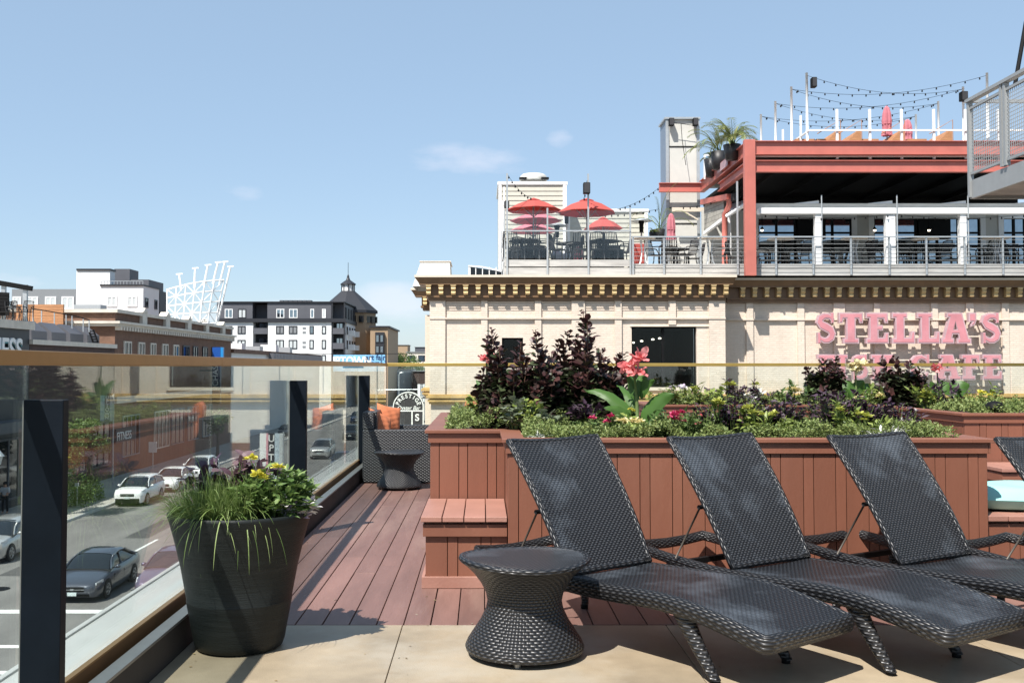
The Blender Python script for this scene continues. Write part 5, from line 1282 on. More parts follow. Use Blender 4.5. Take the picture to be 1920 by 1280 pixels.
def make_chair():
    t = thing('patio_chair', 'x', 'chair', (0, 0, 0)); w = .25
    m = MB()
    for k in range(9): y = -.22 + k * .055; m.box(-w, w, y, y + .035, .44, .455)
    m.build('seat', M_['wire'], t)
    m = MB()
    for k in range(9): x = -w + .02 + k * (2 * w - .04) / 8; m.tube([(x, .23, .46), (x, .30, .72), (x, .34, .97)], .012, 4)
    m.tube([(-w, .22, .45), (-w, .30, .72), (-w + .03, .345, .97), (0, .355, 1.0), (w - .03, .345, .97), (w, .30, .72), (w, .22, .45)], .02, 6); m.build('backrest', M_['wire'], t)
    for s in (-1, 1):
        m = MB(); m.tube([(s * w, .30, .70), (s * (w + .03), .1, .72), (s * (w + .03), -.15, .69), (s * (w + .02), -.24, .55), (s * w, -.22, .3), (s * w, -.26, 0)], .02, 6); m.build('arm', M_['wire'], t)
        m = MB(); m.tube([(s * w, .22, .45), (s * w, .24, .2), (s * w, .32, 0)], .02, 6); m.build('leg', M_['wire'], t)
    return t
ch0 = make_chair(); first = True
def chair(px, Y, zf, rz, label, grp, sc=1.0):
    global first
    o = ch0 if first else dup(ch0); first = False
    o.location = (X(px, Y), Y, zf); o.rotation_euler.z = rz; o['label'] = label; o['group'] = grp; o.scale = (sc,) * 3
g1 = 'black wire chairs crowded behind the windscreen'
for i, (px, Y, a) in enumerate([(962, 33.6, 2.8), (980, 34.6, .4), (995, 33.7, 3.3), (1012, 35.2, 1.7), (1022, 33.8, -1.5), (968, 36.4, 3.0), (1000, 36.8, .2), (1048, 34.0, 1.1), (1075, 34.6, -1.8), (1092, 33.8, 2.9), (1088, 36, .3),
                                (1118, 33.9, 3.2), (1135, 35.0, .2), (1152, 33.9, 2.6), (1168, 34.8, -1.4), (1140, 36.6, 1.2), (1112, 36.2, -.6)]):
    chair(px, Y, zL, a, 'black wire armchair crowded behind the patio windscreen', g1)
g2 = 'black wire chairs behind the cable railing left of the salmon column'
for px, Y, a in [(1232, 34.4, 1.9), (1254, 34.0, 3.1), (1288, 34.2, -1.2), (1270, 36, .3), (1303, 35.4, -1.6), (1348, 34.6, -1.9), (1382, 35, 1.5)]:
    chair(px, Y, zR, a, 'black wire armchair between the tower and the salmon column', g2)
g3 = 'black wire chairs under the pavilion'
for k, (px, Y, a) in enumerate([(1432, 34.6, 1.2), (1455, 36.2, 3), (1500, 34.5, -1.3), (1480, 36.6, .5), (1552, 34.6, 1.4), (1575, 35.8, -2), (1625, 34.4, -1.5), (1650, 34.9, 1.6), (1700, 34.7, 1.3), (1722, 36, 2.8), (1765, 34.6, -1.3), (1788, 35.6, .4), (1830, 34.6, 1.5), (1855, 34.3, -1.2), (1905, 34.5, 1.4), (1895, 36, 2.9), (1870, 35.8, .2)]):
    chair(px, Y, zR, a, 'black wire armchair in the shade of the white-posted pavilion', g3)
def table(px, Y, zf, h, r, base, label, grp, topmat='creamtrim'):
    x = X(px, Y); t = thing('patio_table', label, 'table', (x, Y, zf), grp)
    m = MB(); m.lathe([(0, h - .035), (r, h - .035), (r, h), (0, h)], 24, (x, Y, zf)); m.build('table_top', M_[topmat], t)
    m = MB()
    for k in range(4):
        a = pi / 4 + k * pi / 2; m.tube([(x + cos(a) * r * .3, Y + sin(a) * r * .3, zf + h - .04), (x + cos(a) * .06, Y + sin(a) * .06, zf + h * .55), (x + cos(a) * .12, Y + sin(a) * .12, zf + .2), (x + cos(a) * r * .62, Y + sin(a) * r * .62, zf)], .018, 6)
    m.build('base', M_[base], t)
gt = 'round tables on the roof patios'
for px, Y, zf, h, r, b, lb, tm in [(985, 34.2, zL, .78, .55, 'black', 'dark table under the left red umbrella', 'black'), (1003, 36.6, zL, .78, .5, 'black', 'dark table under the pink umbrella', 'black'), (1070, 34.9, zL, .78, .5, 'black', 'dark table at the foot of the heaters', 'black'),
        (1132, 34.4, zL, .80, .55, 'black', 'dark table right of the tall windscreen post', 'black'), (1207, 34.0, zR, 1.0, .42, 'white', 'high table with white legs right of the windscreen', 'creamtrim'), (1268, 35, zR, .74, .48, 'black', 'dark low table in front of the tower', 'black'),
        (1333, 34.2, zR, 1.03, .42, 'galv', 'high table with pale curved legs left of the salmon column', 'creamtrim'), (1466, 34.4, zR, 1.02, .45, 'black', 'high table nearest the salmon column inside the pavilion', 'creamtrim'),
        (1605, 34.3, zR, 1.02, .45, 'galv', 'high table with curved pale base left of the middle white post', 'creamtrim'), (1738, 34.4, zR, 1.02, .45, 'black', 'high table between the middle and right white posts', 'creamtrim'), (1872, 34.1, zR, 1.02, .45, 'galv', 'high table with pale base near the right edge of the patio', 'creamtrim'),
        (1565, 36, zR, .75, .5, 'black', 'low table behind the left white post', 'trimgrey'), (1440, 35.6, zR, .75, .4, 'black', 'low table in the corner by the salmon column', 'trimgrey'), (1700, 36.2, zR, .75, .5, 'black', 'low table behind the middle white post', 'trimgrey')]:
    table(px, Y, zf, h, r, b, lb, gt, tm)
def bin_(px, w, py0, py1, Y, mat, name, label, cat):
    a = at(px, py1, Y); m = MB(); m.box(a.x - w / 2, a.x + w / 2, Y, Y + .4, Z(py0, Y), Z(py1, Y)); return solo(name, m, mat, label, cat, bevel=.02)
bin_(1197, .42, 456, 494, 35, M_['umb_red'], 'cooler_cabinet', 'red cabinet behind the patio corner next to the windscreen', 'cabinet')
bin_(1085, .3, 462, 486, 37.5, M_['umb_pink'], 'cooler_cabinet', 'pink cabinet behind the wire chairs under the largest umbrella', 'cabinet')
# upper deck booths
M_['cedar'] = pm('cedar_boards', (.36, .17, .075), .7, var=.2, scale=3, stretch=(1, 1, 6))
for k, px in enumerate((1600, 1681, 1772, 1560)):
    Y = 33.6; x = X(px, Y); t = thing('wooden_booth', 'slanted cedar booth back on the upper deck, %s' % ('left of the bigger folded umbrella', 'between the two folded umbrellas', 'right of the smaller folded umbrella', 'farthest left one')[k], 'booth', (x, Y, 8.5), 'cedar booths on the upper deck')
    m = MB(); m.prism([(-.48, 0), (.30, .80), (.36, .80), (.36, 0)], 0, 1.6, lambda a, b, d: (x + a, Y + d, 8.5 + b)); m.build('slanted_back', M_['cedar'], t)
    m = MB(); m.tube([(x - .4, Y, 9.15), (x + .38, Y, 9.62), (x + .38, Y, 8.5)], .016, 5); m.build('hand_rail', M_['cedar'], t)
    m = MB(); m.box(x - 1.1, x - .45, Y + .1, Y + 1.5, 8.5, 9.0); m.build('bench_seat', M_['cedar'], t)
# palms
M_['palm'] = leafm('palm_fronds', [(.14, .18, .05), (.24, .28, .09), (.30, .28, .12)])
M_['potblack'] = pm('black_plastic_pot', (.016, .016, .018), .5)
def palm(label, px, pbase, ptop_pot, Y, fr, n, L, lean=0, pr=.26, name='potted_palm'):
    x = X(px, Y); z0, z1 = Z(pbase, Y), Z(ptop_pot, Y); t = thing(name, label, 'potted palm', (x, Y, z0), 'potted palms')
    m = MB(); m.lathe([(0, 0), (pr * .72, 0), (pr, z1 - z0), (pr * .92, z1 - z0), (pr * .88, z1 - z0 - .04), (0, z1 - z0 - .05)], 20, (x, Y, z0)); m.build('pot', M_['potblack'], t, smooth=True)
    tr = MB(); fo = MB()
    for i in range(n):
        a = R.uniform(0, 2 * pi); el = R.uniform(.7, 1.4); d = Vector((cos(a) * cos(el) + lean, sin(a) * cos(el), sin(el))).normalized(); p = Vector((x + R.uniform(-.08, .08), Y + R.uniform(-.08, .08), z1)); ll = L * R.uniform(.7, 1.1); P = []; q = p.copy(); dd = d.copy()
        for k in range(12):
            P.append(q.copy()); q = q + dd * ll / 11; dd = (dd + Vector((0, 0, -.10 - .02 * k))).normalized()
        tr.tube(P, .01, 4, radii=[.014 - .001 * k for k in range(12)])
        for k in range(3, 12):
            s = (P[min(k + 1, 11)] - P[k - 1]).normalized().cross(Vector((0, 0, 1)))
            for sg in (-1, 1):
                for h in range(2): qleaf(fo, P[k].lerp(P[k - 1], h * .5), s * sg + (P[k] - P[k - 1]).normalized() * .9 + Vector((0, 0, -.35)), Vector((0, 0, 1)), fr * R.uniform(.7, 1.1) * (1 - .45 * k / 12), .03)
    tr.build('stems', M_['stem'], t); fo.build('fronds', M_['palm'], t)
palm('large potted palm on the corner of the upper deck', 1376, 300, 272, 34.0, .36, 26, 1.25, pr=.30)
palm('potted palm with yellowing fronds behind the large one', 1351, 318, 285, 36.2, .3, 14, 1.35, -.15, .3)
palm('smallest potted palm low on the salmon beam', 1337, 332, 299, 37.6, .2, 12, .45, 0, .28)
palm('potted palm left of the grey tower, its fronds hanging beside the shaft', 1238, 452, 430, 38.4, .16, 8, 1.8, -.05, .22)
palm('tiny potted plant between the heater and the tower', 1228, 452, 436, 37.5, .12, 10, .3, 0, .2)
m = MB(); a = at(1321, 336, 38.5); b = at(1321, 291, 38.5)
m.bar(a, b, .06); m.bar(b, at(1338, 291, 38.5), .05); m.bar(at(1321, 315, 38.5), at(1338, 315, 38.5), .03)
for q in (1325, 1330, 1335): m.bar(at(q, 315, 38.5), at(q, 334, 38.5), .025)
solo('white_railing', m, M_['white'], 'short piece of white railing beside the smallest palm pot', 'railing')

# ------------------------------------------------------------------ near balcony at the top right
BX, BYe = 7.5, 1900 * 7.5 / 918
zt8, zf8 = 1.387 + 502 * BYe / 1900, 1.387 + 315 * BYe / 1900
M_['balc'] = pm('grey_painted_steel', (.30, .31, .31), .5, var=.06, metal=.2)
bl = thing('balcony', 'grey steel balcony with wire mesh guard at the top right corner', 'balcony', (BX, BYe, zf8))
m = MB(); m.box(BX + .06, 12, 4, BYe - .02, zf8 + .05, zf8 + .26); m.build('slab', M_['greypaint'], bl)
m = MB(); m.box(BX, BX + .059, 4, BYe, zf8, zf8 + .28); m.box(BX + .06, 12, BYe - .019, BYe + .02, zf8, zf8 + .28); m.build('edge_beam', M_['balc'], bl)
ys = [BYe - .04, BYe - 1.02, BYe - 1.12, BYe - 2.2, BYe - 3.4, BYe - 4.8]
for y in ys: m = MB(); m.box(BX - .035, BX + .035, y - .03, y + .03, zf8 + .02 if y > BYe - .1 else zf8 + .3, zt8 - .04); m.build('post', M_['balc'], bl)
m = MB(); m.box(BX - .05, BX + .05, 4, BYe + .02, zt8 - .039, zt8 + .01); m.box(BX - .02, BX + .02, 4, BYe - .08, zf8 + .36, zf8 + .40); m.box(BX - .018, BX + .018, 4, BYe - .08, zt8 - .16, zt8 - .12); m.build('rail', M_['balc'], bl)
m = MB(); m.box(BX + .051, 12, BYe - .05, BYe + .01, zt8 - .04, zt8 + .009); m.build('rail', M_['balc'], bl)
m = MB(); y = BYe - .1
while y > 9: m.bar((BX, y, zf8 + .40), (BX, y, zt8 - .16), .007); y -= .055
z = zf8 + .43
while z < zt8 - .16: m.bar((BX + .004, 9, z), (BX + .004, BYe - .08, z), .007); z += .055
m.build('wire_mesh', M_['balc'], bl)
m = MB(); m.tube([at(1903, 160, 15.0), at(1924, 40, 15.0)], .03, 6); solo('stay_cable', m, M_['black'], 'dark slanting rod rising from the grey balcony', 'rod')

def sofa(label, px, Y, w, rz=0):
    t = thing('patio_sofa', label, 'sofa', (X(px, Y), Y, zL), 'black sofas on the left roof patio'); x = X(px, Y)
    m = MB(); m.box(x - w / 2, x + w / 2, Y, Y + .8, zL + .06, zL + .42); m.build('seat', M_['wire'], t, bevel=.03)
    m = MB(); m.box(x - w / 2, x + w / 2, Y - .14, Y - .001, zL + .06, zL + .74); m.build('backrest', M_['wire'], t, bevel=.03)
    for s_ in (-1, 1): m = MB(); m.box(x + s_ * w / 2, x + s_ * (w / 2 + .12), Y - .13, Y + .78, zL + .06, zL + .6); m.build('arm', M_['wire'], t, bevel=.03)
sofa('low black sofa seen from behind under the left red umbrella', 990, 35.4, 1.2); sofa('low black sofa seen from behind right of the tall windscreen post', 1142, 35.2, .8)
# ================================================================== STREET BELOW
BLX = -27.7
M_['asphalt'] = pm('worn_asphalt', (.165, .158, .150), .85, var=.22, scale=.6, bump=.3, bscale=20, dirt=(.095, .09, .088, .7), stretch=(1, .3, 1))
M_['walk'] = pm('concrete_pavement', (.36, .34, .31), .85, var=.12, scale=.6)
M_['mark'] = pm('road_paint', (.72, .72, .70), .7, var=.08, scale=2)
M_['earth'] = pm('distant_ground', (.14, .14, .12), .95, var=.3, scale=.05)
m = MB(); m.add([(-1500, -300, SZ - .03), (1500, -300, SZ - .03), (1500, 3000, SZ - .03), (-1500, 3000, SZ - .03)], [(0, 1, 2, 3)]); struct('ground', m, M_['earth'])
m = MB(); m.box(-22.4, -8.2, -40, 420, SZ - .3, SZ); struct('road', m, M_['asphalt'])
m = MB(); m.box(-300, -22.402, 9, 28, SZ - .3, SZ - .002); struct('side_road', m, M_['asphalt'])
m = MB(); m.box(-28.5, -22.55, 31, 420, SZ - .2, SZ + .13); m.box(-8.2, -2.0, -40, 420, SZ - .2, SZ + .13); struct('pavement', m, M_['walk'])
m = MB(); m.box(-22.549, -22.401, 31, 420, SZ - .2, SZ + .14); m.box(-8.199, -8.05, -40, 420, SZ - .2, SZ + .145); struct('kerb', m, M_['coping'], bevel=.02)
m = MB()
m.box(-22.0, -8.4, 34.85, 35.35, SZ + .001, SZ + .005)
for y in (40, 46.5, 58, 70, 82, 94, 106, 118, 130, 142, 160, 180): m.box(-15.9, -15.75, y, y + 3.1, SZ + .001, SZ + .005)
m.box(-22.2, -8.4, 30.6, 30.9, SZ + .001, SZ + .005); m.box(-22.2, -8.4, 28.0, 28.3, SZ + .001, SZ + .005)
struct('road_markings', m, M_['mark'])
m = MB()
for (x, y, w_, l) in ((-19.5, 41, 1.6, 3.2), (-17.6, 50, 1.2, 6), (-13.6, 44, 2.2, 2.0), (-20.2, 33.0, 2.5, 1.4), (-16.6, 64, 1.0, 9), (-12.8, 60, 1.4, 5)): m.box(x, x + w_, y, y + l, SZ + .001, SZ + .004)
struct('road_patches', m, pm('darker_tar_patch', (.075, .072, .07), .8, var=.2, scale=2))
for k, (x, y) in enumerate(((-18.3, 38.6), (-13.2, 52.5))):
    t = thing('manhole_cover', ('round iron manhole cover in front of the dark grey sedan', 'round iron manhole cover in the lane beyond the dark grey sedan')[k], 'manhole cover', (x, y, SZ)); m = MB(); m.lathe([(.0, .012), (.33, .012), (.36, .005), (.42, .004), (.42, .001)], 20, (x, y, SZ)); m.build('lid', M_['black'], t)
bd = thing('terrace_building', 'building below the terrace, its edge dropping to the street', 'building', (5, 5, SZ))
m = MB(); m.box(-1.90, 14, -6, 17.1, SZ, -.31); m.build('wall', M_['trimgrey'], bd)

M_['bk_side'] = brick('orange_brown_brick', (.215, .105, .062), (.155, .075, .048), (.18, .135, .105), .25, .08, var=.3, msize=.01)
M_['bk_dark'] = brick('dark_brown_brick', (.085, .045, .038), (.065, .036, .032), (.09, .07, .06), .25, .08, var=.3, msize=.01)
M_['stone'] = pm('pale_stone_trim', (.60, .55, .47), .7, var=.12, scale=1.5, dirt=(.35, .3, .25, .5))
M_['darkclad'] = pm('charcoal_cladding', (.085, .087, .10), .6, var=.08, scale=.5)
M_['blackclad'] = pm('black_cladding', (.018, .019, .024), .5, var=.1)
M_['whiteclad'] = pm('white_render', (.70, .70, .69), .8, var=.04, scale=.5)
M_['greyclad'] = pm('mid_grey_cladding', (.20, .21, .22), .7, var=.06)
M_['blind'] = pm('white_window_blind', (.50, .53, .53), .6, var=.06, scale=2)
M_['tan'] = pm('tan_stucco', (.33, .235, .15), .8, var=.08)
def bwin(parent, x0, x1, z0, z1, Y, frame='blackclad', glass='blind', fw=.12, mull=1, face='y', half=None):
    """window on a wall facing -Y (face 'y') or +X (face 'x', x0/x1 are then distances along Y and Y is the wall's x)"""
    def B(mb, a, b, o0, o1, c, d):
        if face == 'y': mb.box(a, b, Y - o1, Y - o0, c, d)
        else: mb.box(Y + o0, Y + o1, a, b, c, d)
    m = MB(); B(m, x0, x1, .001, .10, z1 - fw, z1); B(m, x0, x1, .001, .10, z0, z0 + fw); B(m, x0, x0 + fw, .001, .10, z0 + fw, z1 - fw); B(m, x1 - fw, x1, .001, .10, z0 + fw, z1 - fw)
    for k in range(mull): c = x0 + (x1 - x0) * (k + 1) / (mull + 1); B(m, c - fw / 2, c + fw / 2, .001, .10, z0 + fw, z1 - fw)
    f = m.build('window', M_[frame], parent)
    g = MB(); B(g, x0 + fw, x1 - fw, .001, .05, z0 + fw, z1 - fw); g.build('pane', M_[glass], f)
    return f
def yb(px, x=BLX): return 1900 * -x / (905 - px)
# brown brick block with stone cornice
b1 = thing('brick_building', 'two-storey brown brick corner block with white dentil cornice across the street', 'building', (-40, 90, SZ))
ya, ye = 76.3, 111.5
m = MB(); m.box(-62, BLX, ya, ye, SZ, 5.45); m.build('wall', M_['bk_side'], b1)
m = MB(); m.box(-62, BLX + .25, ya - .25, ye + .2, 5.451, 5.70); m.build('parapet_coping', M_['stone'], b1)
m = MB(); m.box(-62, BLX + .55, ya - .55, ye + .3, 4.62, 4.80); m.box(-62, BLX + .35, ya - .35, ye + .2, 4.42, 4.619); m.build('cornice', M_['stone'], b1)
y = ya; d0 = None
while y < ye:
    if d0 is None: m = MB(); m.box(0, .45, 0, .28, 0, .26); d0 = m.build('dentil', M_['stone'], b1, local=True); o = d0
    else: o = d0.copy(); link(o, b1)
    o.location = Vector((BLX + .001, y, 4.14)) - wloc(b1); y += .62
for px in (265, 309, 350, 384, 415):
    y = yb(px); m = MB(); m.box(BLX - .3, BLX + .28, y - .55, y + .55, 4.801, 5.75); m.prism([(-.65, 0), (.65, 0), (0, .38)], 0, .7, lambda a, b, d: (BLX - .38 + d, y + a, 5.751 + b)); m.build('parapet_pier', M_['stone'], b1)
for a, b in ((231, 245), (258, 270), (281, 291), (303, 314), (324, 334), (342, 354), (361, 370), (379, 388), (396, 404)):
    bwin(b1, yb(a), yb(b), 1.5, 3.35, BLX, 'stone' if a < 330 else 'blackclad', 'winblack', .12, 1, 'x')
for a, b in ((230, 262), (290, 318), (322, 345), (352, 372), (380, 398)):
    bwin(b1, yb(a), yb(b), -5.6, -2.4, BLX, 'greyclad' if a != 290 else 'stone', 'winblack', .10, 2 if a > 300 else 3, 'x')
m = MB(); m.box(BLX + .001, BLX + .2, ya, ye, -1.4, -.9); m.build('string_course', M_['stone'], b1)
text('FITNESS', .9, (BLX + .14, 76.6, -4.2), pi / 2, pi / 2, M_['sign_white'], b1, align='LEFT', sx=1.0)
m = MB(); m.box(BLX + .001, BLX + .12, 76.4, 80.6, -4.4, -3.3); m.build('sign_band', M_['blackclad'], b1)
# dark brick low block with skylights
b2 = thing('brick_building', 'low dark brick shop with pale coping between the sign block and the brown brick block', 'building', (-40, 69, SZ))
m = MB(); m.box(-62, BLX, 61.95, 76.25, SZ, 2.75); m.build('wall', M_['bk_dark'], b2)
m = MB(); m.box(-62, BLX + .2, 61.95, 76.27, 2.751, 3.05); m.build('coping', M_['stone'], b2)
for k in range(3): bwin(b2, 63 + k * 4.4, 66.6 + k * 4.4, -5.9, -2.6, BLX, 'blackclad', 'winblack', .12, 2, 'x')
for k in range(4):
    y = 63.5 + k * 3.0; m = MB(); m.prism([(0, 0), (2.6, 0), (2.6, .6), (1.8, 1.25), (0, .5)], 0, 2.3, lambda a, b, d: (BLX - 3.2 + a, y + d, 3.051 + b)); m.build('skylight', M_['darkclad'], b2)
# sign block at the left edge
b3 = thing('shop_building', 'dark shopfront block with cream coping and big white letters at the left edge', 'building', (-40, 50, SZ))
m = MB(); m.box(-62, BLX, 40, 61.9, SZ, 3.62); m.build('wall', M_['blackclad'], b3)
m = MB(); m.box(-62, BLX + .25, 39.8, 62.1, 3.621, 4.10); m.build('coping', M_['stone'], b3)
M_['tealtrim'] = pm('teal_letter_side', (.10, .30, .34), .5)
text('FITNESS', 1.9, (BLX + .16, 60.6, 1.72), pi / 2, pi / 2, M_['sign_white'], b3, 'sign_letters', .05, 'RIGHT', bold=.03)
text('FITNESS', 1.9, (BLX + .07, 60.75, 1.66), pi / 2, pi / 2, M_['tealtrim'], b3, 'letter_shadow', .04, 'RIGHT', bold=.06)
for k in range(4): bwin(b3, 41 + k * 5.2, 45 + k * 5.2, -6.4, -2.8, BLX, 'darkclad', 'winblack', .12, 2, 'x')
m = MB(); m.box(BLX + .3, BLX + 1.6, 41, 61.5, -1.9, -1.7); m.box(BLX + 1.5, BLX + 1.6, 41, 61.5, -2.3, -1.9); m.build('canopy', M_['darkclad'], b3)
# roof terrace on the sign block
t = thing('pergola', 'black roof pergola above the cream coping at the left edge', 'pergola', (-31, 57, 4.1))
m = MB()
for px in (18, 58, -20): m = MB(); m.box(X(px, 62) - .12, X(px, 62) + .12, 61, 61.2, 4.1, Z(536, 62)); m.build('post', M_['galv'], t)
m = MB(); m.bar(at(-60, 520, 61), at(60, 541, 61), .25, .3); m.build('beam', M_['black'], t)
m = MB()
for k in range(7): m.bar(at(-60, 548 + k * 7, 60.5), at(17, 552 + k * 6, 60.5), .1, .22)
m.build('screen_slats', M_['black'], t)
for k, px in enumerate((8, 24, 36, 48)): chair(px, 60.5, 4.1, k * 1.3, 'tiny chair on the roof terrace above the white letters', 'chairs on the far roof terrace', 1.2)
t = thing('roof_railing', 'thin black roof railing sloping down in front of the orange timber wall', 'railing', (-31, 68, 3))
m = MB(); P = [(58, 578), (100, 585), (140, 592), (168, 600)]
for (a, b), (c, d) in zip(P, P[1:]): m.bar(at(a, b, 71), at(c, d, 71), .07)
m.build('top_rail', M_['black'], t)
for px, a in ((62, 578), (78, 582), (102, 586), (124, 589), (135, 591), (156, 598), (167, 600)): m = MB(); m.bar(at(px, a, 71), at(px, 617 + (px - 60) * .05, 71), .06); m.build('post', M_['galv'], t)
m = MB()
for s in (0, 9):
    m.bar(at(166 + s, 618, 72), at(175 + s, 642, 72), .1)
for k in range(5): m.bar(at(167 + k * 2, 621 + k * 5, 72), at(176 + k * 2, 621 + k * 5, 72), .07)
solo('roof_ladder', m, M_['black'], 'black roof ladder at the corner of the brown brick block', 'ladder')
m = MB(); x0, x1 = X(30, 75), X(118, 75)
for k in range(14): z = 3.05 + k * .21; m.box(x0, x1, 74.9 + .01 * (k % 2), 75.1, z, z + .2)
solo('timber_wall', m, M_['cedar'], 'orange horizontal timber wall on the roof beside the brown brick block', 'wall')
# white modern block behind
wb = thing('modern_building', 'white box-shaped apartment building behind the orange timber wall', 'building', (-60, 150, SZ))
def blk(n, p0, p1, pt, Y, d, mat): m = MB(); m.box(X(p0, Y), X(p1, Y), Y, Y + d, SZ, Z(pt, Y)); return m.build(n, M_[mat], wb)
blk('white_block', 141, 204, 507, 150, 2.0, 'whiteclad'); blk('white_block', 186, 267, 536, 147, 7.2, 'whiteclad'); blk('grey_block', 243, 277, 524, 152, 7, 'darkclad')
blk('dark_cube', 212, 241, 504, 156, 4, 'darkclad'); blk('grey_wing', 20, 141, 542, 158, 10, 'greyclad'); blk('dark_wing', 268, 298, 545, 155, 4, 'blackclad')
m = MB(); m.box(X(141, 149.9), X(204, 149.9) + .1, 149.8, 152.1, Z(507, 150), Z(507, 150) + .25); m.box(X(186, 147), X(267, 147) + .1, 146.8, 154.3, Z(536, 147), Z(536, 147) + .22); m.build('roof_edge', M_['blackclad'], wb)
for a, b, c, d, Y in ((199, 218, 555, 575, 147), (237, 256, 555, 575, 147), (22, 38, 556, 572, 158), (48, 70, 556, 572, 158), (83, 104, 556, 575, 158), (114, 137, 556, 580, 158)):
    bwin(wb, X(a, Y), X(b, Y), Z(d, Y), Z(c, Y), Y, 'white', 'blind', .2)
for a, b in ((270, 276), (288, 293)): y0, y1 = 1900 * 49.36 / (905 - a), 1900 * 49.36 / (905 - b); bwin(wb, y0, y1, Z(578, 150), Z(560, 150), X(267, 147), 'blackclad', 'winblack', .15, 0, 'x')
m = MB()
for k in range(14): p = at(190 + k * 6, 527, 147.5); m.bar(p, p - Vector((0, 0, 1.0)), .06)
m.bar(at(190, 527, 147.5), at(268, 527, 147.5), .08); m.build('roof_rail', M_['galv'], wb)
m = MB(); a = at(138, 578, 120); m.box(a.x, X(187, 120), 120, 122, 3, Z(571, 120)); solo('rooftop_unit', m, M_['galv'], 'low grey rooftop unit in front of the white building', 'roof unit')
# white lattice sign frame on the brown block
lt = thing('lattice_frame', 'white steel lattice frame flaring up above the brown brick roof', 'steel frame', at(370, 600, 100))
m = MB(); cols = 7
def lp(u, v, d=0):
    b = (313 + (405 - 313) * u, 606); t_ = (313 + (420 - 313) * u, 543 - 18 * u - 4 * sin(pi * u))
    q = at(b[0] + (t_[0] - b[0]) * v ** 1.3, b[1] + (t_[1] - b[1]) * v, 100 + d + 3 * sin(pi * u) * -.4); return q
for d in (0, 3.4):
    for i in range(cols): m.tube([lp(i / (cols - 1), v / 4, d) for v in range(5)], .075, 5)
    for j in range(5): m.tube([lp(i / (cols - 1), j / 4, d) for i in range(cols)], .07, 5)
    for i in range(cols - 1):
        for j in range(4): m.tube([lp((i + (j + i) % 2) / (cols - 1), j / 4, d), lp((i + 1 - (j + i) % 2) / (cols - 1), (j + 1) / 4, d)], .045, 4)
for i in range(cols):
    for j in range(5): m.tube([lp(i / (cols - 1), j / 4, 0), lp(i / (cols - 1), j / 4, 3.4)], .045, 4)
m.build('lattice', M_['white'], lt)
for a, b, c, d in ((340, 545, 336, 514), (364, 540, 366, 503), (382, 536, 390, 497), (399, 532, 409, 492), (411, 535, 422, 491), (408, 604, 432, 500)):
    m = MB(); m.tube([at(a, b, 101), at(c, d, 101)], .10, 6); q = at(c, d, 101); m.bar(q + Vector((-.3, 0, 0)), q + Vector((.35, 0, .05)), .12); m.build('mast', M_['white'], lt)
# low block beyond
b4 = thing('shop_building', 'low shop row with pinkish parapet between the brown block and the apartments', 'building', (-40, 140, SZ))
m = MB(); m.box(-60, BLX, 111.8, 172, SZ, 2.9); m.build('wall', M_['whiteclad'], b4)
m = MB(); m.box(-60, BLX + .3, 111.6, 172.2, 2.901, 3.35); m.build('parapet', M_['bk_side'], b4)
m = MB()
for k in range(40): m.box(BLX + .31, BLX + .9, 130 + k, 130.5 + k, 2.3, 3.1)
m.build('striped_awning', M_['darkclad'], b4)
for k in range(5): m = MB(); m.box(-33 + k * .4, -30.5 + k * .3, 118 + k * 9, 120 + k * 9, 3.351, 4.5 - .2 * (k % 3)); m.build('roof_unit', M_['whiteclad' if k % 2 else 'galv'], b4)
# apartment building
ap = thing('apartment_building', 'five-storey black and white apartment building with corner balconies down the street', 'building', (-40, 220, SZ))
AY = 203.0; ax = lambda p: X(p, AY); az = lambda p: Z(p, AY); xr = ax(646)
m = MB(); m.box(ax(405), ax(474), AY, 246, SZ, az(601)); m.box(ax(502), ax(621), AY, 246, SZ, az(601)); m.box(ax(474), ax(502), AY + 3, 246, SZ, az(601)); m.box(ax(621), xr - .02, AY + 3, 246, SZ, az(601)); m.build('wall', M_['whiteclad'], ap)
m = MB(); m.box(ax(405), ax(472), AY + .3, 245, az(601) + .01, az(567)); m.box(ax(472), ax(500), AY + 3.5, 245, az(601) + .01, az(569)); m.box(ax(500), ax(620), AY + .3, 245, az(601) + .01, az(567)); m.box(ax(620), xr - .3, AY + 3.2, 245, az(601) + .01, az(568)); m.build('penthouse', M_['darkclad'], ap)
m = MB(); m.box(ax(405), xr + .3, AY - .4, 246, az(604), az(597)); m.box(ax(405), xr + .1, AY, 246, az(567) + .01, az(565)); m.build('black_band', M_['blackclad'], ap)
m = MB(); m.box(ax(474) + .02, ax(502) - .02, AY + 2.6, AY + 2.99, SZ, az(605)); m.box(ax(621) + .02, xr - .4, AY + 2.6, AY + 2.99, SZ, az(605)); m.build('balcony_recess', M_['blackclad'], ap)
for px in (621, 644): m = MB(); m.box(ax(px), ax(px) + .25, AY, AY + .3, SZ, az(568)); m.build('corner_post', M_['blackclad'], ap)
for row in (626, 654, 682):
    for a, b in ((475, 501), (622, 645)):
        m = MB(); m.box(ax(a), ax(b), AY + .02, AY + 2.5, az(row), az(row) + .3); m.box(ax(a), ax(b), AY + .02, AY + .08, az(row) + .3, az(row) + 1.2); m.build('balcony', M_['darkclad'], ap)
        f = bwin(ap, ax(a) + .5, ax(b) - .6, az(row) + .31, az(row) + 2.3, AY + 2.58, 'blackclad', 'winblue', .12, 1)
for (r0, r1) in ((611, 626), (637, 654), (665, 682)):
    for a, b in ((420, 435), (445, 460), (517, 532), (541, 557), (580, 588), (603, 611)): bwin(ap, ax(a), ax(b), az(r1), az(r0), AY, 'blackclad', R.choice(('blind', 'blind', 'winblue', 'greyclad')), .18, 1 if b - a > 10 else 0)
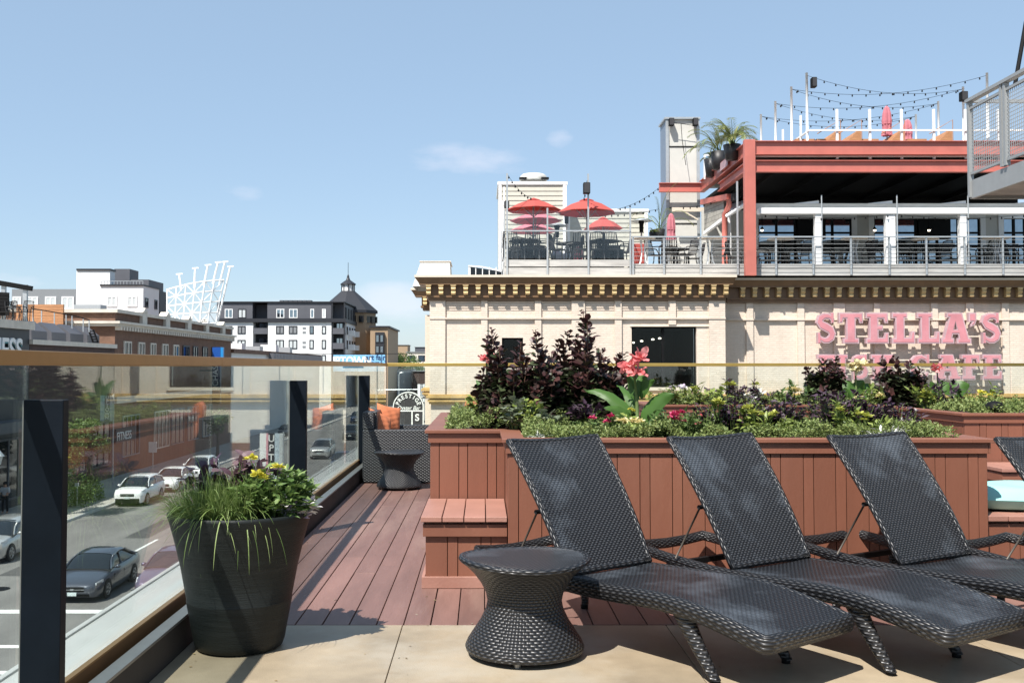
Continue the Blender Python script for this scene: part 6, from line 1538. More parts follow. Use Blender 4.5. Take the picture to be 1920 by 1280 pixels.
for a, b in ((420, 435), (445, 460), (517, 532), (541, 557), (581, 588), (603, 610)): bwin(ap, ax(a), ax(b), az(596), az(579), AY + .3, 'white' if a != 445 else 'blackclad', R.choice(('blind', 'winblue')), .15, 1 if b - a > 10 else 0)
for px in (567,):
    for r in (615, 623, 642, 650): m = MB(); m.box(ax(px), ax(px + 6), AY - .06, AY - .001, az(r) - .2, az(r) + .2); m.build('vent', M_['greyclad'], ap)
for y in range(206, 244, 4):
    for (z0, z1) in ((Z(654, AY), Z(637, AY)), (Z(626, AY), Z(611, AY))): bwin(ap, y, y + 1.6, z0, z1, xr - .02, 'blackclad', 'winblack', .15, 0, 'x')
    m = MB(); m.box(xr - .28, xr - .05, y, y + 2.6, az(596), az(575)); m.build('penthouse_opening', M_['blackclad'], ap)
    if y % 8 == 6: m = MB(); m.box(xr, xr + 1.3, y + 1.9, y + 3.6, az(655), az(655) + 1.1); m.box(xr, xr + 1.3, y + 1.9, y + 3.6, az(628), az(628) + 1.1); m.build('side_balcony', M_['whiteclad'], ap)
m = MB(); x0 = ax(512)
for k in range(7): m.box(ax(512 + k * 9), ax(519 + k * 9), AY + 6, AY + 8, az(565) + .01, az(559)); 
m.build('roof_units', M_['darkclad'], ap)
# domed tower
tw2 = thing('corner_tower', 'tan corner tower with dark hipped roof, white lantern and spire', 'tower', (X(652, 225), 225, SZ))
TX = X(652, 225); tzf = lambda p: Z(p, 225)
m = MB(); m.lathe([(5.6, SZ), (5.6, tzf(586)), (0, tzf(586))], 8, (TX + .6, 225, 0)); m.build('wall', M_['tan'], tw2)
m = MB(); m.lathe([(6.6, tzf(588)), (6.6, tzf(583)), (1.55, tzf(546)), (0, tzf(546))], 8, (TX, 225, 0)); m.lathe([(6.6, tzf(588)), (0, tzf(588))], 8, (TX, 225, 0)); m.build('roof', pm('slate_roof', (.032, .034, .040), .6, spec=.2), tw2)
m = MB(); m.lathe([(1.35, tzf(546)), (1.35, tzf(534)), (0, tzf(534))], 12, (TX, 225, 0)); m.build('lantern', M_['whiteclad'], tw2)
m = MB()
for k in range(8): a = 2 * pi * k / 8 + .2; m.box(TX + cos(a) * 1.42 - .09, TX + cos(a) * 1.42 + .09, 225 + sin(a) * 1.42 - .09, 225 + sin(a) * 1.42 + .09, tzf(547), tzf(533))
m.lathe([(1.75, tzf(534)), (1.7, tzf(532)), (.5, tzf(525)), (.3, tzf(521)), (.22, tzf(517)), (.06, tzf(514)), (.05, tzf(492)), (0, tzf(492))], 12, (TX, 225, 0)); m.build('cupola', M_['blackclad'], tw2)
m = MB(); m.box(X(694, 214), X(727, 214), 214, 240, SZ, Z(614, 214)); m.build('lower_block', M_['tan'], tw2)
m = MB(); m.box(X(692, 214) , X(728, 214) + .3, 213.6, 240, Z(614, 214) + .01, Z(611, 214)); m.box(X(703, 213), X(720, 213), 213.2, 213.99, SZ, Z(623, 214)); m.build('dark_bay', M_['blackclad'], tw2)
for r in ((627, 642), (648, 662)):
    for a, b in ((704, 711), (712, 719)): bwin(tw2, X(a, 213.2), X(b, 213.2), Z(r[1], 213.2), Z(r[0], 213.2), 213.19, 'blackclad', 'winblue', .15, 0)
m = MB()
for k in range(5): a = -pi * .42 + k * .32; m = MB(); m.box(TX + .6 + cos(a) * 5.5 - .5, TX + .6 + cos(a) * 5.5 + .5, 225 + sin(a) * 5.5 - .4, 225 + sin(a) * 5.5 + .1, tzf(606), tzf(594)); m.build('tower_window', M_['winblack'], tw2)
# distance
def farbox(name, label, p0, p1, pt, Y, mat, wins=0):
    t = thing(name, label, 'building', (X((p0 + p1) / 2, Y), Y, SZ)); m = MB(); m.box(X(p0, Y), X(p1, Y), Y, Y + 14, SZ, Z(pt, Y)); m.build('wall', M_[mat], t)
    for k in range(wins):
        a = p0 + (p1 - p0) * (k + .15) / wins; b = p0 + (p1 - p0) * (k + .85) / wins; bwin(t, X(a, Y), X(b, Y), Z(pt + 17, Y), Z(pt + 6, Y), Y, 'blackclad', 'winblue', .2, 0)
    m = MB(); m.box(X(p0, Y) - .3, X(p1, Y) + .3, Y - .3, Y + 14, Z(pt, Y) + .01, Z(pt - 1, Y)); m.build('roof_edge', M_['greyclad'], t)
farbox('distant_building', 'beige flat-roofed building above the distant tree', 742, 764, 647, 380, 'tan'); farbox('distant_building', 'dark low building left of the beige one far down the street', 730, 742, 654, 385, 'darkclad')
farbox('distant_building', 'pale distant office with dark window band next to the cream corner', 762, 800, 660, 360, 'stone', 2); farbox('distant_building', 'dark-roofed distant building at the skyline beside the cream corner', 778, 812, 651, 400, 'darkclad')
farbox('distant_building', 'low white building closing the view below the gold rail', 728, 772, 693, 238, 'whiteclad'); farbox('distant_building', 'low red-brown building right of the white one below the gold rail', 773, 800, 696, 232, 'bk_dark')
M_['bark'] = pm('bark', (.09, .065, .045), .9, var=.3, scale=8)
M_['tree'] = leafm('tree_leaves', [(.035, .07, .018), (.07, .12, .03), (.12, .18, .045)], trans=.2)
def tree(label, x, y, z0, h, r, n, ls, name='street_tree', ch=None):
    t = thing(name, label, 'tree', (x, y, z0), None); m = MB(); ch = ch or h * .62
    m.tube([(x, y, z0), (x + .05, y, z0 + h * .3), (x - .05, y + .05, z0 + h * .6)], .1, 8, radii=[.035 * h, .025 * h, .012 * h])
    cl = []
    for k in range(9):
        d = rv(); d.z = d.z * .8; c = Vector((x, y, z0 + h - ch / 2)) + Vector((d.x * r * .6, d.y * r * .6, d.z * ch * .34)); cl.append((c, r * R.uniform(.38, .6)))
        m.tube([(x, y, z0 + h * .35), Vector((x, y, z0 + h * .5)).lerp(c, .5), c], .03, 5, radii=[.02 * h, .012 * h, .004 * h])
    m.build('trunk', M_['bark'], t); f = MB()
    for i in range(n):
        c, q = R.choice(cl); d = rv(); p = c + Vector((d.x * q, d.y * q, d.z * q * .8)) * (R.random() ** .35)
        qleaf(f, p, rv() + d * .6, d + rv(.6), ls * R.uniform(.6, 1.3), ls * .6)
    f.build('crown', M_['tree'], t); return t
tree('round-topped tree far down the street under the beige building', X(753, 262), 262, SZ, 12.6, 5.2, 5000, .5)
tree('small dark tree behind the red-brown building at the street end', X(788, 270), 270, SZ, 8.8, 2.8, 1500, .45)
tree('leafy street tree on the far pavement behind the near post', -23.6, 56.8, SZ + .13, 5.6, 1.7, 3500, .17)
tree('leafy street tree on the far pavement just before the first parked white car', -24.6, 63.5, SZ + .13, 5.4, 1.35, 3000, .17)
tree('slim street tree on the far pavement beyond the first white car', -24.0, 92, SZ + .13, 5.0, 1.4, 1800, .2)
for k, (x, y, s) in enumerate(((-24.2, 60.5, 1.5), (-24.4, 63.0, 1.2))):
    t = thing('pavement_shrub', ('tall', 'shorter')[k] + ' dark shrub by the kerb in front of the first parked white car', 'shrub', (x, y, SZ + .13)); f = MB(); m = MB()
    for i in range(1400): d = rv(); d.z = abs(d.z); p = Vector((x, y, SZ + .2)) + Vector((d.x * s * .8, d.y * s * .8, d.z * s * 1.3)) * R.random() ** .4; qleaf(f, p, rv() + d, rv(), .13, .08)
    for i in range(5): m.tube([(x, y, SZ + .13), (x + R.uniform(-.5, .5), y + R.uniform(-.5, .5), SZ + 1.2)], .03, 5)
    m.build('stems', M_['bark'], t); f.build('foliage', M_['tree'], t)
# banner across the street
M_['ban'] = pm('sky_blue_banner', (.20, .45, .68), .7, var=.35, scale=.9)
M_['bandark'] = pm('navy_lettering', (.01, .03, .10), .6)
bn = thing('street_banner', 'light blue banner over the street reading UPTOWN art fair August 5-7', 'banner', (-18, 150, 1))
x0, x1 = X(625, 150), X(722, 150); m = MB(); m.box(x0, x1, 150, 150.06, Z(696, 150), Z(665, 150)); m.build('cloth', M_['ban'], bn)
text('UPTOWN', 1.75, (X(656, 150), 149.98, Z(684, 150)), pi / 2, 0, M_['sign_white'], bn, sx=.82, bold=.06)
text('art fair', 1.15, (X(704, 150), 149.98, Z(674.5, 150)), pi / 2, 0, M_['bandark'], bn, sx=.95, bold=.02); text('August 5-7', .8, (X(705, 150), 149.98, Z(683, 150)), pi / 2, 0, M_['bandark'], bn, sx=.9, bold=.01)
m = MB(); m.tube([(x0 - 6, 150.1, Z(663, 150)), (x1 + 6, 150.1, Z(663, 150))], .04, 5); m.build('cable', M_['black'], bn)
# signs and poles
t = thing('blade_sign', 'tall blue blade sign reading CHASE vertically on the brown brick block', 'sign', (-27, 99, -2))
M_['chblue'] = pm('deep_blue_sign', (.01, .07, .30), .4); M_['chlt'] = pm('bright_blue_sign', (.02, .22, .52), .4); M_['chnavy'] = pm('navy_sign', (.008, .02, .06), .4)
Yc = 99.0; m = MB(); m.box(X(398, Yc), X(413, Yc), Yc, Yc + .5, Z(757, Yc), Z(650, Yc)); m.build('panel', M_['chnavy'], t)
m = MB(); m.box(X(398, Yc), X(413, Yc), Yc - .03, Yc - .001, Z(672, Yc), Z(651, Yc)); m.build('emblem_panel', M_['chblue'], t); m = MB(); m.box(X(413, Yc) + .01, X(418, Yc), Yc, Yc + .4, Z(672, Yc), Z(651, Yc)); m.build('side_panel', M_['chlt'], t)
o = text('CHASE', .78, (X(409, Yc), Yc - .04, Z(724, Yc)), pi / 2, 0, M_['blind'], t, align='LEFT'); o.rotation_euler = (Matrix.Rotation(-pi / 2, 3, 'Y') @ Matrix.Rotation(pi / 2, 3, 'X')).to_euler()
m = MB(); m.bar((BLX, Yc + .3, 1), (X(398, Yc), Yc + .3, 1), .15); m.build('bracket_arm', M_['black'], t)
def vsign(name, label, p0, p1, pt, pb_, Y, word, panels, tm, size, px):
    t = thing(name, label, 'sign', (X((p0 + p1) / 2, Y), Y, Z(pb_, Y)))
    for a, b, mt in panels: m = MB(); m.box(X(a, Y) + .002, X(b, Y) - .002, Y, Y + .12, Z(pb_, Y), Z(pt, Y)); m.build('panel', mt, t)
    n = len(word); st = (Z(pt, Y) - Z(pb_, Y)) * .94 / n
    for i, ch in enumerate(word): text(ch, size, (X(px, Y), Y - .02, Z(pt, Y) - st * (i + .85) - .02), pi / 2, 0, tm, t, 'letter', bold=.008)
    m = MB(); m.bar((X(p1, Y) + .04, Y + .06, SZ), (X(p1, Y) + .04, Y + .06, Z(pt, Y) + .1), .08); m.build('pole', M_['galv'], t)
M_['pinkp'] = pm('pink_stripe', (.62, .30, .34), .6); M_['palebl'] = pm('pale_blue_print', (.42, .50, .55), .6, var=.2, scale=5)
vsign('banner_sign', 'tall striped banner sign with white letters UPTOWN behind the potted flowers', 488, 531, 812, 925, 66, 'UPTOWN', [(488, 500, M_['sign_white']), (500, 504, M_['pinkp']), (504, 516, M_['sign_black']), (516, 525, M_['palebl']), (525, 531, M_['blind'])], M_['sign_white'], .62, 510)
vsign('banner_sign', 'white hanging street banner reading UPTOWN above the planting mirrored in the glass', 189, 212, 741, 789, 71.5, 'UPTOWN', [(189, 197, M_['palebl']), (197, 207, M_['greyclad']), (207, 212, M_['blind'])], M_['sign_white'], .33, 202)
def polesign(label, px, pt, pb_, pg, Y, w, mat='blind'):
    t = thing('pole_sign', label, 'sign', (X(px, Y), Y, SZ + .13)); x = X(px, Y)
    m = MB(); m.box(x - w / 2, x + w / 2, Y, Y + .03, Z(pb_, Y), Z(pt, Y)); m.build('plate', M_[mat], t, bevel=.01); m = MB(); m.tube([(x, Y + .07, SZ + .1), (x, Y + .07, Z(pt, Y))], .04, 6); m.build('pole', M_['galv'], t)
polesign('white square sign on a thin pole above the parked white cars', 288, 828, 848, 890, 77, .62)
polesign('small white sign on a short post near the dark shrubs', 147, 905, 912, 940, 60, .25)
def lamp(label, x, y, h=4.4):
    t = thing('street_lamp', label, 'street lamp', (x, y, SZ + .13)); m = MB(); m.lathe([(.14, 0), (.14, .3), (.07, .5), (.05, h - .7), (.09, h - .65), (0, h - .6)], 10, (x, y, SZ + .13)); m.build('post', M_['black'], t)
    m = MB(); m.lathe([(.10, h - .6), (.2, h - .2), (0, h - .15)], 10, (x, y, SZ + .13)); m.build('lantern', M_['blind'], t); m = MB(); m.lathe([(.27, h - .2), (.12, h), (.03, h + .12), (0, h + .14)], 10, (x, y, SZ + .13)); m.build('cap', M_['galv'], t)
lamp('old-style street lamp on the far pavement at the left edge', -23.6, 49.6, 4.1)
t = thing('street_lamp', 'tall curved cobra-head street lamp under the gold rail at the street end', 'street lamp', at(748, 770, 170)); m = MB(); m.tube([at(748, 770, 170), at(748, 703, 170), at(750, 699, 170), at(755, 698, 170)], .09, 6); m.build('post', M_['galv'], t); m = MB(); m.bar(at(754, 698, 170), at(757, 698, 170), .3, .15); m.build('head', M_['galv'], t)
t = thing('traffic_signal_mast', 'long grey signal mast arm across the far end of the street', 'signal mast', at(705, 790, 140)); m = MB(); m.tube([at(706, 800, 140), at(706, 728, 140)], .13, 6); m.build('post', M_['galv'], t); m = MB(); m.tube([at(706, 731, 140), at(785, 730, 140)], .09, 6); m.build('arm', M_['galv'], t)
m = MB(); q = at(772, 734, 139.8); m.box(q.x - .2, q.x + .2, q.y - .2, q.y, q.z - .6, q.z + .3); m.build('signal_head', M_['black'], t)
vsign('banner_sign', 'small far UPTOWN street banner squeezed between the arched bar sign and the cream building', 783, 796, 720, 753, 110, 'UPTOWN', [(783, 788, M_['sign_white']), (788, 793.5, M_['greyclad']), (793.5, 796, M_['sign_white'])], M_['sign_white'], .27, 790.8)
# pedestrian on the far pavement
def person(label, px, py, Y, shirt, trousers):
    g = at(px, py, Y); g.z = SZ + .13; t = thing('person', label, 'person', g)
    J = {'pel': (0, 0, .95), 'ch': (0, .02, 1.3), 'nk': (0, 0, 1.48), 'hd': (0, -.03, 1.64), 'top': (0, -.02, 1.72)}
    V = [(0, 0, .95), (0, .02, 1.18), (0, .01, 1.38), (0, 0, 1.50), (0, -.02, 1.60), (0, -.01, 1.71),
         (-.19, 0, 1.42), (-.25, -.02, 1.15), (-.16, -.2, 1.12), (.19, 0, 1.42), (.24, -.02, 1.14), (.12, -.2, 1.14),
         (-.10, 0, .90), (-.11, -.03, .50), (-.12, .02, .08), (-.12, -.12, .04), (.10, 0, .90), (.12, -.03, .50), (.13, .04, .08), (.13, -.10, .04)]
    E = [(0, 1), (1, 2), (2, 3), (3, 4), (4, 5), (2, 6), (6, 7), (7, 8), (2, 9), (9, 10), (10, 11), (0, 12), (12, 13), (13, 14), (14, 15), (0, 16), (16, 17), (17, 18), (18, 19)]
    Rr = [.15, .14, .16, .06, .10, .08, .07, .05, .035, .07, .05, .035, .1, .07, .05, .04, .1, .07, .05, .04]
    def sk(nm, vs, es, rs, mat):
        me = bpy.data.meshes.new(nm); me.from_pydata(vs, es, []); o = bpy.data.objects.new(nm, me); link(o, t); s = o.modifiers.new('skin', 'SKIN')
        for i, r_ in enumerate(rs): me.skin_vertices[0].data[i].radius = (r_, r_ * .8); me.skin_vertices[0].data[i].use_root = (i == 0)
        o.modifiers.new('sub', 'SUBSURF').levels = 1; me.materials.append(mat); return o
    sk('body', V, E, Rr, M_['skin']); sk('shirt', [V[i] for i in (0, 1, 2, 6, 7, 9, 10)], [(0, 1), (1, 2), (2, 3), (3, 4), (2, 5), (5, 6)], [.17, .17, .18, .10, .08, .10, .08], shirt)
    sk('trousers', [V[i] for i in (0, 12, 13, 14, 16, 17, 18)], [(0, 1), (1, 2), (2, 3), (0, 4), (4, 5), (5, 6)], [.16, .12, .09, .07, .12, .09, .07], trousers)
    m = MB(); m.lathe([(.115, -.05), (.12, .03), (.08, .10), (0, .12)], 12, g + Vector((0, .01, 1.68))); m.build('hair', M_['black'], t, smooth=True)
M_['skin'] = pm('skin', (.45, .27, .19), .6); M_['shirtw'] = pm('pale_shirt', (.5, .52, .55), .8)
person('person in pale shirt and black trousers standing on the far pavement by the shopfront', 9, 965, 57.5, M_['shirtw'], M_['black'])

# ------------------------------------------------------------------ cars
M_['tyre'] = pm('tyre_rubber', (.015, .015, .016), .85); M_['rim'] = pm('alloy_rim', (.42, .43, .44), .35, metal=.7); M_['carglass'] = pm('car_glass', (.012, .015, .018), .04, spec=.9)
M_['headl'] = pm('headlamp_glass', (.62, .64, .66), .12, spec=.8); M_['plate'] = pm('number_plate', (.55, .62, .62), .4)
def cpaint(n, c, metal=.0): return pm(n, c, .28, metal=metal, var=.02, coat=1.0)
KIN = {
 'sedan': dict(L=4.86, w=.915, st=[(0, .30, .60, .60), (.06, .22, .66, .74), (.22, .19, .73, .85), (.6, .18, .82, .905), (1.15, .18, .90, .915), (1.5, .18, .955, .915), (2.4, .18, .975, .915), (3.5, .18, 1.0, .915), (4.2, .2, 1.04, .90), (4.62, .24, 1.03, .85), (4.80, .3, .96, .78), (4.86, .4, .86, .68)],
    gh=[(1.28, .93, .05, .80), (1.75, .96, .32, .74), (2.12, .97, .455, .68), (2.7, .98, .50, .665), (3.25, .99, .46, .66), (3.75, 1.0, .27, .70), (4.2, 1.02, .03, .74)], roof=(2.05, 3.35), fw=.98, rw=3.76, wr=.33),
 'suv': dict(L=4.60, w=.925, st=[(0, .34, .78, .64), (.05, .24, .86, .78), (.20, .22, .95, .87), (.6, .22, 1.02, .915), (1.1, .22, 1.07, .925), (1.35, .22, 1.10, .925), (2.4, .22, 1.12, .925), (3.6, .22, 1.15, .925), (4.3, .25, 1.16, .90), (4.52, .30, 1.12, .86), (4.60, .42, .98, .78)],
    gh=[(1.10, 1.05, .04, .82), (1.55, 1.10, .32, .77), (1.92, 1.11, .50, .71), (2.6, 1.12, .555, .69), (3.5, 1.14, .52, .68), (4.15, 1.15, .44, .68), (4.48, 1.14, .05, .74)], roof=(1.85, 4.28), fw=.92, rw=3.58, wr=.36)}
def car(kind, name, label, x, y, paint, rz=0, group=None, dark_low=False, letters=None):
    K = KIN[kind]; t = thing(name, label, 'car', (0, 0, 0), group); L = K['L']
    def ring(y_, zb, zt, w):
        h = zt - zb; P = [(-w * .90, zb), (-w * .985, zb + h * .22), (-w, zb + h * .55), (-w * .975, zb + h * .80), (-w * .90, zb + h * .95), (-w * .70, zt), (-w * .3, zt + .018)]
        return [(a, y_, b) for a, b in P] + [(-a, y_, b) for a, b in P[::-1]]
    m = MB(); rings = [ring(*s) for s in K['st']]; n = 14; vs = [v for r_ in rings for v in r_]
    fs = [(i * n + k, (i + 1) * n + k, (i + 1) * n + (k + 1) % n, i * n + (k + 1) % n) for i in range(len(rings) - 1) for k in range(n)] + [tuple(range(n)), tuple(range(len(vs) - 1, len(vs) - n - 1, -1))]
    m.add(vs, fs); body = m.build('body', paint, t, smooth=True, auto=38, local=True)
    def gring(y_, zb, h, w, grow=0):
        P = [(-w - .10 - grow, zb - .06), (-w - .06 - grow, zb + h * .3), (-w + .02 - grow, zb + h * .82 + grow), (-w + .10, zb + h * .97 + grow), (-w * .4, zb + h + .01 + grow)]
        return [(a, y_, b) for a, b in P] + [(-a, y_, b) for a, b in P[::-1]]
    G = [gring(*g) for g in K['gh']]; vs = [v for r_ in G for v in r_]; n = 10; m = MB()
    m.add(vs, [(i * n + k, (i + 1) * n + k, (i + 1) * n + (k + 1) % n, i * n + (k + 1) % n) for i in range(len(G) - 1) for k in range(n - 1)] + [tuple(range(n)), tuple(range(len(vs) - 1, len(vs) - n - 1, -1))])
    m.build('windows', M_['carglass'], t, smooth=True, auto=40, local=True)
    # roof skin and pillars hug the glasshouse 12 mm proud
    gg = K['gh']
    def gi(y_):
        for a, b in zip(gg, gg[1:]):
            if y_ <= b[0] + 1e-6: u = (y_ - a[0]) / (b[0] - a[0]); return tuple(a[k] + (b[k] - a[k]) * u for k in range(4))
        return gg[-1]
    r0, r1 = K['roof']; m = MB(); S = [gring(*gi(r0 + (r1 - r0) * k / 8), .012) for k in range(9)]; sel = (2, 3, 4, 5, 6, 7)
    vs = [S[k][j] for k in range(9) for j in sel]; n = 6; m.add(vs, [(i * n + k, (i + 1) * n + k, (i + 1) * n + k + 1, i * n + k + 1) for i in range(8) for k in range(n - 1)])
    m.build('roof', paint, t, smooth=True, local=True)
    m = MB()
    for sg in (0, 1):
        def sp(y_, j):
            v = gring(*gi(y_), .02)[j if sg == 0 else 9 - j]; return v
        m.tube([sp(gg[0][0] + .08, 1), sp((gg[0][0] + r0) / 2 + .04, 2), sp(r0, 2)], .032, 5); m.tube([sp(r0, 2), sp((r0 + r1) / 2, 2), sp(r1, 2)], .028, 5)
        m.tube([sp((r0 + r1) / 2 - .1, 2), sp((r0 + r1) / 2 - .02, 0)], .035, 5); m.tube([sp(r1, 2), sp(gg[-1][0] - .12, 1)], .05, 5)
    m.build('pillars', paint, t, smooth=True, local=True)
    z1 = K['st'][2][2]; w = K['w']
    for sg in (-1, 1):
        m = MB(); m.add([(sg * w * .58, .095, z1 - .20), (sg * w * .86, .14, z1 - .17), (sg * w * .985, .62, z1 - .06), (sg * w * .97, .60, z1 + .02), (sg * w * .86, .20, z1 - .03), (sg * w * .60, .12, z1 - .08),
             (sg * w * .58, .25, z1 - .20), (sg * w * .80, .3, z1 - .17), (sg * w * .9, .66, z1 - .06), (sg * w * .9, .66, z1 + .0), (sg * w * .8, .34, z1 - .03), (sg * w * .58, .28, z1 - .09)],
              [(0, 1, 4, 5), (1, 2, 3, 4), (0, 6, 7, 1), (1, 7, 8, 2), (2, 8, 9, 3), (3, 9, 10, 4), (4, 10, 11, 5), (5, 11, 6, 0)])
        m.build('headlight', M_['headl'], t, local=True)
        m = MB(); y_ = gg[0][0] + .42; m.lathe([(0, -.07), (.09, -.05), (.10, .03), (0, .08)], 10, (sg * (w + .10), y_, gg[0][1] + .07)); m.bar((sg * (w - .08), y_ + .03, gg[0][1] + .02), (sg * (w + .05), y_ + .02, gg[0][1] + .05), .04); m.build('wing_mirror', paint, t, smooth=True, local=True)
        for wy in (K['fw'], K['rw']):
            ax_ = lambda mb, prof: mb.add(*(lambda pr: ([(sg * (w - .005 - q), wy + cos(a) * r_, K['wr'] + sin(a) * r_) for r_, q in pr for a in [2 * pi * k / 24 for k in range(24)]], [(i * 24 + k, i * 24 + (k + 1) % 24, (i + 1) * 24 + (k + 1) % 24, (i + 1) * 24 + k) for i in range(len(pr) - 1) for k in range(24)]))(prof))
            m = MB(); ax_(m, [(K['wr'] * 1.13, .02), (K['wr'] * 1.13, -.008), (K['wr'] * .4, -.008)]); m.build('wheel_arch', M_['black'], t, local=True)
            m = MB(); ax_(m, [(K['wr'] * .6, .2), (K['wr'], .19), (K['wr'], -.010), (K['wr'] * .93, -.022), (K['wr'] * .66, -.020)]); wh = m.build('wheel', M_['tyre'], t, smooth=True, auto=40, local=True)
            m = MB(); ax_(m, [(K['wr'] * .67, -.018), (K['wr'] * .60, -.024), (K['wr'] * .56, -.008)]); R5 = K['wr']
            for k in range(5):
                a = 2 * pi * k / 5; m.bar((sg * (w + .016), wy + cos(a) * .05, R5 + sin(a) * .05), (sg * (w + .016), wy + cos(a) * R5 * .6, R5 + sin(a) * R5 * .6), .055, .02, up=(1, 0, 0))
            m.build('rim', M_['rim'], wh, local=True)
    zf0, zf1 = K['st'][1][1], K['st'][1][2]
    m = MB(); m.box(-.42, .42, -.012, .1, zf1 - .25, zf1 - .08); m.box(-.60, .60, .0, .12, zf0 + .02, zf0 + .14); m.build('grille', M_['black'], t, bevel=.02, local=True)
    m = MB(); m.box(-.43, .43, -.022, -.013, zf1 - .175, zf1 - .155); m.lathe([(0, 0)], 3) if False else None; m.box(-.055, .055, -.03, -.0225, zf1 - .19, zf1 - .13); m.build('badge_bar', M_['rim'], t, local=True)
    m = MB(); m.box(-.16, .16, -.03, .02, zf1 - .38, zf1 - .26); m.build('number_plate', M_['plate'], t, local=True)
    m = MB()
    for sg in (-1, 1): 
        for yy in (gg[0][0] + .35, (r0 + r1) / 2 - .05, r1 + .15): m.box(sg * (w + .0015), sg * (w - .02), yy, yy + .009, .50, .50 + (K['st'][6][2] - .50) * .52)
    m.build('door_gaps', M_['black'], t, local=True)
    if dark_low:
        m = MB(); m.box(-w * .78, w * .78, -.008, .15, zf0 - .02, zf0 + .26); m.box(-w - .008, -w + .03, .55, L - .5, .2, .36); m.box(w - .03, w + .008, .55, L - .5, .2, .36); m.build('dark_bumper', M_['black'], t, bevel=.03, local=True)
    t.location = (x, y, SZ + .004); t.rotation_euler.z = rz; return t
wp = cpaint('white_car_paint', (.80, .80, .80)); gp = cpaint('gunmetal_car_paint', (.07, .078, .10), .4); sp_ = cpaint('silver_car_paint', (.50, .50, .49), .5); pp = cpaint('plum_car_paint', (.10, .09, .15), .3); bp_ = cpaint('blue_car_paint', (.02, .035, .08), .3); kp = cpaint('black_car_paint', (.012, .013, .016))
gpk = 'cars parked along the far kerb'; gdr = 'cars driving on the street'
car('sedan', 'moving_car', 'dark grey sedan crossing toward the white stop line', -14.55, 36.2, gp, group=gdr)
car('suv', 'parked_car', 'white crossover with black lower bumper, first of the three parked white cars', -21.3, 61.0, wp, group=gpk, dark_low=True)
car('sedan', 'parked_car', 'white sedan, middle of the three parked white cars', -21.3, 67.8, wp, group=gpk)
car('suv', 'parked_car', 'white crossover, farthest of the three parked white cars', -21.2, 74.2, wp, group=gpk)
car('suv', 'moving_car', 'silver crossover at the left edge beside the near dark post', -21.3, 43.2, sp_, group=gdr)
car('sedan', 'parked_car', 'plum coloured car half hidden below the pale coping', -11.7, 36.6, pp, group='cars parked along the near kerb')
car('suv', 'moving_car', 'silver four-wheel drive seen through the glass right of the middle post', -14.8, 92.0, sp_, group=gdr)
car('sedan', 'parked_car', 'dark blue car partly hidden by the coping right of the middle post', -11.3, 80.5, bp_, group='cars parked along the near kerb')
car('suv', 'moving_car', 'black van-like car far up the street beside the farthest post', -15.1, 115.5, kp, group=gdr)
car('sedan', 'moving_car', 'small dark car seen between the striped banner and the middle post', X(533, 120), 120, kp, group=gdr)
car('suv', 'moving_car', 'white pickup-like car under the arched bar sign', X(757, 150), 150, wp, group=gdr)
car('suv', 'moving_car', 'silver car right of the white one under the arched bar sign', X(781, 158), 158, sp_, group=gdr)
car('suv', 'parked_car', 'dark car at the far end of the street left of the orange pillows', X(668, 150), 150, bp_, group=gdr)

# ================================================================== SKY, SUN, CAMERA
SUN = Vector((.375, .58, -1.0)).normalized()
el = math.asin(-SUN.z); az_ = atan2(-SUN.x, -SUN.y)      # direction towards the sun, clockwise from +Y
w = bpy.data.worlds.new('World'); SC.world = w; w.use_nodes = True; nt = w.node_tree; bg = nt.nodes['Background']
sk = nt.nodes.new('ShaderNodeTexSky'); sk.sky_type = 'NISHITA'; sk.sun_disc = False; sk.sun_elevation = el; sk.sun_rotation = az_; sk.altitude = 250; sk.air_density = 1.0; sk.dust_density = .6; sk.ozone_density = 1.2
tc = nt.nodes.new('ShaderNodeTexCoord'); se = nt.nodes.new('ShaderNodeSeparateXYZ'); nt.links.new(tc.outputs['Generated'], se.inputs[0])
def MM(op, a, b_=None, c_=None, cl=False):
    n = nt.nodes.new('ShaderNodeMath'); n.operation = op; n.use_clamp = cl
    for i_, x_ in enumerate((a, b_, c_)):
        if x_ is None: continue
        if isinstance(x_, (int, float)): n.inputs[i_].default_value = x_
        else: nt.links.new(x_, n.inputs[i_])
    return n.outputs[0]
hy = MM('SQRT', MM('ADD', MM('MULTIPLY', se.outputs[0], se.outputs[0]), MM('MULTIPLY', se.outputs[1], se.outputs[1])))
azn = MM('ARCTAN2', se.outputs[0], se.outputs[1]); eln = MM('ARCTAN2', se.outputs[2], hy)
cv = nt.nodes.new('ShaderNodeCombineXYZ'); nt.links.new(MM('MULTIPLY', azn, 9.0), cv.inputs[0]); nt.links.new(MM('MULTIPLY', eln, 24.0), cv.inputs[1])
no = nt.nodes.new('ShaderNodeTexNoise'); no.inputs['Scale'].default_value = 1.3; no.inputs['Detail'].default_value = 9; no.inputs['Roughness'].default_value = .58; nt.links.new(cv.outputs[0], no.inputs['Vector'])
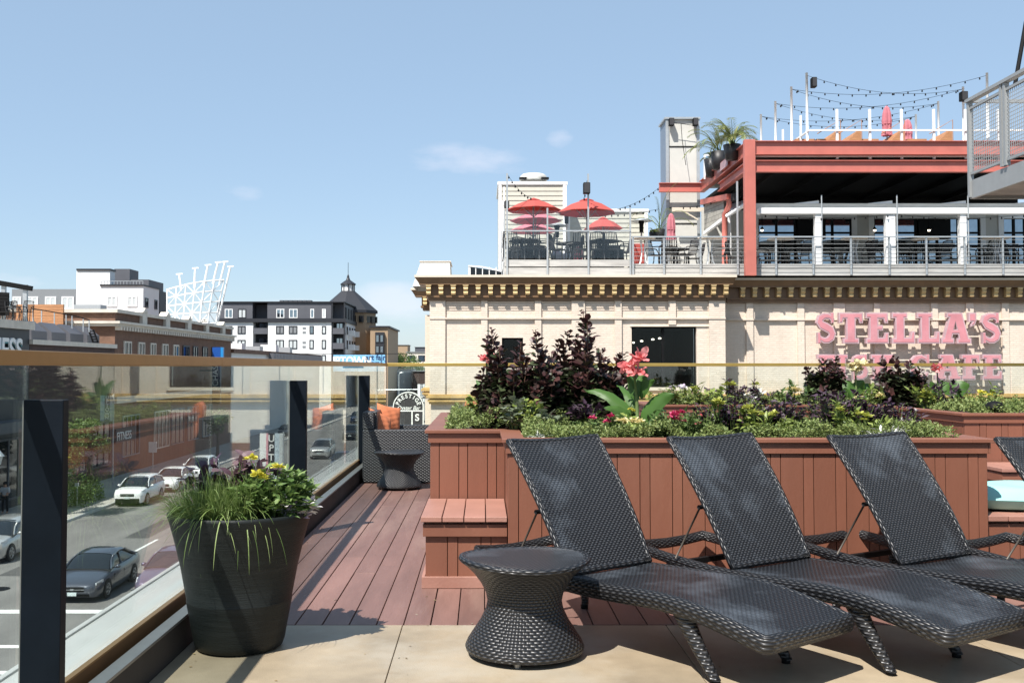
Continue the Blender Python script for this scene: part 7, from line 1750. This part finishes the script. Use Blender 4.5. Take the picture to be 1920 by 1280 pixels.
# separate small clouds at their own azimuth and elevation (radians), with size and density
tot = None
for (a0, e0, ra, re, k) in ((-.015, .200, .075, .022, .55), (.076, .222, .018, .012, .6), (.13, .20, .05, .012, .25), (-.085, .062, .060, .026, 1.0), (-.150, .050, .10, .022, .8), (-.25, .030, .16, .030, .6), (-.445, .072, .055, .016, .7), (-.60, .09, .2, .03, .6), (-.235, .165, .03, .014, .35), (.55, .12, .3, .04, .5), (-1.6, .3, .7, .12, .7), (2.4, .35, .8, .15, .7), (-2.6, .25, .6, .1, .6), (1.4, .2, .5, .08, .6)):
    q = MM('SUBTRACT', 1.0, MM('ADD', MM('POWER', MM('ABSOLUTE', MM('DIVIDE', MM('SUBTRACT', azn, a0), ra)), 2.0), MM('POWER', MM('ABSOLUTE', MM('DIVIDE', MM('SUBTRACT', eln, e0), re)), 2.0)))
    q = MM('MULTIPLY', MM('MAXIMUM', q, 0.0), k); tot = q if tot is None else MM('MAXIMUM', tot, q)
dens = MM('MULTIPLY', MM('SUBTRACT', MM('ADD', MM('MULTIPLY', tot, .55), no.outputs['Fac']), .62), 2.6, cl=True)
dens = MM('MULTIPLY', dens, MM('MINIMUM', MM('MULTIPLY', tot, 1.3), .42))
hz = nt.nodes.new('ShaderNodeMix'); hz.data_type = 'RGBA'; hz.inputs[0].default_value = SKYWHITE; hz.inputs[7].default_value = SKYTINT; nt.links.new(sk.outputs[0], hz.inputs[6])
mx = nt.nodes.new('ShaderNodeMix'); mx.data_type = 'RGBA'; nt.links.new(dens, mx.inputs[0]); nt.links.new(hz.outputs[2], mx.inputs[6]); mx.inputs[7].default_value = CLCOL
nt.links.new(mx.outputs[2], bg.inputs[0]); bg.inputs[1].default_value = SKYS
sl = bpy.data.lights.new('sun', 'SUN'); sl.energy = SUNS; sl.angle = radians(.5); sl.color = (1, .955, .89)
so = bpy.data.objects.new('sun', sl); COL.objects.link(so); so.rotation_euler = SUN.to_track_quat('-Z', 'Y').to_euler(); so.location = (-10, -10, 30)
cam = bpy.data.cameras.new('camera'); co = bpy.data.objects.new('camera', cam); COL.objects.link(co); SC.camera = co
cam.sensor_width = 36; cam.lens = FPX / 1920 * 36; cam.shift_x = (960 - CXP) / 1920; cam.shift_y = -(640 - CYP) / 1920; cam.clip_end = 5000; cam.clip_start = .05
co.location = (0, 0, HE); co.rotation_euler = (pi / 2 + PIT, 0, 0)
SC.view_settings.view_transform = 'Standard'; SC.view_settings.look = 'None'; SC.view_settings.exposure = EXPO; SC.view_settings.gamma = 1
SC.cycles.max_bounces = 10; SC.cycles.transparent_max_bounces = 24; SC.cycles.caustics_reflective = False; SC.cycles.caustics_refractive = False
SC.cycles.use_denoising = True
